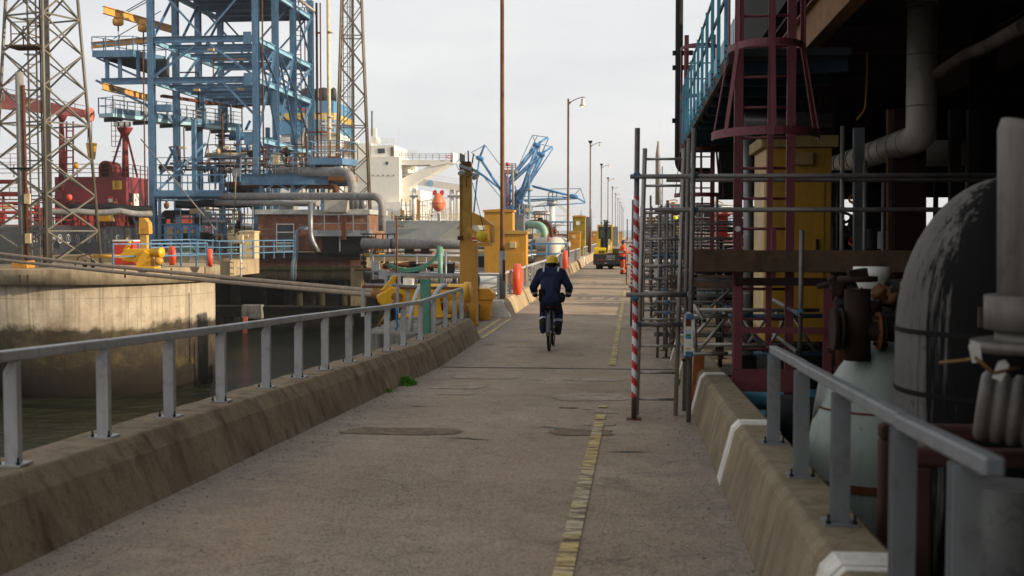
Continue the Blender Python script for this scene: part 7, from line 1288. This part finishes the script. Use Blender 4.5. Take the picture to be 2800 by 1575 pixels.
tag(one('whip_aerial', M('pale_column', '9a948a'), None, lambda b: b.tube([P(1800, 560, 40), P(1799, 424, 40), P(1800, 386, 40)], [.1, .08, .03], 8)), 'stepped pale pole rising behind the nearest ladder top', 'pole')
skid('far_plant', 'distant plant pipework right of the road between the scaffold tubes', 'pipework', 1830, 2010, 560, 690, 56, 40, 4, 61, [galv, maroon, blue, white, yel, pipeg], galv, 1.0)
skid('valve_station', 'valve station behind the lattice beams', 'pipework', 1900, 2080, 700, 830, 24, 26, 2.5, 63, [maroon, galv, dark, pipeg, turqd], dark, .7)
# ---- yellow control cabinet and its pipe
Y = 15.8; a, e = P(2093, 600, Y).x, P(2273, 600, Y).x; z0, z1 = P(2150, 935, Y).z, P(2150, 404, Y).z; t = thing('control_cabinet', 'tall dark-lit yellow control cabinet behind the nearest caged ladder', 'cabinet', ((a + e) / 2, Y, z0)); cy_ = M('cabinet_deep_yellow', 'a67a12', .45, 0, var=.08, dirt=.3)
one('cabinet_body', cy_, t, lambda b: b.box((a, Y, z0), (e, Y + 1.5, z1)), bevel=.012); one('roof_cap', M('cabinet_cap', '9a8252', .6, 0, dirt=.3), t, lambda b: b.box((a - .07, Y - .08, z1 + .002), (e + .07, Y + 1.58, z1 + .15)), bevel=.012); p = P(2195, 434, Y); one('bulkhead_lamp', M('bulkhead_tan', '9c7f52', .6, 0, dirt=.4), t, lambda b: b.cbox((p.x, Y - .05, p.z), (.26, .1, .17)), bevel=.02)
d = one('door', cy_, t, lambda b: b.box((a + .09, Y - .018, z0 + .12), (e - .09, Y - .002, z1 - .35)), bevel=.005); one('handle', dark, d, lambda b: b.cbox((e - .18, Y - .04, (z0 + z1) / 2), (.03, .04, .16))); one('plinth', blackst, t, lambda b: b.box((a + .05, Y + .05, -1.2), (e - .05, Y + 1.45, z0 - .002)))
one('sky_lit_side', M('sky_lit_yellow', 'c9b080', .5, 0, dirt=.2), t, lambda b: b.box((a - .006, Y + .12, z0 + .15), (a - .001, Y + 1.38, z1 - .35)))  # thin cream sheet paints in the sky light falling on this face
t = thing('lagged_riser', 'pale lagged riser pipe left of the yellow control cabinet', 'pipe', P(2046, 900, 18)); one('pipe_run', lag, t, lambda b: b.tube([P(2046, 960, 18), P(2046, 328, 18)], .072, 16)); one('pipe_run', lag, t, lambda b: b.tube([P(2035, 328, 18), P(2275, 328, 18)], .11, 16))
for y in (420, 530, 640, 800): one('lagging_band', alu, t, lambda b: b.tube([P(2046, y, 18), P(2046, y + 2, 18)], .076, 16))
# ---- duct
t = thing('exhaust_duct', 'large grey round duct coming down and turning away to the left', 'duct', P(2520, 380, 15.5)); YD = 15.5; p = P(2518, 372, YD); e2 = V((p.x + .02, 24.0, p.z - .02)); dr = .185
one('duct_run', ductm, t, lambda b: b.tube([(p.x, YD, 5.69), (p.x, YD, p.z + .1), (p.x, YD + .05, p.z + .02), (p.x, YD + .25, p.z - .02), e2], dr, 28)); one('duct_end', ductm, t, lambda b: b.ball(e2, (dr, .16, dr), 20, 12))
for z in (.36, 1.0, 1.62): one('duct_band', alu, t, lambda b: b.tube([(p.x, YD, p.z + z), (p.x, YD, p.z + z + .018)], dr + .004, 28))
for i in range(12): one('duct_band', M('duct_seam', '4b4846', .5, .5), t, lambda b: b.tube([(p.x, YD + .6 + .62 * i, p.z - .02), (p.x, YD + .612 + .62 * i, p.z - .02)], dr + .003, 24))
t = thing('exhaust_duct', 'second grey duct running level behind the first and turning down', 'duct', P(2600, 420, 19)); one('duct_run', ductm, t, lambda b: b.tube([P(2480, 419, 19), P(2690, 419, 19)], .2, 20)); one('duct_drop', ductm, t, lambda b: b.tube([P(2676, 405, 19), P(2676, 560, 19)], .19, 20)); one('duct_band', alu, t, lambda b: b.tube([P(2676, 463, 19), P(2676, 466, 19)], .195, 20))
tag(one('yellow_hose', yel, None, lambda b: b.tube(bend([P(2371, 145, 17), P(2371, 200, 17), P(2366, 300, 17), P(2342, 328, 17)], .15), .012, 6)), 'thin yellow hose hanging in the dark plant', 'hose')
tag(one('lagged_cable', M('dull_lagging', '5d5048', .7, .1, var=.4, dirt=.5), None, lambda b: b.tube([P(2565, 200, 14.5), P(2640, 150, 13.5), P(2700, 125, 12.5), P(2800, 70, 11)], .07, 10)), 'dusty lagged pipe sloping up in the top right corner', 'pipe')
skid('plant_pipework', 'shadowed pipes and rods in the dark bay right of the yellow cabinet', 'pipework', 2290, 2560, 470, 900, 19, 30, 5, 71, [dark, dark, maroon, lag, blackst, rustm], dark, .8)
for i in range(5): x = (2348, 2440, 2480, 2610, 2660)[i]; tag(one('bay_post', (galv, brown, M('soffit_beam', '3a1d1e'), dark, dark)[i], None, lambda b: b.bar(P(x, 760, 17), P(x, 300 if i else 350, 17), .14 if i != 2 else .42)), ('slim grey post in the dark bay', 'brown post behind the duct', 'broad maroon column in the dark bay', 'dark post left of the big black vessel', 'second dark post left of the big black vessel')[i], 'post')
# ---- big vessel, nozzle dome, valves at the right edge
def mat_vessel():
    s = NT('grey_black_vessel'); z = s.sep(s.pos); n = s.noise(1.6, 6, .65, s.pos, (14, 14, .7)); ax = P(2770, 900, 6.5); x = s.math('SUBTRACT', z[0], ax.x); y = s.math('SUBTRACT', z[1], 6.6); h = s.math('SQRT', s.math('ADD', s.math('MULTIPLY', x, x), s.math('MULTIPLY', y, y))); f = s.ramp(s.math('ADD', s.math('ADD', s.math('DIVIDE', x, s.math('MAXIMUM', h, .02)), 1), s.math('MULTIPLY', s.math('SUBTRACT', n, .5), 1.0)), [(.1, 0), (.24, 1)])  # grey where the shell faces left, black elsewhere, broken by upright streaks
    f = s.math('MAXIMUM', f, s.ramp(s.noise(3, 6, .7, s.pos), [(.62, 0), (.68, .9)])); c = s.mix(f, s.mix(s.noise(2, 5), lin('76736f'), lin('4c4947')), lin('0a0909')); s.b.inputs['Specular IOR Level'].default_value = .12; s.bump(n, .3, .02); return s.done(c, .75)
VY = 6.5; vc = P(2770, 900, VY); vm = mat_vessel(); t = thing('streaked_vessel', 'big domed vessel streaked grey and black at the right edge', 'vessel', (vc.x, VY, -1)); vR = .57; zs0 = P(2770, 915, VY).z; vt = P(2770, 480, VY).z - zs0
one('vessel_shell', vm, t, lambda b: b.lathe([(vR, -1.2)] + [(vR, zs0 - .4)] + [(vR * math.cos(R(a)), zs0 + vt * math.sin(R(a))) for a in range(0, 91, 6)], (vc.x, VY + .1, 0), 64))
for k_, zz in enumerate((zs0 - .3, zs0 + .02)): one('weld_seam', M('seam_black', '141312', .7), t, lambda b: b.ring((vc.x, VY + .1, zz), (0, 0, 1), vR - .004, .025, .009, n=48))
one('name_plate', M('plate_grey_dull', '56534f', .5, .3), t, lambda b: b.cbox((vc.x - .22, VY - .44, zs0 + .12), (.16, .02, .1)))
dc2 = P(2400, 1240, 8.2); t = thing('nozzle_dome', 'pale grey-green domed nozzle cover behind the right handrail', 'dome', (dc2.x, 8.2, 0)); nz0 = P(2400, 1310, 8.0).z; nz1 = P(2400, 945, 8.2).z
one('dome_shell', M('pale_green_dome', '8c948c', .55, 0, var=.22, rust=.12, rustc='7a5a3a', dirt=.4, dirtc='5d7a78', sc=2.5, streak=.5), t, lambda b: b.lathe([(.46, nz0 - .9), (.46, nz0)] + [(q_, nz0 + .02 + (nz1 - nz0) * f_) for f_, q_ in ((0, .46), (.1, .462), (.2, .458), (.35, .437), (.5, .397), (.65, .338), (.8, .262), (.92, .185), (1, .11))] + [(.0, nz1 + .03)], (dc2.x, 8.2, 0), 40)); one('weld_seam', rustm, t, lambda b: b.ring((dc2.x, 8.2, nz0 + .02 + (nz1 - nz0) * .5), (0, 0, 1), .396, .014, .006, n=40)); one('base_band', rustm, t, lambda b: b.ring((dc2.x, 8.2, nz0 - .03), (0, 0, 1), .462, .05, .012, n=40))
for k, (r_, dx) in enumerate(((.15, -.5), (.16, -.42))): one('side_nozzle', lag if k == 0 else rustm, t, lambda b: b.lathe([(0, 0), (r_, 0), (r_, .3 if k == 0 else .05), (0, .3 if k == 0 else .05)], P(2232, 1090, 8.3) + V((k * .16, 0, -k * .03)), 22, (.9, -.1, -.15)))
t = thing('gate_valve', 'rusty brown gate valve with flanges beside the black-streaked vessel', 'valve', P(2360, 870, 8.0)); vY = 8.0
def vt_(name, mat, pts, r, n=18): return one(name, mat, t, lambda b: b.tube([P(*q, vY) for q in pts], r, n))
rv = M('dark_rust', '2b1d16', .8, .1, var=.4, rust=.2, rustc='4a2a14', dirt=.4); vt_('valve_body', rv, [(2345, 985), (2345, 790)], .085); vt_('bonnet_flange', rv, [(2345, 770), (2345, 756)], .13); vt_('inlet_flange', rv, [(2275, 900), (2287, 900)], .14); vt_('inlet_flange', rv, [(2295, 900), (2303, 900)], .14); vt_('outlet_pipe', rv, [(2300, 905), (2500, 905)], .065); one('yoke', rv, t, lambda b: b.bar(P(2320, 752, vY), P(2370, 745, vY), .1, .06))
one('outlet_flange', M('ochre_rust', '6d4720', .8, 0, rust=.3), t, lambda b: b.tube([P(2398, 905, vY), P(2406, 905, vY)], .125, 20)); one('outlet_flange', rv, t, lambda b: b.tube([P(2412, 905, vY), P(2417, 905, vY)], .125, 20)); vt_('stem', tan, [(2342, 830), (2342, 790)], .025, 8)
for i in range(6): a_ = R(60 * i); one('flange_bolt', rv, t, lambda b: b.tube([P(2392, 905, vY) + V((0, .1 * math.cos(a_), .1 * math.sin(a_))), P(2424, 905, vY) + V((0, .1 * math.cos(a_), .1 * math.sin(a_)))], .014, 6))
t = thing('valve_pipework', 'dark rusty instrument pipework round the gate valve', 'pipework', P(2380, 950, 8.5)); rr_ = random.Random(8)
for i in range(16): x_, y_ = rr_.uniform(2275, 2475), rr_.uniform(760, 960); x2, y2 = x_ + rr_.choice((-60, 50, 90)), y_ + rr_.choice((0, 0, 12)); one('pipe', rr_.choice((rv, dark, rv, rustm, blackst)), t, lambda b: b.tube(bend([P(x_, 1000, 8.6), P(x_, y_, 8.6), P(x2, y2, 8.7)], .06), rr_.choice((.012, .02, .03)), 8))
for i in range(9): p_ = P(rr_.uniform(2280, 2470), rr_.uniform(780, 940), 8.45); one('fitting', rr_.choice((rv, dark, brown)), t, lambda b: b.lathe([(0, -.05), (.04, -.05), (.04, -.02), (.06, -.02), (.06, .02), (.035, .03), (.03, .09), (0, .09)], p_, 12, (rr_.uniform(-1, 1), -.2, rr_.uniform(-1, 1))))
t = thing('lagged_tee', 'grey lagged pipe with a white conical cap above the rusty valve', 'pipe', P(2420, 810, 9)); one('pipe_run', lag, t, lambda b: b.tube([P(2370, 812, 9), P(2475, 808, 9)], .12, 20)); one('cone_cap', white, t, lambda b: b.lathe([(.0, -.1), (.05, -.08), (.13, .1), (.13, .16), (0, .16)], P(2382, 790, 8.9), 20)); one('dark_lever', M('tan_lever', '9a8a62', .6), t, lambda b: b.bar(P(2466, 770, 8.8), P(2472, 822, 8.8), .03))
t = thing('white_lagged_pipe', 'thick pale grey pipe with a collar in the right foreground', 'pipe', P(2790, 700, 4.3)); y_ = 4.3; pc = M('pale_cladding', '75706b', .6, .1, var=.2, dirt=.55, sc=3, streak=.5)
one('pipe_run', pc, t, lambda b: b.tube([P(2840, 880, y_), P(2840, 372, y_), P(2845, 360, y_)], .135, 32)); one('collar', pc, t, lambda b: b.tube([P(2840, 898, y_), P(2840, 806, y_)], .178, 32)); one('lower_pipe', M('worn_flange', '6c6761', .5, .3, dirt=.5), t, lambda b: b.tube([P(2835, 960, y_), P(2838, 900, y_)], .14, 28)); one('flange', M('worn_flange', '6c6761'), t, lambda b: b.tube([P(2820, 958, y_), P(2820, 930, y_)], .2, 28))
t = thing('ribbed_bellows', 'ribbed grey insulated bellows pipe at the lower right', 'pipe', P(2740, 1130, 4.6)); pr = []
for i in range(8): pr += [(.115, .055 * i), (.135, .055 * i + .014), (.135, .055 * i + .04), (.115, .055 * i + .054)]
one('bellows', pc, t, lambda b: b.lathe([(0, 0)] + pr + [(0, .44)], P(2672, 1105, 4.7), 30, (.93, -.3, -.12)))
for x, y, rz in ((2668, 962, .2), (2738, 1012, -.35)): q = P(x, y, 4.2); tag(one('cable_tag', white, None, lambda b: b.prism([(-.017, -.036), (.014, -.036), (.019, .024), (0, .038), (-.019, .024)], q, (math.cos(rz), 0, math.sin(rz)), (-math.sin(rz), 0, math.cos(rz)), (0, .004, 0))), 'upper white tag wired to the right foreground pipe' if x < 2700 else 'lower white tag wired to the right foreground pipe', 'tag')
tag(one('tie_wire', M('rusty_wire', '7a5a30', .6, .3), None, lambda b: b.tube([P(2570, 992, 4.4), P(2640, 985, 4.3), P(2668, 978, 4.2), P(2716, 1020, 4.2), P(2790, 1005, 4.2)], .006, 5)), 'rusty tie wire holding the white tags', 'wire')
t = thing('pipe_support_frame', 'rust brown portal frame behind the right handrail posts', 'frame', P(2560, 1300, 5.6)); fm = M('portal_rust', '48302a', .7, .05, var=.3, rust=.2, dirt=.3)
for x0, x1, yt, Yf in ((2425, 2760, 1200, 5.6), (2520, 2860, 1272, 4.9)): pa, pb2 = P(x0, yt, Yf), P(x1, yt, Yf); one('frame_post', fm, t, lambda b: b.bar((pa.x, Yf, -1.2), (pa.x, Yf, pa.z), .07, .09), bevel=.015); one('frame_beam', fm, t, lambda b: b.bar((pa.x - .035, Yf, pa.z + .035), (pb2.x, Yf, pa.z + .035), .09, .07), bevel=.015)
one('lagging_drum', M('grey_lagging', '6d6b69', .6, .1, dirt=.5), t, lambda b: b.tube([(P(2760, 1400, 5.2).x, 5.2, -1.2), (P(2760, 1400, 5.2).x, 5.2, P(2760, 1325, 5.2).z)], .16, 20))
t = thing('blue_pipe', 'turquoise pipe and black hose under the maroon kick plate', 'pipe', P(2100, 1100, 13)); one('pipe_run', turq, t, lambda b: b.tube([P(2030, 1090, 13), P(2330, 1090, 13)], .1, 14)); one('black_hose', blackr, t, lambda b: b.lathe([(0, 0), (.2, 0), (.2, .8), (0, .8)], P(2120, 1140, 10.5), 18, (.9, .3, -.1))); one('pipe_elbow', turq, t, lambda b: b.tube(bend([P(2060, 1160, 12), P(2090, 1150, 12), P(2110, 1240, 12)], .2), .12, 12))
# ================================================================ thin harbour air
hm_ = bpy.data.materials.new('haze_air'); hm_.use_nodes = True; hn = hm_.node_tree; hn.nodes.clear(); ho = hn.nodes.new('ShaderNodeOutputMaterial'); hv = hn.nodes.new('ShaderNodeVolumePrincipled')
hv.inputs['Color'].default_value = (.9, .94, 1, 1); hv.inputs['Density'].default_value = .0003; hv.inputs['Anisotropy'].default_value = .2; hn.links.new(hv.outputs[0], ho.inputs['Volume'])
b = MB(); b.box((-2600, -600, -60), (2600, 2600, 60)); tag(b.build('haze', hm_), kind='stuff')
